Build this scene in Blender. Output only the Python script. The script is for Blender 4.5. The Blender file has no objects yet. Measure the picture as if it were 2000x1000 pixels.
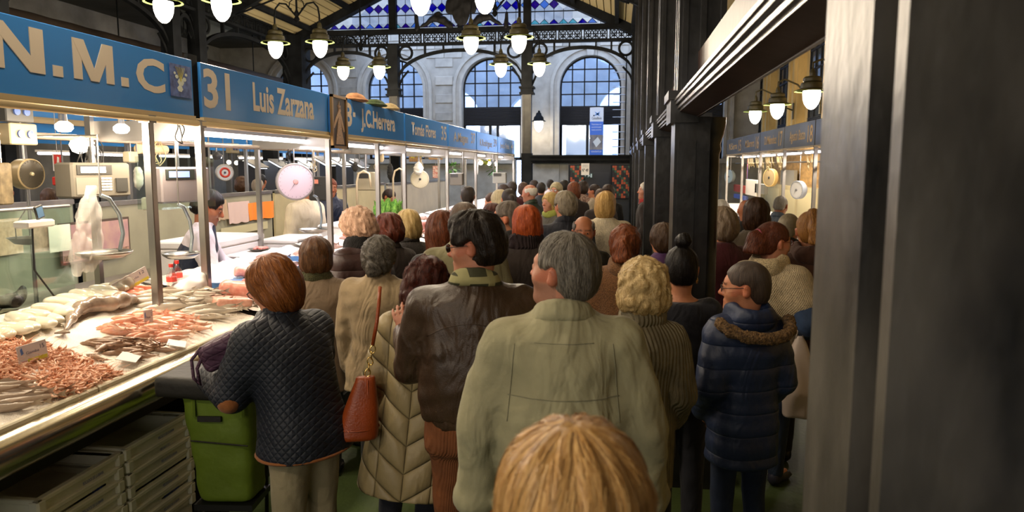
import bpy, bmesh, math, random
import numpy as np
from mathutils import Vector, Matrix, Euler
from mathutils.bvhtree import BVHTree
random.seed(7); RNG = np.random.RandomState(11)
PI = math.pi
SC = bpy.context.scene
COL = SC.collection

# ------------------------------------------------------------------ camera, world, exposure
FPX, CAM_H = 1450.0, 1.95
PITCH = math.atan(175 / FPX); YAW = math.atan(205 / math.hypot(FPX, 175))
cam_data = bpy.data.cameras.new('camera'); cam = bpy.data.objects.new('camera', cam_data); COL.objects.link(cam)
cam.location = (0, 0, CAM_H); cam.rotation_euler = (PI / 2 - PITCH, 0, YAW)
cam_data.sensor_width = 36; cam_data.lens = FPX / 2000 * 36; cam_data.clip_start = .05; cam_data.clip_end = 200
cam_data.dof.use_dof = True; cam_data.dof.focus_distance = 5.0; cam_data.dof.aperture_fstop = 5.0
SC.camera = cam
SC.view_settings.view_transform = 'Standard'; SC.view_settings.look = 'None'
SC.view_settings.gamma = 1; SC.view_settings.use_curve_mapping = False
SC.view_settings.exposure = 0.24

world = bpy.data.worlds.new('world'); SC.world = world; world.use_nodes = True
_b = world.node_tree.nodes['Background']
_b.inputs[0].default_value = (.52, .68, 1.0, 1); _b.inputs[1].default_value = 4.5

def lamp(name, kind, loc, energy, color, size=.1, rot=None, size_y=None):
    l = bpy.data.lights.new(name, kind); l.energy = energy; l.color = color
    if kind == 'POINT': l.shadow_soft_size = size
    if kind == 'AREA':
        l.size = size
        if size_y: l.shape = 'RECTANGLE'; l.size_y = size_y
    o = bpy.data.objects.new(name, l); COL.objects.link(o); o.location = loc
    if rot: o.rotation_euler = rot
    return o
WARM = (1.0, .82, .60); COOL = (1.0, .86, .72); TUBE = (.98, .92, 1.0)
# added warm fill light behind the viewer; the wall there has no opening
lamp('rear_fill', 'AREA', (-2.4, -3.9, 2.8), 92, (1.0, .93, .84), 4.5, (math.radians(98), 0, 0), 3.2)

# a pixel of the photograph (2000x1000) turned into a point of the hall at depth y
_cy, _sy, _cp, _sp = math.cos(YAW), math.sin(YAW), math.cos(PITCH), math.sin(PITCH)
_FW = Vector((-_sy * _cp, _cy * _cp, -_sp)); _RT = Vector((_cy, _sy, 0)); _UP = _RT.cross(_FW)
def at(px, py, y):
    r = _FW + _RT * ((px - 1000) / FPX) - _UP * ((py - 500) / FPX)
    return Vector((0, 0, CAM_H)) + r * (y / r.y)
def atx(px, py, x):
    r = _FW + _RT * ((px - 1000) / FPX) - _UP * ((py - 500) / FPX)
    return Vector((0, 0, CAM_H)) + r * (x / r.x)
def atz(px, py, z):
    r = _FW + _RT * ((px - 1000) / FPX) - _UP * ((py - 500) / FPX)
    return Vector((0, 0, CAM_H)) + r * ((z - CAM_H) / r.z)

# ------------------------------------------------------------------ tagging
def tag(o, label=None, cat=None, group=None, kind=None):
    if label: o['label'] = label
    if cat: o['category'] = cat
    if group: o['group'] = group
    if kind: o['kind'] = kind
    return o
def thing(name, label, cat, loc=(0, 0, 0), rz=0, group=None):
    o = bpy.data.objects.new(name, None); COL.objects.link(o); o.location = loc; o.rotation_euler = (0, 0, rz)
    o.empty_display_size = .05
    return tag(o, label, cat, group)
def children(o): return [c for c in bpy.data.objects if c.parent == o]
KIDS = {}
def adopt(o, parent):
    if parent is not None:
        o.parent = parent; KIDS.setdefault(parent.name, []).append(o)
def copy_tree(o, parent=None, loc=None, rz=None, label=None, group=None, rot=None):
    c = o.copy(); COL.objects.link(c)
    if parent is not None: adopt(c, parent)
    if loc is not None: c.location = loc
    if rz is not None: c.rotation_euler = (0, 0, rz)
    if rot is not None: c.rotation_euler = rot
    if label: c['label'] = label
    if group: c['group'] = group
    for ch in KIDS.get(o.name, []): copy_tree(ch, c)
    return c

# ------------------------------------------------------------------ materials
MATS = {}
def mat(name, color=(.5, .5, .5), rough=.6, metal=0., var=.0, vscale=8., bump=0., bscale=40., emit=None, estr=0.,
        alpha=1., trans=0., ior=1.45, coat=0., stretch=(1, 1, 1), sheen=0., attr=False, c2=None, detail=4., coords='Object', fn=None, spec=None, sss=0., thr=None, crease=0.):
    if name in MATS: return MATS[name]
    m = bpy.data.materials.new(name); m.use_nodes = True; MATS[name] = m
    nt = m.node_tree; N = nt.nodes; L = nt.links; p = N['Principled BSDF']
    col = (*color, 1) if len(color) == 3 else color
    p.inputs['Base Color'].default_value = col; p.inputs['Roughness'].default_value = rough
    p.inputs['Metallic'].default_value = metal; p.inputs['IOR'].default_value = ior
    p.inputs['Transmission Weight'].default_value = trans; p.inputs['Alpha'].default_value = alpha
    p.inputs['Coat Weight'].default_value = coat; p.inputs['Sheen Weight'].default_value = sheen
    if spec is not None: p.inputs['Specular IOR Level'].default_value = spec
    if sss: p.inputs['Subsurface Weight'].default_value = sss; p.inputs['Subsurface Radius'].default_value = (.012, .004, .002)
    if emit: p.inputs['Emission Color'].default_value = (*emit, 1); p.inputs['Emission Strength'].default_value = estr
    tc = N.new('ShaderNodeTexCoord'); mp = N.new('ShaderNodeMapping'); mp.inputs['Scale'].default_value = stretch
    if coords == 'strand':
        at_ = N.new('ShaderNodeAttribute'); at_.attribute_name = 'strand'; L.new(at_.outputs['Vector'], mp.inputs['Vector'])
    else: L.new(tc.outputs[coords], mp.inputs['Vector'])
    src = None
    if attr:
        a = N.new('ShaderNodeVertexColor'); a.layer_name = 'Col'; src = a.outputs['Color']
        L.new(src, p.inputs['Base Color'])
    if var > 0 or c2 is not None:
        n = N.new('ShaderNodeTexNoise'); n.inputs['Scale'].default_value = vscale; n.inputs['Detail'].default_value = detail
        L.new(mp.outputs[0], n.inputs['Vector'])
        r = N.new('ShaderNodeValToRGB'); r.color_ramp.elements[0].position = .32 if thr is None else thr - .03; r.color_ramp.elements[1].position = .68 if thr is None else thr + .03
        if c2 is not None:
            r.color_ramp.elements[0].color = col; r.color_ramp.elements[1].color = (*c2, 1)
        else:
            r.color_ramp.elements[0].color = (*[max(0, c * (1 - var)) for c in col[:3]], 1)
            r.color_ramp.elements[1].color = (*[min(1, c * (1 + var)) for c in col[:3]], 1)
        L.new(n.outputs['Fac'], r.inputs['Fac'])
        if attr:
            mx = N.new('ShaderNodeMix'); mx.data_type = 'RGBA'; mx.blend_type = 'MULTIPLY'; mx.inputs['Factor'].default_value = .5
            L.new(src, mx.inputs['A']); L.new(r.outputs[0], mx.inputs['B']); L.new(mx.outputs['Result'], p.inputs['Base Color'])
        else: L.new(r.outputs[0], p.inputs['Base Color'])
    if bump > 0:
        n2 = N.new('ShaderNodeTexNoise'); n2.inputs['Scale'].default_value = bscale; n2.inputs['Detail'].default_value = 3
        L.new(mp.outputs[0], n2.inputs['Vector'])
        b = N.new('ShaderNodeBump'); b.inputs['Strength'].default_value = bump; b.inputs['Distance'].default_value = .01
        L.new(n2.outputs['Fac'], b.inputs['Height']); L.new(b.outputs[0], p.inputs['Normal'])
    if crease:
        m3 = N.new('ShaderNodeMapping'); m3.inputs['Scale'].default_value = (1, 1, .45); L.new(tc.outputs['Object'], m3.inputs['Vector'])
        n3 = N.new('ShaderNodeTexNoise'); n3.inputs['Scale'].default_value = 7; n3.inputs['Detail'].default_value = 2.5; n3.inputs['Distortion'].default_value = 1.2; L.new(m3.outputs[0], n3.inputs['Vector'])
        b3 = N.new('ShaderNodeBump'); b3.inputs['Strength'].default_value = crease; b3.inputs['Distance'].default_value = .045; L.new(n3.outputs['Fac'], b3.inputs['Height'])
        if p.inputs['Normal'].links: L.new(p.inputs['Normal'].links[0].from_socket, b3.inputs['Normal'])
        L.new(b3.outputs[0], p.inputs['Normal'])
    if fn: fn(nt, p, mp, tc)
    return m

def hx(s):
    s = s.lstrip('#'); v = [int(s[i:i + 2], 16) / 255 for i in (0, 2, 4)]
    return tuple(c / 12.92 if c <= .04045 else ((c + .055) / 1.055) ** 2.4 for c in v)

# ------------------------------------------------------------------ mesh builder for hard things
class MB:
    def __init__(s): s.v = []; s.f = []; s.mi = []; s.cur = 0
    def add(s, vs, fs):
        o = len(s.v); s.v += [tuple(v) for v in vs]; s.f += [tuple(i + o for i in f) for f in fs]; s.mi += [s.cur] * len(fs); return s
    def box(s, a, b, M=None, bev=0):
        x0, y0, z0 = a; x1, y1, z1 = b
        if bev > 0:
            vs = []; c = bev
            for z, ins in ((z0, c), (z0 + c, 0), (z1 - c, 0), (z1, c)):
                for (x, y) in ((x0 + c + ins, y0 + ins), (x1 - c - ins, y0 + ins), (x1 - ins, y0 + c + ins), (x1 - ins, y1 - c - ins), (x1 - c - ins, y1 - ins), (x0 + c + ins, y1 - ins), (x0 + ins, y1 - c - ins), (x0 + ins, y0 + c + ins)):
                    vs.append((x, y, z))
            fs = [tuple(range(7, -1, -1)), tuple(range(24, 32))]
            for k in range(3):
                for i in range(8): j = (i + 1) % 8; fs.append((k * 8 + i, k * 8 + j, k * 8 + 8 + j, k * 8 + 8 + i))
        else:
            vs = [(x0, y0, z0), (x1, y0, z0), (x1, y1, z0), (x0, y1, z0), (x0, y0, z1), (x1, y0, z1), (x1, y1, z1), (x0, y1, z1)]
            fs = [(3, 2, 1, 0), (4, 5, 6, 7), (0, 1, 5, 4), (1, 2, 6, 5), (2, 3, 7, 6), (3, 0, 4, 7)]
        if M is not None: vs = [M @ Vector(v) for v in vs]
        return s.add(vs, fs)
    def tube(s, pts, r, n=8, r2=None, cap=True, closed=False):
        pts = [Vector(p) for p in pts]; m = len(pts); vs = []; fs = []
        rs = r if isinstance(r, (list, tuple)) else [r] * m
        if r2 is not None: rs = [r + (r2 - r) * i / (m - 1) for i in range(m)]
        up = None
        for i, p in enumerate(pts):
            if closed: d = pts[(i + 1) % m] - pts[i - 1]
            else: d = pts[min(i + 1, m - 1)] - pts[max(i - 1, 0)]
            if d.length < 1e-9: d = Vector((0, 0, 1))
            d.normalize()
            if up is None:
                up = Vector((0, 0, 1)) if abs(d.z) < .9 else Vector((1, 0, 0))
            a = d.cross(up); 
            if a.length < 1e-6: a = d.orthogonal()
            a.normalize(); b = a.cross(d).normalized(); up = b
            for k in range(n):
                t = 2 * PI * k / n; vs.append(p + a * (math.cos(t) * rs[i]) + b * (math.sin(t) * rs[i]))
        for i in range(m if closed else m - 1):
            i2 = (i + 1) % m
            for k in range(n): k2 = (k + 1) % n; fs.append((i * n + k, i * n + k2, i2 * n + k2, i2 * n + k))
        if cap and not closed: fs += [tuple(range(n - 1, -1, -1)), tuple(range((m - 1) * n, m * n))]
        return s.add(vs, fs)
    def lathe(s, prof, n=16, c=(0, 0, 0), axis='z', M=None):   # prof: (r, h) pairs
        vs = []; fs = []
        for (r, h) in prof:
            for k in range(n):
                t = 2 * PI * k / n; x, y, z = math.cos(t) * r, math.sin(t) * r, h
                if axis == 'x': x, y, z = z, x, y
                if axis == 'y': x, y, z = y, z, x
                v = Vector((x + c[0], y + c[1], z + c[2])); vs.append(M @ v if M is not None else v)
        for i in range(len(prof) - 1):
            for k in range(n): k2 = (k + 1) % n; fs.append((i * n + k, i * n + k2, (i + 1) * n + k2, (i + 1) * n + k))
        if prof[0][0] > 1e-6: fs.append(tuple(range(n - 1, -1, -1)))
        if prof[-1][0] > 1e-6: fs.append(tuple(range((len(prof) - 1) * n, len(prof) * n)))
        return s.add(vs, fs)
    def prism(s, poly, h0, h1, axis='y', M=None):    # poly in the two other axes
        n = len(poly); vs = []
        for h in (h0, h1):
            for (a, b) in poly:
                v = {'y': (a, h, b), 'x': (h, a, b), 'z': (a, b, h)}[axis]; vs.append(M @ Vector(v) if M is not None else v)
        fs = [tuple(range(n - 1, -1, -1)), tuple(range(n, 2 * n))] + [(i, (i + 1) % n, n + (i + 1) % n, n + i) for i in range(n)]
        return s.add(vs, fs)
    def ribbon(s, pts_a, pts_b, d):     # thick strip between two polylines, thickness vector d
        n = len(pts_a); d = Vector(d); vs = [Vector(p) for p in pts_a] + [Vector(p) for p in pts_b]; vs += [v + d for v in vs]
        fs = []
        for i in range(n - 1):
            fs += [(i, i + 1, n + i + 1, n + i), (2 * n + i, 3 * n + i, 3 * n + i + 1, 2 * n + i + 1), (i, 2 * n + i, 2 * n + i + 1, i + 1), (n + i, n + i + 1, 3 * n + i + 1, 3 * n + i)]
        fs += [(0, n, 3 * n, 2 * n), (n - 1, 3 * n - 1, 4 * n - 1, 2 * n - 1)]
        return s.add(vs, fs)
    def build(s, name, m, parent=None, smooth=False, kind=None, loc=None, mats=None):
        me = bpy.data.meshes.new(name); me.from_pydata(s.v, [], s.f)
        for x in ([m] if mats is None else mats): me.materials.append(x)
        if mats is not None: me.polygons.foreach_set('material_index', s.mi)
        bm = bmesh.new(); bm.from_mesh(me); bmesh.ops.recalc_face_normals(bm, faces=bm.faces); bm.to_mesh(me); bm.free()
        if smooth: me.shade_smooth() if smooth is True else smooth_angle(me, smooth)
        o = bpy.data.objects.new(name, me); COL.objects.link(o); adopt(o, parent)
        if loc is not None: o.location = loc
        if kind: o['kind'] = kind
        return o
def smooth_angle(me, deg):
    me.shade_smooth(); me.set_sharp_from_angle(angle=math.radians(deg))
def new_obj(name, me, parent=None, m=None):
    if m is not None and not me.materials: me.materials.append(m)
    o = bpy.data.objects.new(name, me); COL.objects.link(o); adopt(o, parent); return o

def text_mesh(txt, size, m, name='lettering', parent=None, M=None, sx=1., bold=0., depth=.003, align='LEFT', width=None, kind=None):
    cu = bpy.data.curves.new('t', 'FONT'); cu.body = txt; cu.size = 1; cu.offset = bold; cu.extrude = 0; cu.align_x = 'LEFT'; cu.resolution_u = 3
    o = bpy.data.objects.new('t', cu); COL.objects.link(o)
    me = bpy.data.meshes.new_from_object(o.evaluated_get(bpy.context.evaluated_depsgraph_get()))
    bpy.data.objects.remove(o); bpy.data.curves.remove(cu)
    n = len(me.vertices); co = np.empty(n * 3, np.float32); me.vertices.foreach_get('co', co); co = co.reshape(-1, 3)
    x0, x1 = co[:, 0].min(), co[:, 0].max(); w = (x1 - x0)
    k = size / co[:, 1].max()
    co[:, 0] = (co[:, 0] - x0) * ((width / w) if width else k * sx); co[:, 1] *= k
    if align == 'CENTER': co[:, 0] -= (co[:, 0].max()) / 2
    if align == 'RIGHT': co[:, 0] -= co[:, 0].max()
    me.vertices.foreach_set('co', co.ravel())
    if M is not None: me.transform(M)
    me.name = name
    o = new_obj(name, me, parent, m)
    if kind: o['kind'] = kind
    return o

# ------------------------------------------------------------------ signed distance modelling (bodies, cloth, hair, fruit ...)
def axis_grid(lo, hi, h, fine=()):
    """coordinates from lo to hi at step h, finer inside the (a, b, hf) intervals"""
    out = [lo]; x = lo
    while x < hi:
        st = h
        for a, b, hf in fine:
            if x + hf * .5 > a - h and x < b: st = min(st, hf)
        x += st; out.append(x)
    return np.array(out, np.float32)
def smin(a, b, k):
    if k <= 1e-5: return np.minimum(a, b)
    h = np.clip(k - np.abs(a - b), 0, None) / k
    return np.minimum(a, b) - h * h * k * .25
def rotm(rx=0, ry=0, rz=0): return np.array(Euler((rx, ry, rz)).to_matrix(), np.float32)
_NW = {}
def wnoise(X, Y, Z, f, seed=0, octs=5):
    if (seed) not in _NW:
        r = np.random.RandomState(seed); _NW[seed] = (r.normal(size=(12, 3)), r.uniform(0, 6.28, 12))
    D, P = _NW[seed]; o = 0; wx = np.sin(X * f * .7 + Y * f * .5 + P[0]); wz = np.sin(Z * f * .6 - X * f * .4 + P[1])
    for i in range(octs):
        d = D[i]; o = o + np.sin((X * d[0] + Y * d[1] + Z * d[2]) * f + P[i] + 1.3 * wx * D[i + 5][0] + 1.3 * wz * D[i + 5][1])
    return o / octs
class SDF:
    def __init__(s): s.p = []
    def cap(s, a, b, ra, rb=None, k=.02, op='u'):
        s.p.append(('c', np.array(a, np.float32), np.array(b, np.float32), ra, ra if rb is None else rb, k, op)); return s
    def ell(s, c, r, R=None, k=.02, op='u'):
        r = np.array([r] * 3 if np.isscalar(r) else r, np.float32)
        s.p.append(('e', np.array(c, np.float32), r, R, 0, k, op)); return s
    def box(s, c, r, R=None, k=.02, op='u', rd=.01):
        s.p.append(('b', np.array(c, np.float32), np.array(r, np.float32), R, rd, k, op)); return s
    def prof(s, rows, k=.02, op='u', e=2.4, cap=.012):   # rows: z, x0, y0, a, b
        s.p.append(('p', np.array(rows, np.float32), e, None, cap, k, op)); return s
    def chain(s, pts, rs, k=.02, op='u'):
        for i in range(len(pts) - 1): s.cap(pts[i], pts[i + 1], rs[i], rs[i + 1], k, op)
        return s
    def bounds(s):
        lo = np.full(3, 1e9); hi = -lo
        for t, a, b, c, d, k, op in s.p:
            if op != 'u': continue
            if t == 'c': l = np.minimum(a - c, b - d); h = np.maximum(a + c, b + d)
            elif t in 'eb': m = np.abs(c) @ b if c is not None else b; l = a - m; h = a + m
            else: l = np.array([(a[:, 1] - a[:, 3]).min(), (a[:, 2] - a[:, 4]).min(), a[:, 0].min()]); h = np.array([(a[:, 1] + a[:, 3]).max(), (a[:, 2] + a[:, 4]).max(), a[:, 0].max()])
            lo = np.minimum(lo, l); hi = np.maximum(hi, h)
        return lo, hi
    def field(s, gx, gy, gz):
        D = np.full((len(gx), len(gy), len(gz)), .5, np.float32)
        for t, a, b, c, d, k, op in s.p:
            m = k + .03
            if t == 'c': l = np.minimum(a - c, b - d); h = np.maximum(a + c, b + d)
            elif t in 'eb': q = np.abs(c) @ b if c is not None else b; l = a - q; h = a + q
            else: l = np.array([(a[:, 1] - a[:, 3]).min(), (a[:, 2] - a[:, 4]).min(), a[:, 0].min()]); h = np.array([(a[:, 1] + a[:, 3]).max(), (a[:, 2] + a[:, 4]).max(), a[:, 0].max()])
            l = l - m; h = h + m
            sl = tuple(slice(int(np.searchsorted(g, l[i])), int(np.searchsorted(g, h[i]))) for i, g in enumerate((gx, gy, gz)))
            if any(q.start >= q.stop for q in sl): continue
            X = gx[sl[0]][:, None, None]; Y = gy[sl[1]][None, :, None]; Z = gz[sl[2]][None, None, :]
            if t == 'c':
                ba = b - a; L2 = max(float(ba @ ba), 1e-9)
                tt = np.clip(((X - a[0]) * ba[0] + (Y - a[1]) * ba[1] + (Z - a[2]) * ba[2]) / L2, 0, 1)
                v = np.sqrt((X - a[0] - tt * ba[0]) ** 2 + (Y - a[1] - tt * ba[1]) ** 2 + (Z - a[2] - tt * ba[2]) ** 2) - (c + (d - c) * tt)
            elif t in 'eb':
                x, y, z = X - a[0], Y - a[1], Z - a[2]
                if c is not None: x, y, z = (x * c[0][0] + y * c[1][0] + z * c[2][0], x * c[0][1] + y * c[1][1] + z * c[2][1], x * c[0][2] + y * c[1][2] + z * c[2][2])
                if t == 'e':
                    k0 = np.sqrt((x / b[0]) ** 2 + (y / b[1]) ** 2 + (z / b[2]) ** 2); k1 = np.sqrt((x / b[0] ** 2) ** 2 + (y / b[1] ** 2) ** 2 + (z / b[2] ** 2) ** 2)
                    v = k0 * (k0 - 1) / np.maximum(k1, 1e-4)
                else:
                    qx, qy, qz = np.abs(x) - b[0] + d, np.abs(y) - b[1] + d, np.abs(z) - b[2] + d
                    v = np.sqrt(np.maximum(qx, 0) ** 2 + np.maximum(qy, 0) ** 2 + np.maximum(qz, 0) ** 2) + np.minimum(np.maximum(qx, np.maximum(qy, qz)), 0) - d
            else:
                zz = gz[sl[2]]; o = np.argsort(a[:, 0]); A = a[o]
                x0, y0, ra, rb = [np.interp(zz, A[:, 0], A[:, j])[None, None, :] for j in (1, 2, 3, 4)]
                q = (np.abs((X - x0) / ra) ** b + np.abs((Y - y0) / rb) ** b) ** (1 / b)
                v = (q - 1) * np.minimum(ra, rb)
                v = np.maximum(v, np.maximum(A[0, 0] - zz, zz - A[-1, 0])[None, None, :] + d * 0)
            v = v.astype(np.float32); W = D[sl]
            if op == 'u': D[sl] = smin(W, v, k)
            elif op == 's': D[sl] = -smin(-W, v, k)
            else: D[sl] = np.maximum(W, v)
        return D
    def mesh(s, name, h, m, fine=None, disp=None, color=None, strand=None, pad=.03, clip=None, smooth=1):
        lo, hi = s.bounds(); lo = lo - pad; hi = hi + pad
        fine = fine or ((), (), ())
        gx, gy, gz = [axis_grid(float(lo[i]), float(hi[i]), h, fine[i]) for i in range(3)]
        D = s.field(gx, gy, gz)
        X, Y, Z = gx[:, None, None], gy[None, :, None], gz[None, None, :]
        if disp is not None:
            near = np.abs(D) < .05; ix = np.nonzero(near)
            D[ix] += disp(gx[ix[0]], gy[ix[1]], gz[ix[2]]).astype(np.float32)
        if clip is not None: D = np.maximum(D, clip(X, Y, Z)).astype(np.float32)
        D[0] = D[-1] = .5; D[:, 0] = D[:, -1] = .5; D[:, :, 0] = D[:, :, -1] = .5
        V, Q = surface_nets(D, gx, gy, gz)
        if smooth and len(V): V = relax(V, Q, smooth)
        return quad_mesh(name, V, Q, m, color, strand)
def relax(V, Q, n):
    e = np.concatenate([Q[:, [0, 1]], Q[:, [1, 2]], Q[:, [2, 3]], Q[:, [3, 0]]]); e = np.concatenate([e, e[:, ::-1]])
    cnt = np.bincount(e[:, 0], minlength=len(V))[:, None]
    for _ in range(n):
        a = np.stack([np.bincount(e[:, 0], weights=V[e[:, 1], j], minlength=len(V)) for j in range(3)], 1) / np.maximum(cnt, 1)
        V = V * .45 + a * .55
    return V
def surface_nets(D, gx, gy, gz):
    S = D < 0; nx, ny, nz = D.shape
    c = np.zeros((nx - 1, ny - 1, nz - 1), np.int8)
    for i in (0, 1):
        for j in (0, 1):
            for k in (0, 1): c += S[i:nx - 1 + i, j:ny - 1 + j, k:nz - 1 + k]
    mk = (c > 0) & (c < 8); I, J, K = np.nonzero(mk); n = len(I)
    idx = np.full(mk.shape, -1, np.int64); idx[I, J, K] = np.arange(n)
    acc = np.zeros((n, 3)); cnt = np.zeros(n)
    g = (gx.astype(np.float64), gy.astype(np.float64), gz.astype(np.float64))
    for ax in range(3):
        o1, o2 = [a for a in range(3) if a != ax]
        for u in (0, 1):
            for v in (0, 1):
                off = [0, 0, 0]; off[o1] = u; off[o2] = v; off2 = list(off); off2[ax] = 1
                A = D[I + off[0], J + off[1], K + off[2]]; B = D[I + off2[0], J + off2[1], K + off2[2]]
                w = (A < 0) != (B < 0); t = np.where(w, A / np.where(w, A - B, 1), 0); ijk = (I, J, K)
                P = np.empty((n, 3))
                P[:, o1] = g[o1][ijk[o1] + u]; P[:, o2] = g[o2][ijk[o2] + v]; P[:, ax] = g[ax][ijk[ax]] * (1 - t) + g[ax][ijk[ax] + 1] * t
                acc += P * w[:, None]; cnt += w
    V = acc / np.maximum(cnt, 1)[:, None]
    Qs = []
    for ax in range(3):
        sl0 = [slice(1, -1)] * 3; sl1 = [slice(1, -1)] * 3; sl0[ax] = slice(0, -1); sl1[ax] = slice(1, None)
        a = S[tuple(sl0)]; b = S[tuple(sl1)]; w = np.nonzero(a != b); fl = a[w]
        p = [w[0].copy(), w[1].copy(), w[2].copy()]
        for q in range(3):
            if q != ax: p[q] += 1
        o1, o2 = (ax + 1) % 3, (ax + 2) % 3; cs = []
        for du, dv in ((-1, -1), (0, -1), (0, 0), (-1, 0)):
            r = [p[0], p[1], p[2]]; r = [x.copy() for x in r]; r[o1] += du; r[o2] += dv; cs.append(idx[r[0], r[1], r[2]])
        q = np.stack(cs, 1); q[~fl] = q[~fl][:, ::-1]; Qs.append(q)
    return V, np.concatenate(Qs)
def quad_mesh(name, V, Q, m, color=None, strand=None):
    me = bpy.data.meshes.new(name); n = len(V); f = len(Q)
    me.vertices.add(n); me.vertices.foreach_set('co', V.astype(np.float32).ravel())
    me.loops.add(f * 4); me.loops.foreach_set('vertex_index', Q.astype(np.int32).ravel())
    me.polygons.add(f); me.polygons.foreach_set('loop_start', (np.arange(f) * 4).astype(np.int32))
    me.polygons.foreach_set('use_smooth', np.ones(f, bool))
    me.update(calc_edges=True)
    if color is not None:
        c = color(V); ca = me.color_attributes.new('Col', 'FLOAT_COLOR', 'POINT')
        ca.data.foreach_set('color', np.concatenate([c, np.ones((n, 1))], 1).astype(np.float32).ravel())
    if strand is not None:
        a = me.attributes.new('strand', 'FLOAT_VECTOR', 'POINT'); a.data.foreach_set('vector', strand(V).astype(np.float32).ravel())
    if m is not None:
        for x in (m if isinstance(m, list) else [m]): me.materials.append(x)
    return me
# ================================================================== LIGHT
def lights():
    pass

# ================================================================== STRUCTURE
IRON = mat('black_iron', (.008, .009, .010), rough=.7, var=.5, vscale=3, bump=.15, bscale=25, spec=.1)
IRON_WORN = mat('worn_black_gloss_paint', (.014, .0135, .013), rough=.30, var=.7, vscale=5, bump=.25, bscale=9, spec=.6)
IRON_MATT = mat('matt_black_iron', (.008, .008, .009), rough=.6, spec=.3)
STONE = mat('pale_stone', hx('#96928a'), rough=.9, var=.16, vscale=3, bump=.35, bscale=14)
STONE2 = mat('carved_stone', hx('#9c9890'), rough=.85, var=.1, vscale=5, bump=.2, bscale=30)
STONE_Y = mat('warm_stone', hx('#b89f6a'), rough=.9, var=.25, vscale=4, bump=.3, bscale=12, stretch=(1, 1, .3))
MORTAR = mat('mortar', hx('#8d8779'), rough=.95, var=.15, vscale=4)
GREENF = mat('green_floor_paint', hx('#3b4a22'), rough=.6, var=.35, vscale=1.6, bump=.25, bscale=30)
CREAM = mat('cream_roof_board', hx('#a99a72'), rough=.7, var=.12, vscale=2, stretch=(1, .1, 1))
DARKW = mat('dark_aisle_wall', hx('#4a463e'), rough=.9, var=.3, vscale=1.2)
GREYP = mat('grey_plaster', hx('#8f8c86'), rough=.9, var=.25, vscale=1.5)
def coloured_glass(name, c, gl=.12):
    if name in MATS: return MATS[name]
    m = bpy.data.materials.new(name); m.use_nodes = True; nt = m.node_tree; nt.nodes.clear(); MATS[name] = m
    o = nt.nodes.new('ShaderNodeOutputMaterial'); t = nt.nodes.new('ShaderNodeBsdfTransparent'); t.inputs[0].default_value = (*c, 1)
    g = nt.nodes.new('ShaderNodeBsdfGlossy'); g.inputs['Roughness'].default_value = .05; g.inputs['Color'].default_value = (.9, .95, 1, 1)
    mx = nt.nodes.new('ShaderNodeMixShader'); mx.inputs[0].default_value = gl
    nt.links.new(t.outputs[0], mx.inputs[1]); nt.links.new(g.outputs[0], mx.inputs[2]); nt.links.new(mx.outputs[0], o.inputs[0]); return m
WIN_GLASS = coloured_glass('window_glass', (.74, .82, .95), .10)

MB().box((-15, -4, -.1), (7, 33, 0)).build('floor', GREENF)['kind'] = 'structure'

# ---- nave roof: two slopes of boards between rafters
AX, AZ, EZ, EXL, EXR = -4.2, 7.65, 5.45, -8.9, .5
roof = thing('ceiling', None, None); roof['kind'] = 'structure'
def slope_boards(x0, z0, x1, z1, n):
    dx, dz = (x1 - x0) / n, (z1 - z0) / n
    L = math.hypot(dx, dz); nx, nz = -dz / L, dx / L
    if nz < 0: nx, nz = -nx, -nz
    first = None
    for i in range(n):
        a = (x0 + dx * i, z0 + dz * i); b = (x0 + dx * (i + .86), z0 + dz * (i + .86)); t = .03
        if first is None:
            mb = MB(); mb.prism([(0, 0), (dx * .86, dz * .86), (dx * .86 + nx * t, dz * .86 + nz * t), (nx * t, nz * t)], -3.5, 20.2, 'y'); first = mb.build('board', CREAM, roof); o = first
        else: o = first.copy(); COL.objects.link(o); adopt(o, roof)
        o.location = (a[0], 0, a[1] + .05)
    mb = MB(); mb.prism([(x0, z0 + .1), (x1, z1 + .1), (x1, z1 + .16), (x0, z0 + .16)], -3.5, 20.2, 'y'); mb.build('backing', mat('roof_backing', hx('#4d4636'), rough=.9), roof)
slope_boards(EXL, EZ, AX, AZ, 26); slope_boards(EXR, EZ, AX, AZ, 26)
for i, y in enumerate((1.5, 5.2, 8.9, 12.6, 16.3)):
    t = thing('roof_truss', 'dark iron roof truss under the cream boards, ' + ('nearest the viewer', 'second from the viewer', 'third from the viewer', 'fourth from the viewer', 'last before the glazed gable')[i], 'roof truss', (0, y, 0), 0, 'roof trusses of the nave'); t['kind'] = 'structure'
    for x0, nm in ((EXL, 'rafter'), (EXR, 'rafter')):
        s = 1 if x0 < AX else -1
        MB().prism([(x0, EZ - .22), (AX, AZ - .2), (AX, AZ + .02), (x0, EZ + .0)], -.06, .06, 'y').build('rafter', IRON, t)
        MB().tube([(x0 + s * .3, 0, EZ - .1), (x0 + s * 2.2, 0, EZ + .55), (AX, 0, EZ + .62)], .022, 6).build('tie_rod', IRON, t)
for k, f in enumerate((.12, .36, .62, .86)):
    for s, x0 in ((1, EXL), (-1, EXR)):
        x = x0 + (AX - x0) * f; z = EZ + (AZ - EZ) * f
        mb = MB(); mb.box((x - .05, -3.4, z - .13), (x + .05, 20, z + .0)); mb.build('purlin', IRON, roof)

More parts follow.
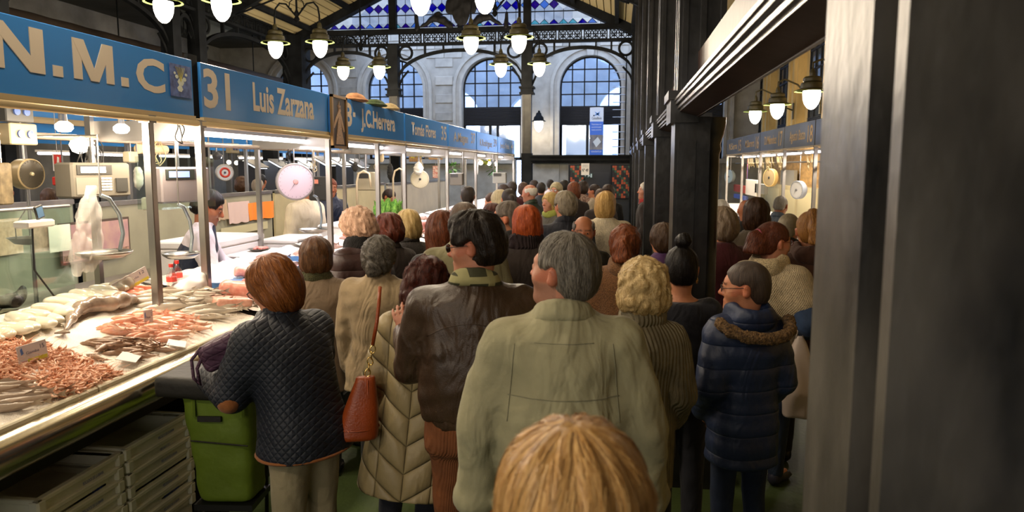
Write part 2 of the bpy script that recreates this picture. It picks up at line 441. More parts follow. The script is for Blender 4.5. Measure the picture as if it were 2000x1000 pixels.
# ---- iron arcade: columns, flat arches, rings, pierced frieze.  local u along, v depth, z up
def frieze_panel(w, h):
    mb = MB(); t = .03
    mb.box((0, -t, 0), (w, t, .02)); mb.box((0, -t, h - .02), (w, t, h)); mb.box((0, -t, 0), (.03, t, h)); mb.box((w - .03, -t, 0), (w, t, h))
    n = 3; cw = (w - .06) / n
    for i in range(n):
        cx = .03 + cw * (i + .5)
        mb.tube([(cx + cw * .36 * math.cos(a), 0, h * .56 + h * .30 * math.sin(a)) for a in [j * PI / 5 for j in range(10)]], .012, 4, closed=True)
        mb.tube([(cx - cw * .5, 0, h * .9), (cx - cw * .15, 0, h * .55), (cx, 0, h * .3), (cx + cw * .15, 0, h * .55), (cx + cw * .5, 0, h * .9)], .012, 4)
        mb.tube([(cx - cw * .5, 0, h * .1), (cx, 0, h * .42), (cx + cw * .5, 0, h * .1)], .012, 4)
        mb.tube([(cx, 0, h * .1), (cx, 0, h * .92)], .010, 4)
        mb.tube([(cx - cw * .5, 0, h * .55), (cx + cw * .5, 0, h * .55)], .009, 4)
    return mb
def arcade(owner, M, cols, zs=4.35, zc=5.0, zb=5.18, ztop=5.62, colw=.26, rings=True, skip=()):
    """cols: column centres along u"""
    first = {}
    for i in range(len(cols) - 1):
        a, b = cols[i] + colw / 2, cols[i + 1] - colw / 2; w = b - a
        if i in skip: continue
        n = 22; lo, hi = [], []
        for j in range(n + 1):
            t = -1 + 2 * j / n; u = (a + b) / 2 + t * w / 2; z = zs + (zc - zs) * (max(0, 1 - abs(t) ** 2.2)) ** .62
            lo.append((u, -.05, z)); hi.append((u, -.05, z + .085))
        mb = MB(); mb.ribbon(lo, hi, (0, .1, 0)); o = mb.build('arch', IRON, owner); o.matrix_local = M
        if w > 1.5:
            for s, u0 in ((1, a), (-1, b)):
                if rings:
                    r = .175; c = (u0 + s * (r + .035), zb - r - .01)
                    mb = MB(); pr = [(c[0] + (r) * math.cos(q), c[1] + r * math.sin(q)) for q in [k * PI / 10 for k in range(20)]]
                    mb.tube([(p[0], 0, p[1]) for p in pr], .035, 6, closed=True); o = mb.build('ring', IRON, owner, True); o.matrix_local = M
                for f, wd in ((.22, .05), (.37, .04)):
                    u = u0 + s * w * f; tt = abs(1 - 2 * f); z = zs + (zc - zs) * (max(0, 1 - tt ** 2.2)) ** .62
                    mb = MB(); mb.box((u - wd / 2, -.04, z + .02), (u + wd / 2, .04, zb)); o = mb.build('post', IRON, owner); o.matrix_local = M
                mb = MB(); mb.tube([(u0, 0, zs - .25), (u0 + s * .1, 0, zs - .02), (u0 + s * .28, 0, zs + .18)], .03, 5); o = mb.build('bracket', IRON, owner, True); o.matrix_local = M
        k = max(1, round(w / .62)); pw = w / k; h = ztop - .12 - zb - .06
        for j in range(k):
            key = round(pw, 3)
            if key not in first: first[key] = o = frieze_panel(pw - .05, h).build('frieze_panel', IRON, owner); o['kind'] = 'stuff'
            else: o = first[key].copy(); COL.objects.link(o); adopt(o, owner)
            o.matrix_local = M @ Matrix.Translation((a + pw * j + .025, 0, zb + .06))
    u0, u1 = cols[0] - colw / 2, cols[-1] + colw / 2
    for z0, z1 in ((zb, zb + .06), (ztop - .12, ztop)):
        mb = MB(); mb.box((u0, -.10, z0), (u1, .10, z1)); o = mb.build('girder', IRON, owner); o.matrix_local = M
def column(owner, M, u, z1, w=.26, lower=2.3):
    mb = MB(); mb.box((u - w / 2, -w / 2, 0), (u + w / 2, w / 2, lower)); mb.box((u - w / 2 - .04, -w / 2 - .04, 0), (u + w / 2 + .04, w / 2 + .04, .35)); o = mb.build('lower_shaft', IRON, owner); o.matrix_local = M
    w2 = w * .84
    mb = MB(); mb.box((u - w2 / 2, -w2 / 2, lower), (u + w2 / 2, w2 / 2, 3.85))
    for s in (-1, 1): mb.box((u + s * w2 * .3 - .012, -w2 / 2 - .012, lower), (u + s * w2 * .3 + .012, -w2 / 2, 3.8))
    o = mb.build('upper_shaft', mat('weathered_column_paint', hx('#3f3d37'), rough=.6, var=.3, vscale=5), owner); o.matrix_local = M
    mb = MB(); 
    for k, (e, z, zz) in enumerate(((.05, 3.85, 3.9), (.02, 3.9, 4.0), (.06, 4.0, 4.05), (0, 4.05, z1))): mb.box((u - w / 2 - e, -w / 2 - e, z), (u + w / 2 + e, w / 2 + e, zz))
    o = mb.build('capital', IRON, owner); o.matrix_local = M

TY = 20.0
gable = thing('trim_1', None, None, (0, TY, 0)); gable['kind'] = 'structure'
FC = [-8.75, -6.05, -2.4, .52]
arcade(gable, Matrix.Identity(4), FC)
for u in FC[1:3]: column(gable, Matrix.Identity(4), u, 5.2, .28)
MB().box((.33, -.25, 0), (.85, .25, 5.5)).build('corner_column', IRON, gable); MB().box((-9.1, -.3, 0), (-8.55, .3, 5.5)).build('corner_column', IRON, gable)
for z0, z1, e in ((2.03, 2.10, .10), (2.10, 2.21, .16), (2.21, 2.25, .2)): MB().box((-2.3, -e, z0), (.4, e, z1)).build('low_beam', IRON, gable)
# mullions and rafters of the gable
for u, w in ((-6.05, .2), (-2.4, .2), (-4.2, .12)):
    zt = AZ - .2 - abs(u - AX) * (AZ - EZ) / (AX - EXL); MB().box((u - w / 2, -.08, 5.62), (u + w / 2, .08, zt)).build('mullion', IRON, gable)
for x0 in (EXL, EXR): MB().prism([(x0, EZ - .2), (AX, AZ - .2), (AX, AZ + .08), (x0, EZ + .1)], -.14, .14, 'y').build('gable_rafter', IRON, gable)
# leaded glass: blue diamonds and pale pointed panes
GL = [coloured_glass('cobalt_glass', (.04, .02, .62), .06), coloured_glass('sky_blue_glass', (.28, .50, .95), .08), coloured_glass('violet_glass', (.16, .05, .50), .06), coloured_glass('pale_glass', (.86, .90, .98), .10), coloured_glass('teal_glass', (.35, .75, .85), .08)]
lead = MB(); P_ = .25; hz = .12; base = 5.66; step = .50; rr = random.Random(3); npane = 0
def inside(x, z): return z < AZ - .25 - abs(x - AX) * (AZ - EZ) / (AX - EXL)
def pane(poly, m, name='pane'):
    cx = sum(p[0] for p in poly) / len(poly); cz = sum(p[1] for p in poly) / len(poly)
    q = [(cx + (p[0] - cx) * .94, cz + (p[1] - cz) * .94) for p in poly]
    MB().prism(q, -.004, .004, 'y').build(name, m, gable)
n0 = int((AX - EXL) / P_)
for i in range(-n0, n0 + 1):
    x = AX + i * P_
    for r in range(0, 3):
        zc = base + r * step
        if not inside(x, zc + hz * .5): continue
        dia = [(x - P_ / 2, zc), (x, zc + hz), (x + P_ / 2, zc)] + ([(x, zc - hz)] if r else [])
        pick = rr.random(); pane(dia, GL[0] if pick < .62 else GL[1] if pick < .76 else GL[2] if pick < .88 else GL[4], 'diamond_pane')
        for p, q in zip(dia, dia[1:] + dia[:1]): lead.tube([(p[0], 0, p[1]), (q[0], 0, q[1])], .008, 4, cap=False)
        if inside(x, zc + step - hz): lead.tube([(x, 0, zc + hz), (x, 0, zc + step - hz)], .008, 4, cap=False)
        if inside(x + P_ / 2, zc + step * .7):
            pane([(x, zc + hz), (x + P_ / 2, zc), (x + P_, zc + hz), (x + P_, zc + step - hz), (x + P_ / 2, zc + step), (x, zc + step - hz)], GL[3])
lo = lead.build('lead', IRON, gable); lo['kind'] = 'stuff'
MB().tube([(-8.2, 0, 5.98), (-.2, 0, 5.98)], .016, 5).build('saddle_bar', IRON, gable)

# left arcade
larc = thing('wall_left', None, None, (-8.9, 0, 0)); larc['kind'] = 'structure'
ML = Matrix.Rotation(PI / 2, 4, 'Z')
LC = [-1.0, -.05, 4.1, 5.0, 8.9, 9.85, 14.2, 15.15, 19.75]
arcade(larc, ML, LC)
for u in LC[:-1]:
    mb = MB(); mb.box((u - .14, -.14, 0), (u + .14, .14, 5.5)); mb.box((u - .18, -.18, 3.85), (u + .18, .18, 4.0)); o = mb.build('column', IRON, larc); o.matrix_local = ML
for i in (0, 2, 4, 6):   # lozenge lattice between the twin columns
    a, b = LC[i] + .13, LC[i + 1] - .13; mb = MB()
    for k in range(4):
        u = a + (b - a) * (k + .5) / 4; w = (b - a) / 4
        for s in (-1, 1): mb.tube([(u, 0, 4.62), (u + s * w * .5, 0, 4.75), (u + s * w * .5, 0, 4.98), (u, 0, 5.12)], .012, 4)
    o = mb.build('lattice', IRON, larc); o.matrix_local = ML
MB().box((-.1, -3.5, 5.62), (.1, 20, 6.4)).build('wall_plate', IRON, larc)

# right row: columns, entablature, tall pilasters above
rwall = thing('wall_right', None, None); rwall['kind'] = 'structure'
RY = [1.06, 4.45, 6.55, 9.0, 11.4, 13.9, 16.4]
for i, y in enumerate(RY):
    if i == 0:
        mb = MB(); mb.box((.33, 1.06, 0), (.60, 1.29, 5.4)); mb.box((.375, .97, 0), (1.5, 1.06, 5.4)); mb.box((.33, .935, 0), (1.8, .97, 5.4)); mb.box((.30, .96, 0), (.34, 1.33, .3)); mb.build('near_column', mat('scuffed_black_paint', (.010, .010, .010), c2=(.085, .078, .068), rough=.36, vscale=6, detail=8, bump=.35, bscale=22, spec=.5, stretch=(1, 1, .45)), rwall)
    else:
        mb = MB(); mb.box((.33, y, 0), (.53, y + .30, 2.235)); mb.box((.315, y - .015, 0), (.60, y + .3, .28)); mb.box((.35, y - .012, .4), (.45, y, 2.1)); mb.build('column', IRON_WORN, rwall)
        mb = MB(); mb.lathe([(.085, .28), (.08, .33), (.066, .36), (.062, 2.02), (.072, 2.05), (.066, 2.08), (.085, 2.14), (.095, 2.2), (.095, 2.235)], 16, (.54, y + .13, 0)); mb.build('round_shaft', IRON_WORN, rwall, 40)
        mb = MB(); mb.box((.30, y - .03, 2.20), (.46, y + .33, 2.36)); mb.box((.285, y - .05, 2.33), (.46, y + .35, 2.38)); mb.build('cornice_block', IRON_WORN, rwall)
        mb = MB(); mb.box((.36, y + .02, 2.33), (.60, y + .30, 5.45))
        for k, (xx, yy) in enumerate(((.34, .02), (.34, .13), (.34, .26))): mb.box((xx, y + yy, 2.36), (.37, y + yy + .035, 5.4))
        for xx in (.36, .46, .57): mb.box((xx, y - .005, 2.36), (xx + .03, y + .03, 5.4))
        mb.build('pilaster', IRON_WORN, rwall)
MB().box((.45, .9, 2.232), (.462, 20, 2.6)).build('architrave', mat('brown_gloss_paint', hx('#33221d'), rough=.38, var=.5, vscale=2.5, bump=.12, bscale=12, spec=.45), rwall)
MOULD = mat('cornice_paint', (.045, .036, .030), rough=.24, var=.5, vscale=4, bump=.12, bscale=10, spec=.9)
for x0, z0, z1 in ((.350, 2.262, 2.276), (.338, 2.276, 2.290), (.346, 2.290, 2.300), (.326, 2.300, 2.318), (.318, 2.318, 2.332)): MB().box((x0, .9, z0), (.46, 20, z1)).build('cornice_moulding', MOULD, rwall)
MB().prism([(.352, 2.262), (.462, 2.232), (.462, 2.262)], .9, 20, 'y').build('soffit', MATS['brown_gloss_paint'], rwall)
MB().box((.3, 1.29, 5.35), (.62, 20, 5.75)).build('wall_plate', IRON, rwall)

# ---- far stone wall with three arched windows and blocks
FY = 25.3
WX = [-11.0, -7.63, -4.25, -.92, 2.4]; WR = 1.02; WS = 4.58; WB = 2.26
bwall = thing('wall_back', None, None, (0, FY, 0)); bwall['kind'] = 'structure'
def arch_poly(cx, r, s, b, n=16): return [(cx - r, b), (cx + r, b)] + [(cx + r * math.cos(a), s + r * math.sin(a)) for a in [PI * k / n for k in range(n + 1)]]
# masonry behind the blocks: piers and spandrels
x_edges = [-15] + sum([[w - WR, w + WR] for w in WX], []) + [7]
for i in range(0, len(x_edges), 2): MB().box((x_edges[i], .0, 0), (x_edges[i + 1], .5, 9)).build('pier', STONE, bwall)
for i, wx in enumerate(WX):
    mb = MB(); n = 16; lo = [(wx + WR * math.cos(PI * k / n), 0, WS + WR * math.sin(PI * k / n)) for k in range(n + 1)]; hi = [(p[0], 0, 9) for p in lo]
    mb.ribbon(lo, hi, (0, .5, 0)); mb.build('spandrel', STONE, bwall)
    # moulded surround in three steps and keystone
    for k, (r0, r1, e) in enumerate(((WR, WR + .09, .12), (WR + .09, WR + .2, .08), (WR + .2, WR + .3, .13))):
        mb = MB(); c = [(wx + math.cos(PI * q / 20), math.sin(PI * q / 20)) for q in range(21)]
        A = [(wx + r0, -e, 0), ] ; lo = [(wx + r0, -e, WB)] + [(wx + r0 * math.cos(PI * q / 20), -e, WS + r0 * math.sin(PI * q / 20)) for q in range(21)] + [(wx - r0, -e, WB)]
        hi = [(wx + r1, -e, WB)] + [(wx + r1 * math.cos(PI * q / 20), -e, WS + r1 * math.sin(PI * q / 20)) for q in range(21)] + [(wx - r1, -e, WB)]
        mb.ribbon(lo, hi, (0, e + .01, 0)); mb.build('archivolt', STONE2, bwall, 30)
    MB().prism([(wx - .1, WS + WR - .02), (wx + .1, WS + WR - .02), (wx + .15, WS + WR + .36), (wx - .15, WS + WR + .36)], -.2, .0, 'y').build('keystone', STONE2, bwall)
# ashlar blocks, one by one where the photograph shows them
blk = {}; nb = 0
for r in range(20):
    z = 2.3 + r * .30
    if z > 6.6: break
    x = -9.3 - (.3 if r % 2 else 0)
    while x < .9:
        w = .62; cx, cz = x + w / 2, z + .15; ok = True
        for wx in WX:
            dx = max(abs(cx - wx) - w / 2, 0); dz = max(cz - .15 - WS, 0)
            if (dx < WR + .30 and cz - .15 < WS) or (cz - .15 >= WS and math.hypot(dx, dz) < WR + .30): ok = False
        if ok:
            v = rr.choice((0, 1, 2))
            if v not in blk: blk[v] = MB().box((.006, -.03 - v * .004, .006), (w - .006, .02, .294), bev=.008).build('block', (STONE, mat('pale_stone_b', hx('#8b877f'), rough=.9, var=.2, vscale=3, bump=.35, bscale=14), mat('pale_stone_c', hx('#a09b92'), rough=.9, var=.12, vscale=3, bump=.3, bscale=14))[v], bwall); o = blk[v]
            else: o = blk[v].copy(); COL.objects.link(o); adopt(o, bwall)
            o.location = (x, 0, z); nb += 1
        x += w
for i, wx in enumerate(WX[1:4] + [WX[0], WX[4]]):
    w = thing('window_%d' % (i + 1), None, None, (wx, FY + .22, 0)); w['kind'] = 'structure'
    fr = MB(); n = 20
    lo = [(WR - .05, 0, WB)] + [((WR - .05) * math.cos(PI * q / n), 0, WS + (WR - .05) * math.sin(PI * q / n)) for q in range(n + 1)] + [(-WR + .05, 0, WB)]
    hi = [(WR, 0, WB)] + [(WR * math.cos(PI * q / n), 0, WS + WR * math.sin(PI * q / n)) for q in range(n + 1)] + [(-WR, 0, WB)]
    fr.ribbon(lo, hi, (0, .08, 0)); fr.build('frame', IRON_MATT, w)
    for k in range(1, 5):
        x = -WR + k * 2 * WR / 5; zt = WS + math.sqrt(max(0, WR ** 2 - x * x)); MB().box((x - .020, .01, 3.95), (x + .020, .06, zt)).build('glazing_bar', IRON_MATT, w)
    rows = [3.95 + k * .41 for k in range(6)]
    for z in rows:
        hw = WR if z < WS else math.sqrt(max(0, WR ** 2 - (z - WS) ** 2))
        if hw > .2: MB().box((-hw, .01, z - .020), (hw, .06, z + .020)).build('glazing_bar', IRON_MATT, w)
    for r in range(5):
        for k in range(5):
            x0, x1 = -WR + k * 2 * WR / 5 + .015, -WR + (k + 1) * 2 * WR / 5 - .015; z0, z1 = rows[r] + .015, rows[r] + .395
            if r == 4: z1 = WS + WR
            top = []
            for q in range(7):
                x = x1 + (x0 - x1) * q / 6; zz = min(z1, WS + math.sqrt(max(0, (WR - .02) ** 2 - x * x)) if abs(x) < WR - .02 else WS); top.append((x, zz))
            if max(t[1] for t in top) < z0 + .03: continue
            top = [(x, max(zz, z0 + .002)) for x, zz in top]
            MB().prism([(x0, z0), (x1, z0)] + top, .03, .036, 'y').build('pane', WIN_GLASS, w)
    # louvred shutter band, sashes below
    sl = None
    for k in range(14):
        if sl is None: sl = o = MB().box((-WR + .04, .0, 0), (WR - .04, .05, .030)).build('slat', mat('dark_slat', hx('#23242a'), rough=.5), w)
        else: o = sl.copy(); COL.objects.link(o); adopt(o, w)
        o.location = (0, 0, 3.36 + k * .042); o.rotation_euler = (.3, 0, 0)
    MB().box((-WR, .05, 3.34), (WR, .09, 3.96)).build('shutter_back', IRON_MATT, w)
    for x in (-WR, -.13, .13, WR - .08): MB().box((x, 0, WB - .1), (x + .08, .08, 3.34)).build('stile', IRON_MATT, w)
    for a, b in ((-WR + .08, -.13), (-.05, .13), (.21, WR - .08)): MB().box((a + .02, .03, WB), (b - .02, .036, 3.32)).build('lower_pane', WIN_GLASS, w)
    MB().box((-WR, 0, WB - .1), (WR, .1, WB)).build('sill', IRON_MATT, w)
# outer arcade across the street, seen through the glass
outer = thing('wall_outer', None, None, (0, 31.0, 0)); outer['kind'] = 'structure'
ex = [-7.0, -3.35, .6]; er = [1.3, 1.25, 1.45]; es = [3.9, 3.75, 3.9]
xe = [-18] + sum([[a - r, a + r] for a, r in zip(ex, er)], []) + [9]
OS = mat('outer_stone', hx('#cfcdc8'), rough=.9, var=.15, vscale=1.5)
for i in range(0, len(xe), 2): MB().box((xe[i], 0, 0), (xe[i + 1], .6, 11)).build('pier', OS, outer)
for a, r, s in zip(ex, er, es):
    n = 14; lo = [(a + r * math.cos(PI * k / n), 0, s + r * math.sin(PI * k / n)) for k in range(n + 1)]
    MB().ribbon(lo, [(p[0], 0, 11) for p in lo], (0, .6, 0)).build('spandrel', OS, outer)
MB().box((-20, 0, -.05), (9, 6, 0)).build('pavement', OS, outer)
for a, b in ((-12.1, -9.9), (-8.7, -6.6), (-5.3, -3.45), (-1.95, .1), (1.3, 3.5)): MB().box((a, .05, 0), (b, .45, 2.2)).build('infill', STONE, bwall)
# lower part of the far wall: dark door, orange lattice panels, plinth
o = thing('door_1', None, None, (0, FY, 0)); o['kind'] = 'structure'
MB().box((-1.62, -.1, 0), (1.35, -.03, 2.12)).build('surround', mat('dark_door', hx('#1d1f22'), rough=.4), o)
MB().box((-1.05, -.14, 0), (-.25, -.09, 1.75)).build('leaf', mat('door_leaf', hx('#25262a'), rough=.35), o)
TL = [mat('orange_tile', hx('#b4502a'), rough=.5), mat('green_tile', hx('#3a5a3c'), rough=.5), mat('dark_tile', hx('#27231f'), rough=.5)]
for px0, px1 in ((-1.55, -1.1), (-.15, .62)):
    MB().box((px0 - .05, -.13, .85), (px1 + .05, -.1, 2.0)).build('tile_frame', IRON_MATT, o)
    nx = int((px1 - px0) / .075); bases = {}
    for i in range(nx):
        for j in range(14):
            k = 0 if ((i // 2 + j // 3) % 2 == 0 and (i + j) % 3) else (1 if (i * 7 + j * 3) % 4 == 0 else 2)
            if k not in bases: bases[k] = q = MB().box((0, -.15, 0), (.068, -.13, .072)).build('tile', TL[k], o)
            else: q = bases[k].copy(); COL.objects.link(q); adopt(q, o)
            q.location = (px0 + i * .075, 0, .9 + j * .077)
MB().box((-2.5, -.06, 0), (.9, 0, .9)).build('dado', mat('white_marble', hx('#c9c5bc'), rough=.5, var=.1, vscale=3), bwall)
MB().box((-15, -.15, 2.05), (-3.5, 0, 2.2)).build('string_course', STONE2, bwall); MB().box((-2.8, -.15, 2.05), (5, 0, 2.2)).build('string_course', STONE2, bwall)

# ---- side walls, aisle roofs and the wall behind the viewer
def st(name, m, *boxes):
    mb = MB()
    for b in boxes: mb.box(*b)
    o = mb.build(name, m); o['kind'] = 'structure'; return o
st('wall_far_left', GREYP, ((-14.2, -4, 0), (-14, 25.3, 7)))
st('wall_far_right', STONE_Y, ((4.6, -4, 0), (4.8, 25.3, 7)))
st('wall_front', DARKW, ((-14, -4.3, 0), (4.8, -4.1, 8)))
st('ceiling_left', DARKW, ((-14, -4, 6.1), (-8.9, 25.3, 6.2)))
st('ceiling_right', CREAM, ((.6, -4, 5.75), (4.6, 25.3, 5.85)))
# pilasters of the right aisle wall and dark windows between
for i, y in enumerate((6, 9.4, 12.8, 16.2, 19.6, 23)):
    mb = MB(); mb.box((4.4, y, 0), (4.62, y + .9, 5.7)); mb.box((4.34, y + .1, 2.4), (4.42, y + .3, 5.6)); mb.box((4.34, y + .6, 2.4), (4.42, y + .8, 5.6)); mb.box((4.34, y - .06, 0), (4.62, y + .96, .4)); o = mb.build('trim_%d' % (i + 2), STONE_Y); o['kind'] = 'structure'
    w = thing('window_%d' % (i + 6), None, None, (4.59, y + 1.3, 0)); w['kind'] = 'structure'
    MB().box((-.03, 0, 2.4), (0, 1.5, 5.2)).build('pane', mat('dark_pane', hx('#3b4148'), rough=.1), w)
    for k in range(4): MB().box((-.06, k * .48, 2.4), (-.03, k * .48 + .05, 5.2)).build('glazing_bar', IRON_MATT, w)
    for k in range(7): MB().box((-.06, 0, 2.4 + k * .45), (-.03, 1.5, 2.44 + k * .45)).build('glazing_bar', IRON_MATT, w)
    mb = MB()
    for k in range(3): mb.box((-.07, 0, 3.0 + k * .04), (-.03, 1.5, 3.02 + k * .04))
    mb.build('louvre', IRON_MATT, w)
# dark partition at the end of the right aisle
st('partition', mat('dark_partition', hx('#17191c'), rough=.5), ((.9, 24.0, 0), (2.9, 24.15, 3.6)))
# ================================================================== STALLS
STEEL = mat('brushed_steel', (.40, .385, .36), rough=.33, metal=1., var=.12, vscale=6, stretch=(1, 1, .1))
STEEL_D = mat('dull_steel', (.32, .31, .30), rough=.4, metal=1.)
BLUE = mat('blue_sign', hx('#3a82cf'), rough=.16, spec=.6, bump=.02, bscale=3)
BLUE_G = mat('greyed_blue_sign', hx('#666a70'), rough=.25)
LETTER = mat('cream_lettering', hx('#cfc3b2'), rough=.45)
LETTER_Y = mat('yellowed_lettering', hx('#c9a668'), rough=.45)
CREAMTUBE = mat('cream_tube', hx('#c9b48c'), rough=.25, metal=.35)
GLASSY = coloured_glass('screen_glass', (.86, .93, .90), .10)
WHITEP = mat('white_plastic', hx('#dcd8d2'), rough=.4)
STYRO = mat('polystyrene', hx('#e9e4e0'), rough=.85, bump=.3, bscale=180)
GREYPL = mat('grey_plastic', hx('#5f5a50'), rough=.45)
CHAR = mat('charcoal_plastic', hx('#33322f'), rough=.4)
PAPER = mat('white_paper', hx('#dedad6'), rough=.8)
PANEL = mat('pale_green_panel', hx('#9aa189'), rough=.5, var=.12, vscale=4)
BLACKW = mat('black_cord', hx('#1a1918'), rough=.5)
CREAMW = mat('cream_cord', hx('#b9a67c'), rough=.5)
TUBEGLOW = mat('tube_glow', (1, 1, 1), rough=.5, emit=(1., .93, 1.), estr=6.)
BULBGLOW = mat('bulb_glow', (1, 1, 1), rough=.5, emit=(1., .88, .68), estr=7.)
SCREENB = mat('blue_lit_screen', (.2, .25, .6), rough=.3, emit=(.35, .42, 1.), estr=1.0)
SX = -2.7
def MS(x, y, z, flip=False):   # text matrix on a board facing +X (or -X)
    if not flip: return Matrix(((0, 0, 1, x), (1, 0, 0, y), (0, 1, 0, z), (0, 0, 0, 1)))
    return Matrix(((0, 0, -1, x), (-1, 0, 0, y), (0, 1, 0, z), (0, 0, 0, 1)))
def sign_board(y0, y1, texts, label, x=SX, z0=2.265, z1=2.62, bm=BLUE, lm=LETTER, flip=False, name='stall_sign'):
    t = thing(name, label, 'sign', (x, y0, z0))
    s = -1 if flip else 1
    MB().box((-.02, 0, 0), (.02, y1 - y0, z1 - z0), bev=.004).build('board', bm, t)
    MB().box((-.026, 0, -.022), (.03, y1 - y0, .004)).build('edge_trim', CREAMTUBE, t)
    for txt, ya, yb, zb, zt, bold in texts:
        w = abs(yb - ya)
        if txt in ('N', 'M', '.'):
            a, h = w * (.26 if txt == 'N' else .2), zt - zb; Y, Z = ya - y0, zb - z0
            if txt == '.': G = [[(0, 0), (w, 0), (w, w * .8), (0, w * .8)]]
            elif txt == 'N': G = [[(0, 0), (a, 0), (a, h), (0, h)], [(w - a, 0), (w, 0), (w, h), (w - a, h)], [(0, h), (a * 1.1, h), (w, 0), (w - a * 1.1, 0)]]
            else: G = [[(0, 0), (a, 0), (a, h), (0, h)], [(w - a, 0), (w, 0), (w, h), (w - a, h)], [(0, h), (a * 1.35, h), (w / 2 + a * .5, 0), (w / 2 - a * .5, 0)], [(w - a * 1.35, h), (w, h), (w / 2 + a * .5, 0), (w / 2 - a * .5, 0)]]
            mb = MB()
            for i, g in enumerate(G): mb.prism([(Y + p[0], Z + p[1]) for p in g], s * .020, s * (.0235 + .0003 * i), 'x')
            o = mb.build('lettering', lm, t); o['kind'] = 'stuff'; continue
        text_mesh(txt, zt - zb, lm, 'lettering', t, MS(s * .0215, (ya if not flip else max(ya, yb)) - y0, zb - z0, flip), width=w, bold=bold)
    return t
sign_board(1.0, 4.49, [('N', 2.92, 3.24, 2.38, 2.585, .03), ('.', 3.29, 3.355, 2.38, 2.56, .03), ('M', 3.43, 3.73, 2.385, 2.585, .03), ('.', 3.79, 3.85, 2.385, 2.56, .03), ('C', 3.92, 4.19, 2.385, 2.57, .03)], 'blue sign board with big cream initials at the left edge of the picture')
sign_board(4.585, 6.74, [('31', 4.61, 4.95, 2.345, 2.59, .028), ('Luis Zarzana', 5.28, 6.40, 2.37, 2.57, .03)], 'blue sign with a number and long name, left of the framed picture')
sign_board(6.78, 9.25, [('33', 7.0, 7.37, 2.36, 2.585, .03), ('-', 7.40, 7.47, 2.40, 2.50, .02), ('J.C.Herrera', 7.64, 8.86, 2.375, 2.56, .03)], 'blue sign partly covered by the framed picture, hats on top')
sign_board(9.31, 11.70, [('Tomás Flores', 9.6, 10.92, 2.37, 2.53, .025), ('35', 11.27, 11.62, 2.36, 2.57, .012)], 'blue sign just beyond the one with hats, accented first name')
sign_board(11.78, 14.15, [('A.Magan', 12.15, 13.35, 2.37, 2.52, .025), ('37', 13.65, 14.05, 2.38, 2.57, .012)], 'small blue sign third from the far end of the left row')
sign_board(14.22, 16.72, [('R.Rodriguez', 14.55, 16.0, 2.36, 2.49, .01), ('39', 16.2, 16.62, 2.38, 2.55, .012)], 'small blue sign second from the far end of the left row')
sign_board(16.8, 19.55, [('Jesús Peña', 17.1, 18.6, 2.38, 2.5, .01), ('41', 18.9, 19.4, 2.38, 2.52, .012)], 'farthest blue sign board ending at the iron column')
for y, w in ((4.50, .08), (6.76, .02), (9.27, .03)):
    pass
tag(MB().box((SX - .03, 4.49, 2.26), (SX + .0, 4.585, 2.66)).build('sign_bracket', IRON), 'black upright strip joining the two nearest blue signs', 'bracket')
# poster picture on the first sign
po = thing('poster', 'small blue poster with a white flower print on the sign', 'poster', (SX + .024, 4.235, 2.375))
MB().box((0, 0, 0), (.003, .225, .195)).build('sheet', mat('blue_print', hx('#26386e'), rough=.4, c2=hx('#5670b5'), vscale=22), po)
pm = MB()
for i, (a, b, r, q) in enumerate(((.11, .09, .035, 0), (.07, .12, .018, 0), (.15, .11, .02, 0), (.10, .05, .03, 0), (.05, .14, .012, 0), (.17, .14, .014, 0))): pm.prism([(a + r * math.cos(k * 1.05 + i), b + r * .7 * math.sin(k * 1.05 + i)) for k in range(6)], .003, .0045, 'x')
pm.build('flower_print', mat('pale_print', hx('#c8d2c8'), rough=.5), po)
mb = MB()
for k in range(7): mb.tube([(.004, .11, .09), (.004, .06 + k * .016, .18)], .0014, 4)
mb.build('stem_print', mat('yellow_print', hx('#b9b060'), rough=.5), po)
# framed religious picture hanging on the sign row
fp = thing('framed_picture', 'tall framed dark picture of a robed figure hanging over the signs', 'picture', (SX + .04, 6.73, 2.12))
mb = MB(); W_, H_ = .40, .50
for a, b in (((0, 0, 0), (.025, W_, .025)), ((0, 0, H_ - .025), (.025, W_, H_)), ((0, 0, 0), (.025, .03, H_)), ((0, W_ - .03, 0), (.025, W_, H_))): mb.box(a, b)
mb.build('frame', mat('gilt_frame', hx('#8a6a3c'), rough=.35, metal=.4), fp); MB().box((0, .02, .02), (.012, W_ - .02, H_ - .02)).build('picture', mat('dark_picture', hx('#2b1a15'), rough=.35), fp)
fg = MB(); fg.prism([(.10, .04), (.31, .04), (.26, .16), (.225, .29), (.175, .29), (.14, .16)], .012, .018, 'x'); fg.prism([(.17, .29), (.225, .29), (.215, .37), (.185, .37)], .012, .018, 'x')
fg.prism([(.03, .20), (.055, .185), (.235, .36), (.215, .385)], .012, .02, 'x'); fg.prism([(.20, .30), (.30, .16), (.33, .17), (.23, .34)], .012, .019, 'x'); fg.prism([(.185, .37), (.21, .37), (.20, .45)], .012, .018, 'x')
for k in range(5): fg.prism([(.198, .37), (.202, .37), (.16 + k * .02, .41), (.155 + k * .02, .41)], .012, .018, 'x')
fg.build('robed_figure', mat('ochre_figure', hx('#a3856a'), rough=.5, var=.3, vscale=60), fp)
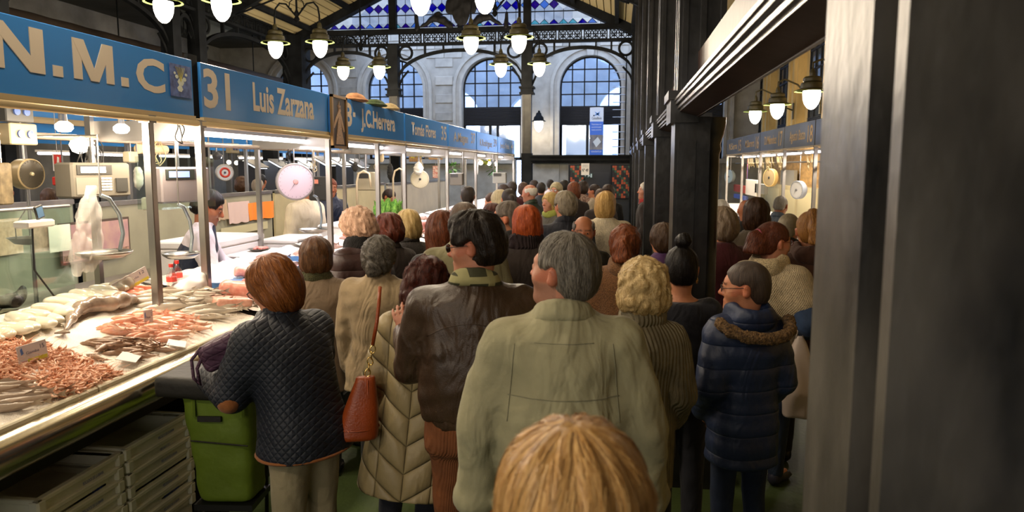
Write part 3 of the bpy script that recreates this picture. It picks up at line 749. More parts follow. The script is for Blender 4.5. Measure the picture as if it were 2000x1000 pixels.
# hats and cloth left on the sign top
for (y, w, h, c, c2, lb) in ((7.55, .16, .075, '#b98a62', '#8d6244', 'tan sun hat lying on top of the sign row'), (8.2, .17, .07, '#50623a', '#33402a', 'olive green cap lying between two pale hats on the signs'), (8.72, .10, .07, '#cdb98f', '#a8946c', 'pale cream hat lying on the sign row, farthest of three hats')):
    S = SDF(); S.ell((0, 0, h * .5), (.09, w, h * .6)); S.ell((0, 0, .012), (.12, w * 1.35, .016))
    o = new_obj('hat', S.mesh('hat', .012, mat('hat_' + c.strip('#'), hx(c), c2=hx(c2), rough=.9, vscale=14), disp=lambda x, y, z: .008 * wnoise(x, y, z, 40, 4), clip=lambda X, Y, Z: -Z + 0 * X + 0 * Y)); o.location = (SX, y, 2.621); tag(o, lb, 'hat')

# posts, rails and bumpers of the row
POSTY = [4.03, 4.57, 6.76, 8.22, 9.30, 11.74, 14.18, 16.76, 19.5]
pn = ['slim steel post with a junction box beside the glass screen', 'steel post under the black joint of the two nearest blue signs', 'steel post below the framed picture', 'steel post under the middle of the sign with hats', 'steel post under the far end of the sign with hats', 'fourth steel post counted from the far end of the row', 'third steel post counted from the far end of the row', 'steel post second from the far end of the row', 'last steel post of the row by the iron column']
for y, lb in zip(POSTY, pn):
    t = thing('steel_post', lb, 'post', (SX, y, .9)); mb = MB(); mb.box((-.024, -.024, 0), (.024, .024, 1.34), bev=.004); mb.build('shaft', STEEL, t); MB().box((-.034, -.034, 1.30), (.034, .034, 1.345)).build('bracket', STEEL_D, t)
tag(MB().tube([(SX + .02, 1.2, 2.225), (SX + .02, 19.5, 2.225)], .020, 10).build('canopy_rail', CREAMTUBE, None, True), 'long cream metal tube running under all the blue signs', 'rail')
tag(MB().tube([(-3.4, 1.8, 2.13), (-3.4, 9.58, 2.13)], .020, 8).build('hanging_rail', mat('pinkish_steel', hx('#c9b6a6'), rough=.25, metal=.6), None, True), 'steel tube over the fish counters holding cords and scales', 'rail')
tag(MB().tube([(-3.4, 9.6, 2.13), (-3.4, 19.8, 2.13)], .020, 8).build('hanging_rail', STEEL, None, True), 'steel tube over the farther stalls beyond the sign with hats', 'rail')
for y in (2.6, 4.5, 6.8, 9.1, 11.7, 14.2, 16.8):
    tag(MB().box((-3.45, y - .02, .14), (-3.41, y + .02, 2.62)).build('rear_post', STEEL), 'grey steel upright behind the counter ' + {2.6: 'at the left picture edge', 4.5: 'beside the large electronic scale', 6.8: 'behind the round white scale', 9.1: 'fourth from the far end', 11.7: 'third from the far end', 14.2: 'second from the far end', 16.8: 'at the far end of the row'}[y], 'post')

# ---- counters
def zt(x): return .985 + (-2.24 - x) * .25
def on_ice(px, py, dz=0.):
    r = _FW + _RT * ((px - 1000) / FPX) - _UP * ((py - 500) / FPX); t = (.425 + dz - CAM_H) / (r.z + .25 * r.x)
    return Vector((0, 0, CAM_H)) + r * t
ICE = mat('crushed_ice', hx('#efe6da'), rough=.35, bump=.6, bscale=160, var=.06, vscale=20, spec=.7)
SHELF = mat('counter_front', hx('#26241f'), rough=.5)
def counter(y0, y1, label, icem=ICE, name='fish_counter', cx=(-2.24, -3.12)):
    t = thing(name, label, 'counter', (0, y0, 0)); L = y1 - y0
    MB().box((-3.1, .03, .70), (-2.34, L - .03, .92)).build('cabinet', SHELF, t)
    for yy in (.1, L - .2): MB().box((-3.05, yy, .12), (-2.6, yy + .1, .72)).build('leg', SHELF, t)
    MB().box((-3.1, .05, .12), (-3.04, L - .05, .72)).build('back_panel', SHELF, t)
    mb = MB(); n = 14; pts = [(-2.19 + .068 * math.sin(a), .905 + .075 * math.cos(a)) for a in [PI * k / n for k in range(n + 1)]]
    mb.prism([(p[0], p[1]) for p in pts] + [(-2.34, .83), (-2.34, .98)], 0, L, 'y'); mb.build('bumper', mat('aluminium_bumper', (.62, .56, .42), rough=.2, metal=1., var=.15, vscale=3, stretch=(1, .1, 1)), t, 35)
    k = max(2, round(L / .85)); first = None
    for i in range(k):
        a, b = L * i / k + .004, L * (i + 1) / k - .004
        mb = MB(); mb.box((-2.245, a, .93), (-2.215, b, 1.0), bev=.006); mb.build('tray_edge', mat('tray_edge', hx('#cfc5ab'), rough=.45, var=.15, vscale=10), t)
    mb = MB(); mb.prism([(-2.24, .94), (-3.12, .94), (-3.12, zt(-3.12) - .02), (-2.24, .96)], .01, L - .01, 'y'); mb.build('tray', STEEL_D, t)
    # ice bed
    nx, ny = 34, int(L / .028); X = np.linspace(-2.25, -3.10, nx); Y = np.linspace(.02, L - .02, ny); XX, YY = np.meshgrid(X, Y, indexing='ij')
    r = np.random.RandomState(int(y0 * 10)); Z = zt(XX) + .006 * wnoise(XX, YY, 0 * XX, 22, 3) + r.normal(0, .0022, XX.shape)
    V = np.stack([XX, YY, Z], -1).reshape(-1, 3); idx = np.arange(nx * ny).reshape(nx, ny); Q = np.stack([idx[:-1, :-1], idx[:-1, 1:], idx[1:, 1:], idx[1:, :-1]], -1).reshape(-1, 4)
    o = new_obj('ice', quad_mesh('ice', V, Q, icem), t); o['kind'] = 'stuff'
    return t
counter(1.3, 4.42, 'long fish counter heaped with crushed ice in the left foreground')
counter(4.50, 6.74, 'fish counter with the blue cutting tray beside the woman in the quilted jacket')
counter(6.80, 9.25, 'fish counter hidden behind the queue of women')
counter(9.32, 11.7, 'brightly lit counter beyond the sign with hats')
counter(11.78, 14.15, 'counter second from the far end of the row')
counter(14.22, 19.4, 'farthest counter of the left row')
st('plinth', mat('dark_plinth', hx('#17160f'), rough=.7), ((-3.3, 1.3, 0), (-2.15, 19.4, .12)))
st('platform', mat('stall_platform', hx('#3c3a36'), rough=.7), ((-5.6, 1.3, 0), (-3.3, 19.4, .14)))

# ---- seafood
def fish_mesh(L, w, name, m, seed=0, bend=0., flat=.8):
    mb = MB(); n = 9; rings = []
    prof = [(0, .10), (.06, .42), (.16, .8), (.32, 1.), (.5, .92), (.68, .62), (.82, .33), (.9, .2)]
    k = 7
    for t, r in prof:
        for j in range(k):
            a = 2 * PI * j / k; rings.append((t * L - L / 2, math.cos(a) * w / 2 * r * flat + bend * math.sin(t * PI), math.sin(a) * w / 2 * r + w * .3))
    fs = [(i * k + j, i * k + (j + 1) % k, (i + 1) * k + (j + 1) % k, (i + 1) * k + j) for i in range(len(prof) - 1) for j in range(k)]
    fs += [tuple(range(k)), tuple(range((len(prof) - 1) * k, len(prof) * k))]
    mb.add(rings, fs)
    x = .9 * L - L / 2; z = w * .3
    mb.add([(x - .02 * L, -.002, z), (L / 2 + .03 * L, -.003, z + w * .42), (L / 2 - .01 * L, 0, z), (L / 2 + .03 * L, .003, z - w * .38), (x - .02 * L, .003, z)], [(0, 1, 2), (2, 3, 4), (0, 2, 4)])
    mb.add([(-.12 * L, 0, z + w * .42), (.1 * L, 0, z + w * .62), (.22 * L, 0, z + w * .26)], [(0, 1, 2)])
    bm = mb; o = mb.build(name, m, None, True); return o
def scatter_fish(proto, places, labels, cat, group, along=True):
    for i, (p, ang, sc, tilt) in enumerate(places):
        o = proto if i == 0 else proto.copy()
        if i: COL.objects.link(o)
        o.location = p; o.rotation_euler = (tilt, 0.0, ang); o.scale = (sc,) * 3; tag(o, labels if isinstance(labels, str) else labels[i], cat, group)
R3 = random.Random(5)
def poly_pts(poly, n, seed):
    r = random.Random(seed); xs = [p[0] for p in poly]; ys = [p[1] for p in poly]; out = []
    while len(out) < n:
        x, y = r.uniform(min(xs), max(xs)), r.uniform(min(ys), max(ys)); c = False
        for i in range(len(poly)):
            (x1, y1), (x2, y2) = poly[i], poly[i - 1]
            if (y1 > y) != (y2 > y) and x < (x2 - x1) * (y - y1) / (y2 - y1) + x1: c = not c
        if c: out.append((x, y))
    return out
# prawns: a curled, ringed body with a head, feelers and a tail fan
def prawn(seed):
    S = MB(); n = 7; pts = []; rs = []
    for i in range(n):
        a = -0.5 + 2.3 * i / (n - 1); pts.append((.020 * math.cos(a) - .005, .030 * math.sin(a) * .9, .004 + .002 * (i % 2))); rs.append((.0065 * (1 - .07 * abs(i - 1.5) - .05 * i)) * (1. if i % 2 else .9))
    S.tube(pts, rs, 6); e = Vector(pts[-1]); S.tube([pts[0], (pts[0][0] + .004, pts[0][1] - .016, .006)], [.006, .001], 5)
    S.add([tuple(e), (e.x - .012, e.y + .001, .008), (e.x - .010, e.y - .008, .002)], [(0, 1, 2)])
    for k in range(2): S.tube([(pts[0][0], pts[0][1] - .01, .006), (pts[0][0] + .02 + k * .008, pts[0][1] - .03 + k * .012, .010), (pts[0][0] + .03, pts[0][1] - .06 + .02 * k, .006)], .0006, 3)
    return S
PRM = mat('prawn_shell', hx('#eabb9c'), rough=.35, c2=hx('#d68e66'), vscale=120, spec=.6)
PRM2 = mat('prawn_shell_pale', hx('#edc8ac'), rough=.35, c2=hx('#d99a76'), vscale=120, spec=.6)
heap = [(-30, 668), (40, 672), (110, 690), (232, 736), (160, 772), (112, 786), (60, 764), (-30, 744)]
pp = poly_pts(heap, 850, 2); pm = [prawn(0).build('prawn', PRM, None, True), prawn(1).build('prawn', PRM2, None, True)]
mass = MB(); pa = None
for i, (x, y) in enumerate(pp):
    P = on_ice(x, y); e = .03 * max(0, min(1, min(abs(x - 232), 200) / 100)); dz = R3.uniform(0, .012) + (.012 if i < 300 else 0) + e * R3.random() * .5
    if i < 300:
        o = pm[i % 2] if i < 2 else pm[i % 2].copy()
        if i >= 2: COL.objects.link(o)
        o.location = (P.x, P.y, P.z + dz + .004); o.rotation_euler = (R3.uniform(-.6, .6), R3.uniform(-.6, .6), R3.uniform(0, 6.28)); o.scale = (R3.uniform(.85, 1.2),) * 3
        tag(o, 'small orange prawn lying loose in the prawn heap', 'prawn', 'prawns heaped at the left front of the ice')
    else:
        src = prawn_src = pm[i % 2].data
        if pa is None: pa = [(np.array([v.co for v in m.data.vertices]), [tuple(p.vertices) for p in m.data.polygons]) for m in pm]
        V, Fc = pa[i % 2]; R_ = np.array(Euler((R3.uniform(-.6, .6), R3.uniform(-.6, .6), R3.uniform(0, 6.28))).to_matrix())
        mass.add((V * R3.uniform(.85, 1.2)) @ R_.T + np.array([P.x, P.y, P.z + dz + .002]), Fc)
me = bpy.data.meshes.new('prawn_mass'); me.from_pydata(mass.v, [], mass.f); me.materials.append(PRM); me.shade_smooth(); o = new_obj('prawn_mass', me); tag(o, 'orange mass of small prawns filling out the heap on the ice', 'prawns', kind='stuff')
# long pale fish at the very front
PF = fish_mesh(.30, .05, 'pale_fish', mat('pale_fish_skin', hx('#c9b39c'), rough=.25, c2=hx('#8d7d72'), vscale=14, spec=.7, stretch=(.3, 1, 1)))
scatter_fish(PF, [(on_ice(x, y), a, s, .2) for x, y, a, s in ((-40, 772, .75, 1.1), (-5, 764, .85, 1.15), (28, 768, .8, 1.1), (58, 777, .85, 1.05), (-30, 790, .8, 1.1), (10, 784, .7, 1.1), (44, 790, .9, 1.), (-10, 806, .8, 1.), (22, 802, .85, .9), (82, 782, .9, .8))], ['long pale grey fish at the front left corner, %s of the bundle as laid' % q for q in ('topmost', 'second', 'third', 'fourth', 'fifth', 'sixth', 'seventh', 'eighth', 'ninth', 'rightmost')], 'fish', 'pale fish at the front left corner of the ice')
# cleaned cuttlefish
def cuttle():
    S = SDF(); S.ell((0, 0, .028), (.085, .036, .026)); S.ell((.05, 0, .024), (.045, .027, .02), None, .03); S.ell((-.05, 0, .022), (.05, .040, .016), None, .03)
    return new_obj('cuttlefish', S.mesh('cuttlefish', .009, mat('cuttlefish_flesh', hx('#e9e2cc'), rough=.18, spec=.7, var=.05, vscale=8, sss=.0), disp=lambda x, y, z: .002 * wnoise(x, y, z, 60, 2)))
CT = cuttle(); cl = []
for i, (x, y) in enumerate(((-20, 668), (5, 660), (28, 652), (52, 646), (78, 640), (101, 630), (116, 617), (137, 605), (160, 598), (182, 591), (140, 590), (160, 585), (180, 580), (200, 574), (222, 570), (205, 586), (118, 600), (95, 612), (70, 622), (40, 632))): cl.append((on_ice(x, y, .0), .9 + R3.uniform(-.3, .3) + PI / 2 + .5, R3.uniform(.9, 1.15), R3.uniform(-.2, .2)))
cl = sorted(cl[:10], key=lambda c: c[0].y) + sorted(cl[10:], key=lambda c: c[0].y)
OR = ['first', 'second', 'third', 'fourth', 'fifth', 'sixth', 'seventh', 'eighth', 'ninth', 'tenth']
scatter_fish(CT, cl, ['glossy white cuttlefish, %s from the left of the %s row' % (OR[i % 10], 'front' if i < 10 else 'back') for i in range(20)], 'cuttlefish', 'white cuttlefish laid in rows on the ice')
# conger eel
eel = thing('conger_eel', 'long speckled grey eel lying curved across the ice', 'eel', tuple(on_ice(190, 618)))
path = [on_ice(*p) for p in ((128, 652), (140, 634), (158, 618), (185, 612), (215, 611), (238, 604), (258, 597))]; rs = [.010, .022, .034, .040, .041, .043, .030]
EM = mat('eel_skin', hx('#6a5b50'), rough=.2, c2=hx('#a08e7c'), vscale=16, detail=6, spec=.8)
S = SDF(); o0 = Vector(eel.location)
PL = [np.array(p - o0) + np.array([0, 0, r * 1.1 + .008]) for p, r in zip(path, rs)]
for a, b, ra, rb in zip(PL, PL[1:], rs, rs[1:]): S.cap(a, b, ra, rb, .03)
S.cap(PL[-2], PL[-1] + np.array([0, .02, .0]), .036, .022, .02)
new_obj('body', S.mesh('body', .009, EM), eel)
d = Vector(PL[0] - PL[1]).normalized(); q = Vector(PL[0]); n_ = Vector((-d.y, d.x, 0)).normalized()
MB().prism([(0, 0), (.07, .035), (.075, 0), (.065, -.035)], -.004, .004, 'z', M=Matrix.Translation(q) @ Matrix(((d.x, n_.x, 0), (d.y, n_.y, 0), (0, 0, 1))).to_4x4()).build('tail_fin', EM, eel)
for s in (-1, 1):
    e = Vector(PL[-1]); MB().lathe([(0, -.007), (.006, -.003), (.007, 0), (.006, .004), (0, .007)], 8, (e.x + .01, e.y + s * .016 - .01, e.z + .016)).build('eye', mat('fish_eye', (.01, .01, .01), rough=.1), eel, True)
# red mullet, brown small fish, silver hake
MU = fish_mesh(.19, .045, 'red_mullet', mat('red_mullet_skin', hx('#dc8f70'), rough=.25, c2=hx('#f0c8b2'), vscale=18, spec=.7))
pl = []
for i, (x, y) in enumerate(poly_pts([(208, 640), (262, 622), (330, 618), (400, 640), (352, 668), (270, 662), (215, 655)], 52, 8)): pl.append((on_ice(x, y) + Vector((0, 0, R3.uniform(0, .03))), R3.gauss(.5, .45), R3.uniform(.85, 1.15), R3.uniform(-.4, .9)))
scatter_fish(MU, pl, 'orange red mullet in the pile at the middle of the counter', 'fish', 'red mullet piled in the middle of the ice')
BR = fish_mesh(.17, .042, 'brown_fish', mat('brown_fish_skin', hx('#7d6450'), rough=.3, c2=hx('#b08a70'), vscale=30, spec=.6))
pl = [(on_ice(x, y) + Vector((0, 0, R3.uniform(0, .012))), R3.gauss(.2, .5), R3.uniform(.8, 1.1), R3.uniform(.4, 1.3)) for x, y in poly_pts([(165, 668), (240, 664), (318, 676), (325, 692), (275, 704), (215, 694), (180, 682)], 34, 9)] + [(on_ice(195, 700), -.3, 1.1, 1.2)]
scatter_fish(BR, pl, 'small speckled brown fish in front of the red mullet', 'fish', 'brown fish in front of the red mullet')
HK = fish_mesh(.34, .055, 'silver_fish', mat('silver_fish_skin', hx('#9b9388'), rough=.2, c2=hx('#efe2cf'), vscale=12, spec=.8, stretch=(.25, 1, 1), bump=.1))
pl = [(on_ice(x, y) + Vector((0, 0, R3.uniform(0, .03))), R3.gauss(.55, .22), R3.uniform(.85, 1.15), R3.uniform(0, .9)) for x, y in poly_pts([(285, 588), (330, 574), (430, 580), (470, 612), (440, 628), (330, 622), (290, 606)], 44, 10)]
scatter_fish(HK, pl, 'long silver grey fish in the pile nearest the next stall', 'fish', 'silver fish piled at the far end of the ice')
def fillet(name, label, px, py, dims, col, c2, ang=0, dz=0., cat='fish fillet', group=None, P=None):
    S = SDF(); a, b, c = dims; S.box((0, 0, c * .5), (a, b, c * .55), None, .01, rd=c * .35)
    o = new_obj(name, S.mesh(name, max(.008, a / 14), mat('flesh_' + col.strip('#'), hx(col), c2=hx(c2), rough=.3, vscale=26, spec=.6, stretch=(1, .25, 1)), disp=lambda x, y, z: .006 * wnoise(x, y, z, 25, 7)))
    o.location = P if P else on_ice(px, py, dz); o.rotation_euler = (0, .12, ang); return tag(o, label, cat, group)
for i, (x, y, a) in enumerate(((222, 582, .3), (238, 574, .6), (255, 570, .2), (272, 566, .8), (240, 584, .1), (262, 580, .5), (282, 577, .4))): fillet('salmon_piece', 'coral pink fish piece at the back of the ice', x, y, (.075, .03, .03), '#d9694a', '#ee9c80', a, cat='fish piece', group='coral fish pieces under the far price card')
# stall 31: blue tray, tuna loins, paper, knife
tr = thing('cutting_tray', 'blue plastic cutting tray in front of the fishmonger', 'tray', (-2.72, 4.66, 1.115))
mb = MB(); mb.box((-.30, 0, 0), (.22, 1.5, .012)); mb.build('base', mat('blue_tray', hx('#4a76a8'), rough=.4), tr)
for a, b in (((-.31, 0, 0), (-.30, 1.5, .05)), ((.22, 0, 0), (.23, 1.5, .05)), ((-.31, -.01, 0), (.23, 0, .05)), ((-.31, 1.5, 0), (.23, 1.51, .05))): MB().box(a, b).build('rim', MATS['blue_tray'], tr)
for i, (px, py, d, c, c2, a, lb) in enumerate(((468, 578, (.13, .07, .09), '#c9735f', '#e3a591', .3, 'pink tuna loin lying beside the blue cutting tray'), (448, 596, (.12, .09, .05), '#cf8a74', '#e9b8a6', .9, 'large pale pink fish steak at the edge of the white paper'), (500, 560, (.09, .05, .05), '#a8504a', '#c77a6e', .2, 'dark red tuna block behind the woman with glasses'), (487, 540, (.11, .05, .06), '#b86a62', '#dd9e92', .5, 'red fish block below the fishmonger hand'), (573, 530, (.10, .06, .05), '#b8645c', '#d88c80', .1, 'dark pink fish block behind the brown-haired woman'), (640, 525, (.12, .06, .05), '#b06a60', '#cf9488', .2, 'reddish loin behind the grey bun of hair'))):
    fillet('tuna_piece', lb, px, py, d, c, c2, a, .03)
for i, (px, py, w, l, a, lb) in enumerate(((402, 596, .2, .16, .2, 'white paper sheet on the ice below the steel post'), (345, 671, .09, .14, .5, 'blank white card lying on the ice edge by the handbag'), (252, 698, .09, .15, .4, 'blank white card lying among the brown fish'), (86, 727, .07, .12, .3, 'white card lying on the prawn heap'))):
    P = on_ice(px, py, .03 if i else .012); o = MB().box((-w / 2, -l / 2, 0), (w / 2, l / 2, .003)).build('paper_card', PAPER); o.location = P; o.rotation_euler = (0, .25, a); tag(o, lb, 'card')
# price cards
def price_card(px0, py0, px1, py1, x, lb, tilt=0.):
    a = atx(px0, py1, x); b = atx(px1, py0, x); w = abs(b.y - a.y); h = (b.z - a.z)
    t = thing('price_card', lb, 'price tag', (x, a.y, a.z)); MB().box((-.002, 0, 0), (.002, w, h)).build('card', mat('card_lilac', hx('#cfc6c4'), rough=.5), t)
    MB().box((.002, w * .3, .004), (.0035, w * .97, h * .24)).build('yellow_band', mat('card_yellow', hx('#d8d04a'), rough=.5), t)
    MB().box((.002, w * .05, .004), (.0035, w * .27, h * .2)).build('logo_square', mat('card_rose', hx('#c99a9a'), rough=.5), t)
    MB().prism([(w * .12, h * .52), (w * .2, h * .6), (w * .16, h * .9), (w * .1, h * .8)], .002, .0035, 'x').build('fish_mark', mat('card_blue', hx('#5a78b4'), rough=.5), t)
    text_mesh('Gamba' if px0 < 60 else 'Pescada' if px0 < 300 else 'Pijota', h * .14, mat('card_ink', hx('#4a4a6a')), 'lettering', t, MS(.0025, w * .28, h * .5), width=w * .45)
    text_mesh('15' if px0 < 60 else '12', h * .22, mat('card_ink', hx('#4a4a6a')), 'lettering', t, MS(.0025, w * .78, h * .62), width=w * .14)
    t.rotation_euler = (tilt, 0, -.35); MB().tube([(-.006, w * .5, -.05), (-.006, w * .5, h * .6)], .002, 5).build('pin', STEEL_D, t); return t
price_card(38, 665, 78, 716, -2.55, 'price card with yellow band standing in the prawns', .1); price_card(228, 541, 276, 580, -3.0, 'price card standing behind the coral fish pieces', .35); price_card(393, 576, 426, 603, -2.6, 'price card standing at the foot of the steel post'); price_card(282, 603, 292, 640, -2.55, 'narrow price card seen edge-on over the red mullet')
# crates under the counter
def crate_mesh():
    t = thing('fish_crate', 'x', 'crate'); W, L, H = .42, .49, .115; c = mat('crate_plastic', hx('#e2dfcc'), rough=.5, var=.12, vscale=6, bump=.1, bscale=40)
    mb = MB(); wl = .012
    mb.box((0, 0, 0), (W, L, .01))
    for a, b in (((0, 0, 0), (wl, L, H)), ((W - wl, 0, 0), (W, L, H)), ((0, 0, 0), (W, wl, H)), ((0, L - wl, 0), (W, L, H))): mb.box(a, b)
    mb.build('body', c, t)
    mb = MB(); e = .014
    for a, b in (((-e, -e, H - .022), (wl, L + e, H)), ((W - wl, -e, H - .022), (W + e, L + e, H)), ((-e, -e, H - .022), (W + e, wl, H)), ((-e, L - wl, H - .022), (W + e, L + e, H))): mb.box(a, b, bev=.004)
    mb.build('rim', c, t)
    for (x, y) in ((-.018, -.018), (W - .03, -.018), (-.018, L - .03), (W - .03, L - .03)):
        mb = MB(); mb.box((x, y, .052), (x + .048, y + .048, H - .004), bev=.008); mb.build('corner_block', c, t)
    text_mesh('PESCADOS DE LA BAHIA', .014, mat('crate_blue_print', hx('#3450b4'), rough=.6), 'lettering', t, Matrix(((0, 0, 1, W + .0015), (1, 0, 0, .25), (0, 1, 0, .060), (0, 0, 0, 1))), width=.13)
    return t
cr = crate_mesh(); first = True; ordn = ['lowest', 'second from the bottom', 'third from the bottom', 'fourth from the bottom', 'fifth from the bottom', 'sixth from the bottom', 'seventh from the bottom', 'topmost']
for sx, sy, n, nm in ((-2.64, 2.47, 8, 'nearer'), (-2.63, 3.0, 8, 'farther')):
    for k in range(n):
        lb = 'off-white plastic fish crate, %s of the %s stack under the counter' % (ordn[k] if k < n - 1 else 'topmost', nm)
        loc = (sx + R3.uniform(-.005, .005), sy + R3.uniform(-.006, .006), .121 + k * .062 * (1.0 if nm == 'farther' else .98))
        if first: cr.location = loc; tag(cr, lb, 'crate', 'fish crates stacked under the counter'); first = False
        else: copy_tree(cr, None, loc, R3.uniform(-.012, .012), lb, 'fish crates stacked under the counter')

# ---- glass screens, scales, bulbs and tubes
def screen(y0, y1, lb, x=-3.2, z0=1.17, z1=1.72):
    t = thing('glass_screen', lb, 'glass screen', (x, y0, z0)); L = y1 - y0; MB().box((-.004, 0, 0), (.004, L, z1 - z0)).build('pane', GLASSY, t)
    MB().tube([(0, 0, z1 - z0), (0, L, z1 - z0)], .010, 6).build('top_rail', STEEL, t, True); MB().box((-.012, 0, -.02), (.012, L, .01)).build('foot', STEEL_D, t); return t
screen(1.5, 3.98, 'clear glass screen with a steel rail behind the ice, left'); 
def dial_scale(px, py, r, x, lb, face=0.6, body='#b9b3a8', dial='#d8c9cc', hub='#c88', tray=True, ring=None, rot=None):
    P = atx(px, py, x); t = thing('dial_scale', lb, 'scale', tuple(P), 0); t.rotation_euler = (0, 0, face)      # dial faces +x then turned
    m = mat('scale_' + body.strip('#'), hx(body), rough=.35); MB().lathe([(r * .82, -.10), (r * .98, -.07), (r, -.02), (r, .015), (r * .93, .022), (r * .93, .014)], 28, (0, 0, 0), 'x').build('housing', m, t, 40)
    MB().lathe([(r * .92, .010), (r * .9, .016), (0, .016)], 28, (0, 0, 0), 'x').build('dial', mat('dial_' + dial.strip('#'), hx(dial), rough=.25, coat=.5), t)
    if ring:
        mb = MB(); mb.tube([(.018, r * .5 * math.cos(a), r * .5 * math.sin(a)) for a in [k * PI / 12 for k in range(24)]], r * .12, 4, closed=True); mb.build('dial_ring', mat('ring_' + ring.strip('#'), hx(ring), rough=.4), t)
    mb = MB()
    for k in range(24): a = k * PI / 12; mb.box((.016, -.001, r * .78), (.018, .001, r * .86), Matrix.Rotation(a, 4, 'X'))
    o = mb.build('scale_marks', CHAR, t); o['kind'] = 'stuff'
    MB().lathe([(r * .14, .016), (r * .12, .026), (0, .03)], 12, (0, 0, 0), 'x').build('hub', mat('hub_' + hub.strip('#'), hx(hub) if len(hub) > 4 else (.5, .3, .3), rough=.4), t)
    MB().add([(.024, -.003, 0), (.024, .003, 0), (.024, -r * .38, -r * .55)], [(0, 1, 2)]).build('needle', CHAR, t)
    MB().tube([(-.04, 0, r), (-.04, 0, max(.06, (2.5 if x < -4 else 2.13 if x < 0 else 2.2) - P.z))], .006, 6).build('hanger', STEEL, t)
    if tray:
        MB().tube([(-.03, 0, -r), (-.03, 0, -r - .10)], .004, 5).build('link', STEEL, t)
        MB().tube([(-.03, 0, -r - .10), (-.03, .10, -r - .22), (-.03, .10, -r - .30)], .004, 5).build('bail', STEEL, t); MB().tube([(-.03, 0, -r - .10), (-.03, -.10, -r - .22), (-.03, -.10, -r - .30)], .004, 5).build('bail', STEEL, t)
        MB().lathe([(.03, -r - .345), (.09, -r - .335), (.125, -r - .30), (.132, -r - .298), (.12, -r - .30), (.088, -r - .328), (0, -r - .338)], 20, (-.03, 0, 0)).build('pan', STEEL, t, True)
    return t
dial_scale(577, 355, .185, -3.15, 'large round pinkish white hanging scale beside the dark electronic scale', -.95, '#8f8783', '#bda9b0', '#b98a86', tray=False)
dial_scale(58, 340, .095, -3.6, 'dark brass dial scale hanging left of the electronic scale', -.15, '#8a7a5c', '#3a352c', '#8d8468', tray=True)
dial_scale(439, 337, .10, -4.6, 'white dial scale with a red ring in the far stall', -.9, '#a8a4a0', '#c4c8d0', '#2a3350', tray=False, ring='#c24338')
dial_scale(820, 350, .16, -3.36, 'cream round scale with a black hub and a white rag on it', -1.15, '#b5ad94', '#c4ba9c', '#1c1c1e', tray=False)
def escale(px0, py0, px1, py1, x, lb, depth=.16, body=GREYPL, scr=SCREENB, ang=-.25, keys=True, y=None):
    if y: a = at(px0, py1, y); b = at(px1, py0, y); w, h, ang = b.x - a.x, b.z - a.z, -PI / 2
    else: a = atx(px0, py1, x); b = atx(px1, py0, x); w, h = abs(b.y - a.y), b.z - a.z
    t = thing('electronic_scale', lb, 'scale', tuple(a), ang); MB().box((-depth, 0, 0), (0, w, h), bev=.012).build('housing', body, t)
    MB().box((.0, w * .08, h * .66), (.006, w * .66, h * .93)).build('display_bezel', CHAR, t); MB().box((.006, w * .14, h * .71), (.008, w * .55, h * .88)).build('display', scr, t)
    if keys:
        o = None
        for i in range(3):
            for j in range(5):
                if o is None: o = q = MB().box((0, 0, 0), (.006, w * .045, h * .05)).build('key', WHITEP, t)
                else: q = o.copy(); COL.objects.link(q); adopt(q, t)
                q.location = (0, w * (.48 + i * .06), h * (.2 + j * .08))
        MB().box((0, w * .06, h * .1), (.004, w * .44, h * .58)).build('key_panel', mat('key_panel', hx('#6d6a60'), rough=.5), t)
        MB().box((0, w * .72, h * .15), (.01, w * .92, h * .55)).build('printer', CHAR, t)
    px_ = w * .5 if not y else min(max((-3.4 if a.x < -3.05 else -2.68) - a.x, .01), w); MB().tube([(-depth / 2, px_, h), (-depth / 2, px_, max(h + .05, (2.13 if a.x < -3.05 else 2.215) - a.z))], .014, 8).build('pole', STEEL, t); return t
escale(143, 318, 228, 388, -3.3, 'large grey electronic scale with keypad and lit display', scr=mat('pale_lit_screen', (.6, .7, .8), emit=(.75, .88, 1.), estr=1.3))
t = escale(318, 326, 384, 398, -3.05, 'electronic scale with a violet screen in a clear cover', body=mat('pink_grey_plastic', hx('#857479'), rough=.35), keys=False)
MB().box((-.2, -.03, -.04), (.02, .46, .32)).build('clear_cover', GLASSY, t)
escale(603, 345, 638, 392, -3.2, 'dark electronic scale beside the round white scale', body=CHAR, scr=mat('red_digits', (.3, .08, .05), emit=(.9, .25, .15), estr=.6), keys=False, y=8.0)
escale(697, 336, 732, 372, -3.34, 'cream boxy scale hanging beyond the framed picture', body=mat('cream_plastic', hx('#a3987c'), rough=.4), scr=CHAR, keys=False, y=9.75)
escale(878, 338, 903, 362, -3.34, 'grey boxy scale hanging beyond the cream round scale', body=GREYPL, scr=CHAR, keys=False, y=12.9)
escale(962, 337, 988, 358, -3.34, 'pale grey scale hanging near the far end of the row', body=mat('pale_grey_plastic', hx('#8a8a84'), rough=.4), scr=CHAR, keys=False, y=15.8)
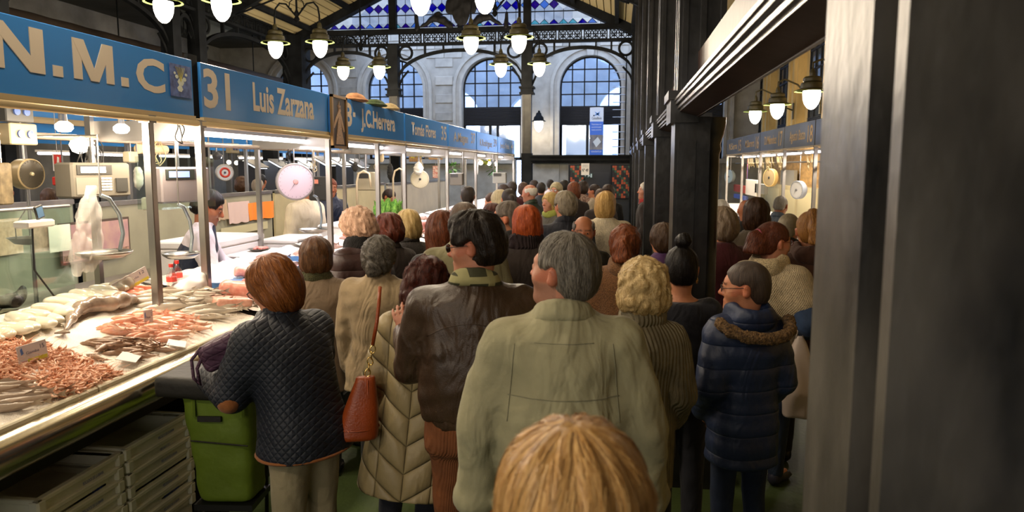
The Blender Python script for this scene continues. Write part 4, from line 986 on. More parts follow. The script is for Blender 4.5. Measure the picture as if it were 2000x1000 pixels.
# the bowl pans of the near stall
def hang_pan(px, py, x, r, lb, top):
    P = atx(px, py, x); t = thing('scale_pan', lb, 'scale pan', tuple(P))
    MB().lathe([(.0, -.03), (r * .7, -.028), (r * .95, -.005), (r, .008), (r * .97, .010), (r * .92, -.002), (r * .66, -.022), (0, -.024)], 24).build('pan', STEEL, t, True)
    MB().tube([(0, r * .9, 0), (0, r * 1.15, .10), (0, r * 1.0, .22), (0, r * .45, .32), (0, 0, .34)], .012, 8).build('arm', mat('blue_grey_arm', hx('#8f9aa0'), rough=.35, metal=.4), t, True)
    MB().tube([(0, 0, .34), (0, 0, top - P.z), (-3.4 - x, 0, top - P.z)], .005, 6).build('hanger', STEEL, t); return t
hang_pan(204, 494, -3.0, .155, 'steel weighing pan on a curved arm in front of the screen', 2.13); hang_pan(354, 496, -2.95, .125, 'shallow steel weighing pan in front of the fishmonger vest', 2.13); hang_pan(615, 448, -3.0, .16, 'steel weighing pan in front of the man in navy vest', 2.13)
# lamps of the stalls
def bulb(px, py, x, lb, e=26):
    P = atx(px, py, x); t = thing('stall_bulb', lb, 'lamp', tuple(P), 0, 'bulbs over the first stall')
    MB().lathe([(0, -.03), (.03, -.027), (.045, -.01), (.045, .008), (.032, .02), (.02, .028)], 14).build('bulb', BULBGLOW, t, True); MB().lathe([(.02, .028), (.017, .06), (.017, .085)], 10).build('socket', STEEL_D, t); MB().tube([(0, 0, .08), (0, 0, 2.245 - P.z)], .012, 6).build('stem', STEEL_D, t)
    lamp('bulb_light', 'POINT', (P.x, P.y, P.z - .08), e, WARM, .05)
bulb(125, 247, -2.95, 'leftmost of the three bright bulbs over the fish'); bulb(237, 251, -2.95, 'middle of the three bright bulbs over the fish'); bulb(330, 262, -2.95, 'rightmost of the three bright bulbs, beside the steel post')
tag(MB().tube([(-2.95, 1.6, 2.245), (-2.95, 19.4, 2.245)], .012, 6).build('lamp_rail', STEEL_D), 'thin steel tube from which the bulbs and strip lights hang', 'rail')
for i, y in enumerate((2.6, 4.53, 6.78, 9.25, 11.74, 14.18, 16.76, 19.3)): tag(MB().box((-3.46, y - .012, 2.115), (-2.66, y + .012, 2.245)).build('cross_bar', STEEL_D), 'steel cross bar under the blue signs, ' + ['nearest', 'second', 'third', 'fourth', 'fifth', 'sixth', 'seventh', 'farthest'][i] + ' of eight', 'bar')
def tube_lamp(y0, y1, x, z, lb, e):
    t = thing('strip_light', lb, 'lamp', (x, y0, z), 0, 'strip lights over the stalls'); L = y1 - y0
    MB().box((-.035, 0, .03), (.035, L, .06)).build('fitting', WHITEP, t); MB().tube([(0, .02, .012), (0, L - .02, .012)], .018, 8).build('tube', TUBEGLOW, t, True)
    for q in (.2, .5, .8): MB().tube([(0, L * q, .06), (0, L * q, (2.25 if x > -4 else 2.29) - z)], .004, 4).build('hook', STEEL_D, t)
    lamp('strip_area', 'AREA', (x, (y0 + y1) / 2, z - .03), e, TUBE, .06, (0, 0, 0), L)
for y0, y1, lb, e in ((4.75, 7.55, 'long bright pinkish strip light beside the framed picture', 24), (7.75, 9.2, 'bright strip light just beyond the framed picture', 15), (9.5, 11.6, 'fourth strip light counted from the far end of the left row', 22), (11.9, 14.0, 'third strip light counted from the far end of the left row', 22), (14.4, 16.6, 'second strip light counted from the far end of the left row', 22), (17.0, 19.2, 'farthest strip light of the left row', 22)):
    tube_lamp(y0, y1, -2.95, 2.17, lb, e)
# boxes, wraps and hanging papers
def styro(a, b, lb, lid=True):
    t = thing('foam_box', lb, 'box', tuple(a)); d = Vector(b) - Vector(a); MB().box((0, 0, 0), (d.x, d.y, d.z * .78), bev=.012).build('box', STYRO, t); MB().box((-.008, -.008, d.z * .79), (d.x + .008, d.y + .008, d.z), bev=.012).build('lid', STYRO, t); return t
styro((-4.0, 5.9, 1.0), (-3.45, 6.9, 1.30), 'large white polystyrene box behind the fishmonger hand'); styro((-3.42, 6.1, 1.05), (-3.12, 6.75, 1.17), 'low white polystyrene box under the cutting hand'); styro((-3.55, 7.0, 1.02), (-3.15, 7.65, 1.22), 'white polystyrene box printed with a fish behind the women')
styro((-3.30, 7.9, 1.14), (-2.9, 8.7, 1.30), 'white polystyrene box nearest the blond curly woman')
tag(MB().box((-4.35, 1.4, .14), (-3.95, 9.2, 1.0)).build('back_counter', mat('back_counter', hx('#8f8a80'), rough=.5)), 'long grey work counter behind the fishmongers', 'counter')
tag(MB().box((-3.6, 6.0, .14), (-3.14, 7.7, 1.0)).build('work_table', mat('back_counter', hx('#8f8a80'), rough=.5)), 'grey work table under the polystyrene boxes', 'table')
for i, (y0, y1, z1, c, lb) in enumerate(((1.5, 5.6, 1.66, '#9aa189', 'pale green partition board behind the glass screen'), (5.7, 9.2, 1.62, '#a39f86', 'beige partition board with papers and an orange cloth'), (9.3, 14, 1.62, '#c2b58c', 'bright cream partition board past the orange cloth'), (14.2, 19.2, 1.6, '#b3ab98', 'partition board behind the farthest stalls'))):
    t = thing('partition_board', lb, 'partition', (-4.5, y0, .14)); MB().box((0, 0, 0), (.03, y1 - y0, z1 - .14)).build('board', mat('part_' + c.strip('#'), hx(c), rough=.45, var=.1, vscale=3), t); MB().box((-.02, 0, z1 - .16), (.05, y1 - y0, z1 - .12)).build('cap_rail', STEEL, t)
def sheet(px0, py0, px1, py1, x, m, name, lb, cat, th=.004):
    a = atx(px0, py1, x); b = atx(px1, py0, x); o = MB().box((0, 0, 0), (th, abs(b.y - a.y), b.z - a.z)).build(name, m); o.location = (x, a.y, a.z); return tag(o, lb, cat)
def cloth_sheet(px0, py0, px1, py1, x, m, name, lb, cat, amp=.012):
    a = atx(px0, py1, x); b = atx(px1, py0, x); w, h = abs(b.y - a.y), b.z - a.z; n = 18
    mb = MB(); f = [(0. + amp * math.sin(k * .9 + px0), w * k / n, h) for k in range(n + 1)]; g = [(amp * 2 * math.sin(k * .9 + px0 + .5) + .01, w * k / n, h * .03 * math.sin(k * .8)) for k in range(n + 1)]
    mb.ribbon(g, f, (.004, 0, 0)); o = mb.build(name, m, None, 60); o.location = (x, a.y, a.z); return tag(o, lb, cat)
cloth_sheet(484, 392, 535, 431, -4.44, mat('orange_cloth', hx('#ff8f35'), rough=.8), 'cloth', 'orange cloth hanging over the beige partition', 'cloth')
cloth_sheet(446, 392, 486, 438, -4.44, mat('pink_paper', hx('#d9bfb8'), rough=.8), 'paper_sheet', 'pinkish paper hanging left of the orange cloth', 'paper', .004)
cloth_sheet(418, 390, 440, 432, -4.44, mat('tan_paper', hx('#c2a98e'), rough=.8), 'paper_bag', 'tan paper bag hanging behind the fishmonger face', 'bag')
t = atx(440, 470, -4.44); o = sheet(432, 432, 522, 462, -4.44, mat('printed_board', hx('#c9c29c'), rough=.6), 'notice', 'yellowish printed notice below the orange cloth', 'notice')
sheet(0, 425, 40, 500, -4.44, mat('peach_chart', hx('#d9c3a0'), rough=.7, var=.15, vscale=30), 'chart', 'peach coloured price chart at the left picture edge', 'chart')
sheet(97, 437, 135, 494, -3.25, PAPER, 'paper_sheet', 'blank white sheet in front of the glass screen', 'paper')
sheet(65, 440, 100, 494, -3.26, mat('brown_print', hx('#a98d80'), rough=.7, var=.3, vscale=30), 'photo_print', 'faded figure print beside the blank white sheet', 'print')
t = thing('framed_photo', 'framed photograph of a crowd behind the weighing pan', 'picture', tuple(atx(118, 520, -4.44))); a, b = atx(118, 520, -4.44), atx(249, 423, -4.44); w, h = b.y - a.y, b.z - a.z
MB().box((0, 0, 0), (.012, w, h)).build('frame', mat('dark_wood_frame', hx('#5a4a3e'), rough=.4), t); MB().box((.012, .02, .02), (.014, w - .02, h - .02)).build('photo', mat('pink_photo', hx('#b98f92'), rough=.4, c2=hx('#cfa89a'), vscale=8), t)
o = MB().box((.014, .03, .03), (.015, w - .03, h * .22)).build('crowd', mat('crowd_print', hx('#4f2f33'), rough=.4, c2=hx('#d2a88c'), vscale=60), t)
# plastic bag by the pan, phone on a white printer, gloves and blue tray at the left edge
S = SDF(); S.ell((0, 0, -.02), (.04, .10, .20)); S.cap((0, .02, .10), (0, .05, .27), .05, .018, .05); S.cap((0, -.06, -.06), (0, -.13, -.20), .05, .02, .05); S.ell((0, .06, .27), (.02, .035, .02))
o = new_obj('plastic_bag', S.mesh('plastic_bag', .012, mat('clear_plastic', (.85, .82, .78), rough=.15, alpha=.28, spec=.9), disp=lambda x, y, z: .022 * wnoise(x, y, z, 40, 6))); o.location = atx(172, 462, -3.0); tag(o, 'crumpled clear plastic bag hanging left of the weighing pan', 'bag')
P = atx(69, 437, -3.1); t = thing('card_printer', 'white card terminal with a phone on its arm', 'terminal', tuple(P)); MB().box((-.05, -.10, -.02), (.04, .10, .02), bev=.008).build('body', WHITEP, t); MB().box((.0, .01, .015), (.012, .07, .09), Matrix.Rotation(.25, 4, 'X'), bev=.004).build('phone', CHAR, t); MB().box((.012, .018, .025), (.0135, .062, .08), Matrix.Rotation(.25, 4, 'X')).build('phone_screen', mat('phone_screen', hx('#54718f'), rough=.2), t); MB().tube([(-.02, 0, -.02), (-.02, -.01, -.25), (.02, .08, -.42)], .005, 6).build('cable', BLACKW, t)
for i, (px, py, c, lb, r_) in enumerate(((20, 508, '#2b2a2a', 'black rubber glove heaped at the left edge', .07), (42, 520, '#241f1e', 'dark crumpled glove beside the pale cloth', .06), (58, 522, '#d8c9a4', 'pale crumpled cloth lying on the fish slab', .06), (10, 540, '#c9b48e', 'crumpled beige rag on the blue tray', .05), (195, 556, '#b3a894', 'crumpled clear bag lying behind the cuttlefish', .06))):
    S = SDF(); S.ell((0, 0, r_ * .6), (r_, r_ * 1.4, r_ * .7)); S.ell((.02, r_, r_), (r_ * .5, r_ * .6, r_ * .7), None, .03)
    o = new_obj('crumpled_cloth', S.mesh('crumpled_cloth', .012, mat('crumple_' + c.strip('#'), hx(c), rough=.5, bump=.8, bscale=30, alpha=1. if i < 4 else .55), disp=lambda x, y, z, k=i: .022 * wnoise(x, y, z, 38, 2 + k), clip=lambda X, Y, Z: -Z + 0 * X + 0 * Y)); P = Vector(((-3.5, 3.45, 1.19), (-3.25, 3.55, 1.19), (-3.62, 3.2, 1.19), (-3.7, 3.0, 1.19), (-3.0, 4.1, zt(-3.0) + .0))[i]); o.location = P; tag(o, lb, 'cloth')
t = thing('raised_slab', 'raised steel-edged slab with a folded paper at the left', 'slab', (-3.05, 1.4, 0)); a = on_ice(92, 640); MB().box((-.75, 0, 1.02), (0, 2.05, 1.17), bev=.004).build('slab', mat('slab_steel', hx('#a89a78'), rough=.35, metal=.3), t); MB().box((-.70, .05, 1.17), (-.02, 2.0, 1.18)).build('top_sheet', mat('slab_top', hx('#d6c9a8'), rough=.4), t)
t.location = (-3.06, 1.55, 0)
o = MB().box((-.16, -.22, 0), (.16, .22, .02), bev=.006).build('folded_paper', mat('wet_paper', hx('#d8d2c2'), rough=.5, c2=hx('#a49f94'), vscale=30, thr=.66)); o.location = (-3.3, 3.25, 1.182); o.rotation_euler = (0, 0, .5); tag(o, 'folded wet printed paper lying on the raised slab', 'paper')
o = MB().box((-.2, -.3, 0), (.2, .3, .012)).build('blue_tray', mat('royal_blue', hx('#2440a0'), rough=.35)); o.location = (-3.55, 2.9, 1.182); tag(o, 'royal blue tray at the left edge behind the slab', 'tray')
# water bottles
def bottle(x, y, z, lb):
    t = thing('water_bottle', lb, 'bottle', (x, y, z), 0, 'water bottles by the steel post'); MB().lathe([(.028, 0), (.032, .01), (.031, .05), (.028, .07), (.032, .10), (.031, .13), (.012, .165), (.012, .18)], 14).build('bottle', coloured_glass('bottle_plastic', (.85, .88, .88), .18), t, True)
    MB().lathe([(.014, .178), (.014, .198), (0, .199)], 12).build('cap', mat('red_cap', hx('#c8342c'), rough=.4), t); MB().lathe([(.0325, .085), (.0325, .115)], 14).build('label', mat('red_label', hx('#cf4a40'), rough=.5), t)
p = on_ice(337, 575); bottle(p.x, p.y, p.z, 'nearer of the two clear water bottles with red caps'); p = on_ice(348, 567); bottle(p.x, p.y, p.z, 'farther of the two clear water bottles with red caps')
S = SDF(); S.ell((0, 0, .05), (.09, .12, .06)); S.ell((.03, .06, .09), (.05, .05, .05), None, .04); o = new_obj('plastic_bag', S.mesh('plastic_bag', .012, mat('milky_plastic', (.8, .76, .74), rough=.3, alpha=.75), disp=lambda x, y, z: .016 * wnoise(x, y, z, 40, 9), clip=lambda X, Y, Z: -Z + 0 * X + 0 * Y)); o.location = on_ice(370, 575); tag(o, 'milky plastic bag lying beside the water bottles', 'bag')
# meat tray on the foam box
P = Vector((-3.27, 6.45, 1.172)); t = thing('dish', 'small dish of pink fish scraps on the low foam box', 'dish', tuple(P)); MB().lathe([(.0, 0), (.07, .003), (.10, .02), (.105, .022), (.07, .008), (0, .006)], 18).build('dish', STEEL, t, True)
S = SDF(); 
for k in range(12): S.ell((R3.uniform(-.06, .06), R3.uniform(-.06, .06), .025), (.03, .015, .014), rotm(0, 0, R3.uniform(0, 3)), .006)
o = new_obj('scraps', S.mesh('scraps', .008, mat('pink_scraps', hx('#d98a80'), rough=.3)), t); o['kind'] = 'stuff'
# cords
for i, (x, y, z, n, m, lb) in enumerate(((-3.38, 4.35, 2.02, 5, BLACKW, 'coil of black cable hanging from the rail above the scale'), (-3.38, 5.1, 2.08, 3, CREAMW, 'loops of cream cord tied round the hanging rail'), (-3.38, 7.35, 2.05, 3, BLACKW, 'tangle of dark cord near the strip light end'), (-3.38, 8.0, 2.0, 2, CREAMW, 'cream cord loop hanging beyond the framed picture'), (-2.75, 4.43, 2.19, 1, BLACKW, 'black ring of cable beside the sign joint'), (-3.38, 10.2, 2.0, 3, CREAMW, 'cream cord loop above the cream round scale'), (-3.38, 12.6, 2.0, 3, CREAMW, 'cream cord loop hanging beyond the cream round scale'))):
    t = thing('cable_coil', lb, 'cable', (x, y, z)); mb = MB()
    for k in range(n):
        r = .05 + .012 * k; mb.tube([(.01 * k + .012 * math.sin(3 * a + k), r * .8 * math.cos(a + k) + .02 * k, r * 1.3 * math.sin(a + k) - .03) for a in [j * PI / 9 for j in range(19)]], .004, 5)
    mb.tube([(0, 0, .02), (.01, .01, 2.13 - z)], .004, 5); o = mb.build('loops', m, t, True); o['kind'] = 'stuff'
# wrap roll, junction boxes, fire notice
o = MB().lathe([(.008, 0), (.035, 0), (.035, .32), (.008, .32)], 16, (0, 0, 0), 'y').build('paper_roll', mat('roll_paper', hx('#cbb48c'), rough=.6), None, 40); o.location = (-3.4, 4.95, 2.075); tag(o, 'roll of beige wrapping paper above the fishmonger head', 'roll')
for i, (px, py, x, lb) in enumerate(((38, 262, -3.35, 'grey socket box with two round outlets at upper left'), (455, 290, -4.6, 'beige socket box behind the paper roll'), (30, 218, -3.35, 'dark junction box under the left end of the sign'))):
    P = atx(px, py, x); t = thing('socket_box', lb, 'socket box', tuple(P)); zt_ = 2.5 if x < -4 else 2.24; MB().box((-.04, -.10, -.06), (.03, .10, .06), bev=.006).build('box', mat('box_beige', hx('#857a60'), rough=.5) if i < 2 else CHAR, t)
    for s in (-.03, .04): MB().lathe([(.022, .03), (.022, .04), (0, .041)], 12, (0, s, 0), 'x').build('outlet', mat('outlet_blue', hx('#3c4f80'), rough=.4), t)
    MB().tube([(0, 0, .06), (0, 0, max(.08, zt_ - P.z))], .012, 6).build('conduit', STEEL_D, t)
P = atx(112, 333, -5.2); a, b = atx(104, 334, -5.2), atx(121, 301, -5.2); t = thing('fire_notice', 'small red and white fire notice beyond the first stall', 'sign', tuple(a)); w, h = b.y - a.y, b.z - a.z
MB().box((0, 0, 0), (.006, w, h)).build('plate', PAPER, t); MB().box((.006, w * .08, h * .2), (.008, w * .92, h * .96)).build('red_field', mat('fire_red', hx('#c22c22'), rough=.4), t); MB().prism([(w * .3, h * .3), (w * .55, h * .3), (w * .6, h * .8), (w * .4, h * .85)], .008, .009, 'x').build('pictogram', PAPER, t)
MB().tube([(0, w / 2, h), (0, w / 2, 2.6 - a.z)], .004, 4).build('wire', STEEL_D, t)

# ---- opposite side of the island and the next aisle
tag(MB().tube([(-5.6, 1.5, 2.24), (-5.6, 19, 2.24)], .03, 8).build('canopy_rail', CREAMTUBE, None, True), 'cream rail under the backs of the opposite signs', 'rail')
for i, (y0, y1) in enumerate(((2.5, 5.2), (5.3, 8.0), (8.1, 10.8), (10.9, 13.6), (13.7, 16.4), (16.5, 19.2))):
    t = thing('rear_sign', 'back of a blue sign board across the island, ' + ['nearest the viewer', 'second from the viewer', 'third from the viewer', 'fourth from the viewer', 'fifth from the viewer', 'farthest from the viewer'][i], 'sign', (-5.65, y0, 2.27)); MB().box((0, 0, 0), (.03, y1 - y0, .34)).build('board', BLUE, t); MB().box((.03, 0, .10), (.045, y1 - y0, .16)).build('batten', CREAMTUBE, t)
    tag(MB().box((-5.67, y1, .14), (-5.63, y1 + .05, 2.3)).build('far_post', STEEL), 'steel post on the far side of the island, ' + ['nearest the viewer', 'second from the viewer', 'third from the viewer', 'fourth from the viewer', 'fifth from the viewer', 'farthest from the viewer'][i], 'post')
    t2 = thing('opposite_sign', 'blue lettered sign across the next aisle, ' + ['nearest the viewer', 'second from the viewer', 'third from the viewer', 'fourth from the viewer', 'fifth from the viewer', 'farthest from the viewer'][i], 'sign', (-8.0, y0 + 1, 2.27)); MB().box((0, 0, 0), (.03, y1 - y0, .34)).build('board', BLUE, t2)
    text_mesh(['José Ruiz', 'Paqui', 'A.Mellado', 'Manuel', 'A.Pérez', 'Gómez'][i], .15, LETTER, 'lettering', t2, MS(.032, .5, .1), width=1.3)
    tag(MB().box((-8.02, y0 + .98, 0), (-7.98, y0 + 1.02, 2.3)).build('far_post', STEEL), 'steel post across the next aisle, ' + ['nearest the viewer', 'second from the viewer', 'third from the viewer', 'fourth from the viewer', 'fifth from the viewer', 'farthest from the viewer'][i], 'post')
    tube_lamp(y0 + 1.3, y1 + .7, -7.985, 2.12, 'strip light across the next aisle, ' + ['nearest the viewer', 'second from the viewer', 'third from the viewer', 'fourth from the viewer', 'fifth from the viewer', 'farthest from the viewer'][i], 22)
tag(MB().box((-8.7, 1.5, 0), (-7.9, 19.5, 1.0)).build('opposite_counter', mat('far_counter', hx('#8d8576'), rough=.6, var=.4, vscale=5)), 'long counter across the next aisle', 'counter')
for i, (y, c) in enumerate(((6.0, '#14161a'), (9.6, '#14161a'), (12.6, '#1a1c20'), (15.4, '#14161a'))): tag(MB().box((-7.65, y, 0), (-7.40, y + .25, 3.0)).build('iron_pillar', IRON), 'black iron pillar in the next aisle, ' + ['nearest', 'second', 'third', 'fourth'][i] + ' from the viewer', 'pillar')
for i, (px, py, x) in enumerate(((634, 316, -4.6), (665, 318, -4.6), (702, 320, -4.6), (500, 322, -6.2), (600, 322, -6.2), (545, 320, -6.2))):
    P = atx(px, py, x); t = thing('slanted_lamp', 'slanted bright reflector lamp, %s from the left beyond stall 33' % ['first', 'second', 'third', 'fourth', 'fifth', 'sixth'][i], 'lamp', tuple(P)); MB().box((-.12, -.2, -.01), (.12, .2, .01), Matrix.Rotation(.5, 4, 'Y')).build('diffuser', mat('cool_glow', (1, 1, 1), emit=(.85, .92, 1.), estr=4.), t); MB().box((-.14, -.22, .01), (.14, .22, .03), Matrix.Rotation(.5, 4, 'Y')).build('reflector', STEEL, t); MB().tube([(0, 0, 0), (0, 0, 2.5 - P.z)], .01, 6).build('stem', STEEL_D, t)
# round bulbs glowing far across
for i, (px, py) in enumerate(((447, 317), (462, 318), (475, 318), (489, 319), (155, 283), (939, 318), (955, 319), (968, 320))):
    x = -7.62 if i < 4 else -3.4; P = atx(px, py, x); t = thing('globe_bulb', 'small round glowing bulb, %s of the bulbs %s' % (['first', 'second', 'third', 'fourth', 'only', 'first', 'second', 'third'][i], 'across the next aisle' if i < 4 else 'hanging behind the first stall' if i == 4 else 'near the far end of the left row'), 'bulb', tuple(P)); r = .045 if x < -7 else .06; MB().lathe([(0, -r), (r * .7, -r * .7), (r, 0), (r * .7, r * .7), (0, r)], 12).build('bulb', BULBGLOW, t, True); MB().tube([(0, 0, r), (0, 0, (2.6 if x < -7 else 2.13) - P.z)], .006, 5).build('cord', BLACKW, t)

# ---- right row of stalls
RX = 2.75
RS = [(8.9, 11.2, [('18', 11.1, 10.75, 2.30, 2.56, .012), ('Hnos.Gil', 10.5, 9.3, 2.36, 2.52, .01)]), (11.25, 13.6, [('17', 13.52, 13.15, 2.29, 2.55, .012), ('Agustín Basto', 12.9, 11.6, 2.36, 2.52, .01)])]
def rsign(y0, y1, num, txt, lb):
    t = thing('stall_sign', lb, 'sign', (RX, y0, 2.24)); MB().box((-.02, 0, 0), (.02, y1 - y0, .36), bev=.004).build('board', BLUE_G, t); MB().box((-.03, 0, -.022), (.026, y1 - y0, .004)).build('edge_trim', CREAMTUBE, t)
    L = y1 - y0
    # faces the aisle (-X): read from the far end to the near end
    text_mesh(txt, .15, LETTER_Y, 'lettering', t, MS(-.022, L * .80, .11, True), width=L * .52, bold=.01)
    if num: text_mesh(num, .24, LETTER_Y, 'lettering', t, MS(-.022, L * .20, .06, True), width=L * .15, bold=.012)
rsign(8.75, 10.95, '19', 'Hnos.Gil', 'greyish blue sign cut by the near black column'); rsign(11.0, 12.9, '18', 'Agustín Basto', 'greyish blue sign nearest but one to the black column, right aisle'); rsign(12.95, 15.0, '17', 'D.Méndez', 'greyish blue sign in the middle of the right aisle row'); rsign(15.05, 17.1, '16', 'M.Barrera', 'greyish blue sign second from the far end, right aisle'); rsign(17.15, 19.5, '15', 'N.Sierra', 'farthest greyish blue sign of the right aisle')
for y, lb in ((10.97, 'steel post beside the white dial scale, right aisle'), (12.92, 'steel post in front of the fishmonger in white, right aisle'), (15.02, 'steel post third in the right aisle'), (17.12, 'steel post fourth in the right aisle'), (19.4, 'farthest steel post of the right aisle'), (8.9, 'steel post hidden by the near column, right aisle')):
    tag(MB().box((RX - .024, y - .024, 0.9), (RX + .024, y + .024, 2.24)).build('steel_post', STEEL), lb, 'post')
t = thing('fish_counter', 'fish counter running along the right aisle', 'counter', (0, 7, 0)); MB().box((RX - .35, 0, .1), (RX + .5, 12.4, .93)).build('cabinet', SHELF, t); MB().box((RX - .4, 0, .93), (RX + .5, 12.4, .99)).build('top', STEEL, t); o = MB().box((RX - .36, .1, .99), (RX + .4, 12.3, 1.03)).build('ice', ICE, t); o['kind'] = 'stuff'
t = thing('back_wall_units', 'cream cupboards and boards behind the right aisle stalls', 'cupboard', (4.0, 7, 0)); MB().box((0, 0, 0), (.3, 14, 1.5)).build('cupboard', mat('cream_cupboard', hx('#b5a77e'), rough=.5, var=.15, vscale=3), t); MB().box((.2, 0, 1.5), (.3, 14, 2.5)).build('backboard', mat('ochre_board', hx('#a5824a'), rough=.6, var=.3, vscale=4, stretch=(1, 1, 3)), t)
for k in range(8): MB().box((-.004, .2 + k * 1.72, .2), (0, 1.7 + k * 1.72, 1.4)).build('cupboard_door', mat('cream_door', hx('#c4b88e'), rough=.5), t)
for y0, y1, lb in ((9.2, 11.0, 'strip light beside the near column, right aisle'), (11.2, 12.8, 'second strip light from the black column, right aisle'), (13.1, 14.9, 'third strip light from the black column, right aisle'), (15.2, 17.0, 'fourth strip light from the black column, right aisle'), (17.3, 19.2, 'farthest strip light in the right aisle')): 
    t = thing('strip_light', lb, 'lamp', (RX + .3, y0, 2.16), 0, 'strip lights over the right stalls'); MB().box((-.035, 0, .03), (.035, y1 - y0, .06)).build('fitting', WHITEP, t); MB().tube([(0, .02, .012), (0, y1 - y0 - .02, .012)], .018, 8).build('tube', TUBEGLOW, t, True); MB().tube([(0, .9, .06), (0, .9, .2)], .004, 4).build('hook', STEEL_D, t)
    lamp('strip_area', 'AREA', (RX + .3, (y0 + y1) / 2, 2.13), 30, COOL, .06, (0, 0, 0), y1 - y0)
def dial_left(px, py, r, x, lb, dial, body, hub): 
    t = dial_scale(px, py, r, x, lb, PI + .5, body, dial, hub, tray=False)
dial_left(1557, 371, .15, 2.915, 'large white dial scale by the steel post, right aisle', '#d4d4d0', '#8a9098', '#6a6a6a'); dial_left(1503, 347, .19, 3.165, 'brass ringed dial scale in the right aisle', '#8a7a58', '#c0a468', '#2a2a2a'); dial_left(1424, 345, .18, 3.015, 'pale round scale farthest in the right aisle', '#aab8b4', '#9aa6a8', '#555555')
for i, (px0, py0, px1, py1, c, x, lb) in enumerate(((1460, 350, 1480, 384, '#d8d2c4', 3.2, 'white paper hung below the middle sign, right aisle'), (1478, 358, 1496, 380, '#6a6a60', 3.2, 'grey box beside the brass dial scale'), (1528, 332, 1553, 366, '#8a8678', 4.10, 'grey fuse board behind the dial scales'), (1436, 360, 1458, 378, '#a84a3c', 3.2, 'red and orange packets on a shelf, right aisle'), (1436, 378, 1458, 392, '#5a6aa8', 3.2, 'blue and white packets below the red ones'))):
    a = atx(px1, py1, x); b = atx(px0, py0, x); hb = MB().box((-.04, 0, 0), (.04, abs(b.y - a.y), b.z - a.z), bev=.006)
    if x < 4: hb.tube([(0, .02, b.z - a.z - .01), (0, .02, 2.2 - a.z)], .004, 4)
    o = hb.build('hung_item', mat('item_' + c.strip('#'), hx(c), rough=.5, var=.3 if i > 2 else .05, vscale=40)); o.location = (x, min(a.y, b.y), a.z); tag(o, lb, 'packet' if i > 2 else 'board')
tag(MB().tube([(RX + .15, 8.8, 2.02), (RX + .15, 19, 2.02)], .015, 6).build('hanging_rail', STEEL_D), 'steel rail with cords under the right signs', 'rail')
for i, (y, n) in enumerate(((11.5, 2), (13.6, 5), (14.6, 5), (15.6, 4), (16.6, 3))):
    mb = MB(); rr_ = random.Random(i)
    for k in range(n * 2):
        a = rr_.uniform(-.35, .35); mb.tube([(RX + .1, y + a, 2.02), (RX + .12, y + a + .06, 1.98 - rr_.uniform(0, .12)), (RX + .1, y + a + .1, 2.03), (RX + .1, y + a + .15, 2.12)], .006, 5)
    tag(mb.build('cord_tangle', CREAMW, None, True), 'tangle of ochre cords on the right aisle rail, ' + ['nearest', 'second', 'middle', 'fourth', 'farthest'][i] + ' of five', 'cord', kind='stuff')

for x, z, y0, y1, lb in ((-7.62, 2.6, 3, 19.5, 'thin steel rail over the next aisle carrying round bulbs'), (-4.6, 2.5, 4.4, 19, 'thin steel rail carrying the nearer slanted lamps'), (-4.0, 2.5, 4.6, 19., 'thin steel rail carrying cartons and black bags'), (-6.2, 2.5, 6, 19, 'thin steel rail carrying the farther slanted lamps'), (-5.2, 2.6, 3, 9, 'thin steel rail holding the red fire notice')):
    tag(MB().tube([(x, y0, 1. if x == -4. else 0), (x, y0, z), (x, y1, z), (x, y1, 0)], .014, 6).build('hanging_rail', STEEL_D), lb, 'rail')
for y in (8.9, 10.97, 12.92, 15.02, 17.12, 19.4): tag(MB().box((RX - .02, y - .012, 2.18), (4.21, y + .012, 2.21)).build('cross_rail', STEEL_D), 'steel cross rail over the right stalls, ' + {8.9: 'nearest', 10.97: 'second', 12.92: 'third', 15.02: 'fourth', 17.12: 'fifth', 19.4: 'farthest'}[y] + ' of six', 'rail')
for x in (2.95, 3.05, 3.2): tag(MB().tube([(x, 8.9, 2.195), (x, 19.4, 2.195)], .010, 6).build('hanging_rail', STEEL_D), {2.95: 'left', 3.05: 'middle', 3.2: 'right'}[x] + ' one of three thin steel rails over the right stalls', 'rail')
# ================================================================== HALL LAMPS
HOOD = mat('olive_lamp_hood', hx('#3f3a22'), rough=.45, var=.25, vscale=12)
HOOD_IN = mat('pale_green_reflector', hx('#8fa05a'), rough=.5)
GLOBE = mat('lamp_globe', (1, 1, 1), rough=.4, emit=(1., .93, .80), estr=11.)
def lamp_head(t, x, y, z, k=1.):
    """hood, rim and globe; z is the globe's middle"""
    M = Matrix.Translation((x, y, z)) @ Matrix.Scale(k, 4)
    MB().lathe([(.02, .48), (.035, .46), (.05, .40), (.045, .36), (.12, .35), (.15, .32), (.15, .27), (.13, .26), (.18, .24), (.19, .20), (.185, .15), (.275, .12), (.285, .11)], 24, M=M).build('hood', HOOD, t, 35)
    MB().lathe([(.285, .11), (.29, .098), (.26, .108), (.14, .15)], 24, M=M).build('rim', HOOD_IN, t, 40)
    MB().lathe([(.135, .16), (.145, .10), (.148, .05), (.140, -.03), (.115, -.11), (.075, -.17), (.035, -.20), (0, -.207)], 22, M=M).build('globe', GLOBE, t, True)
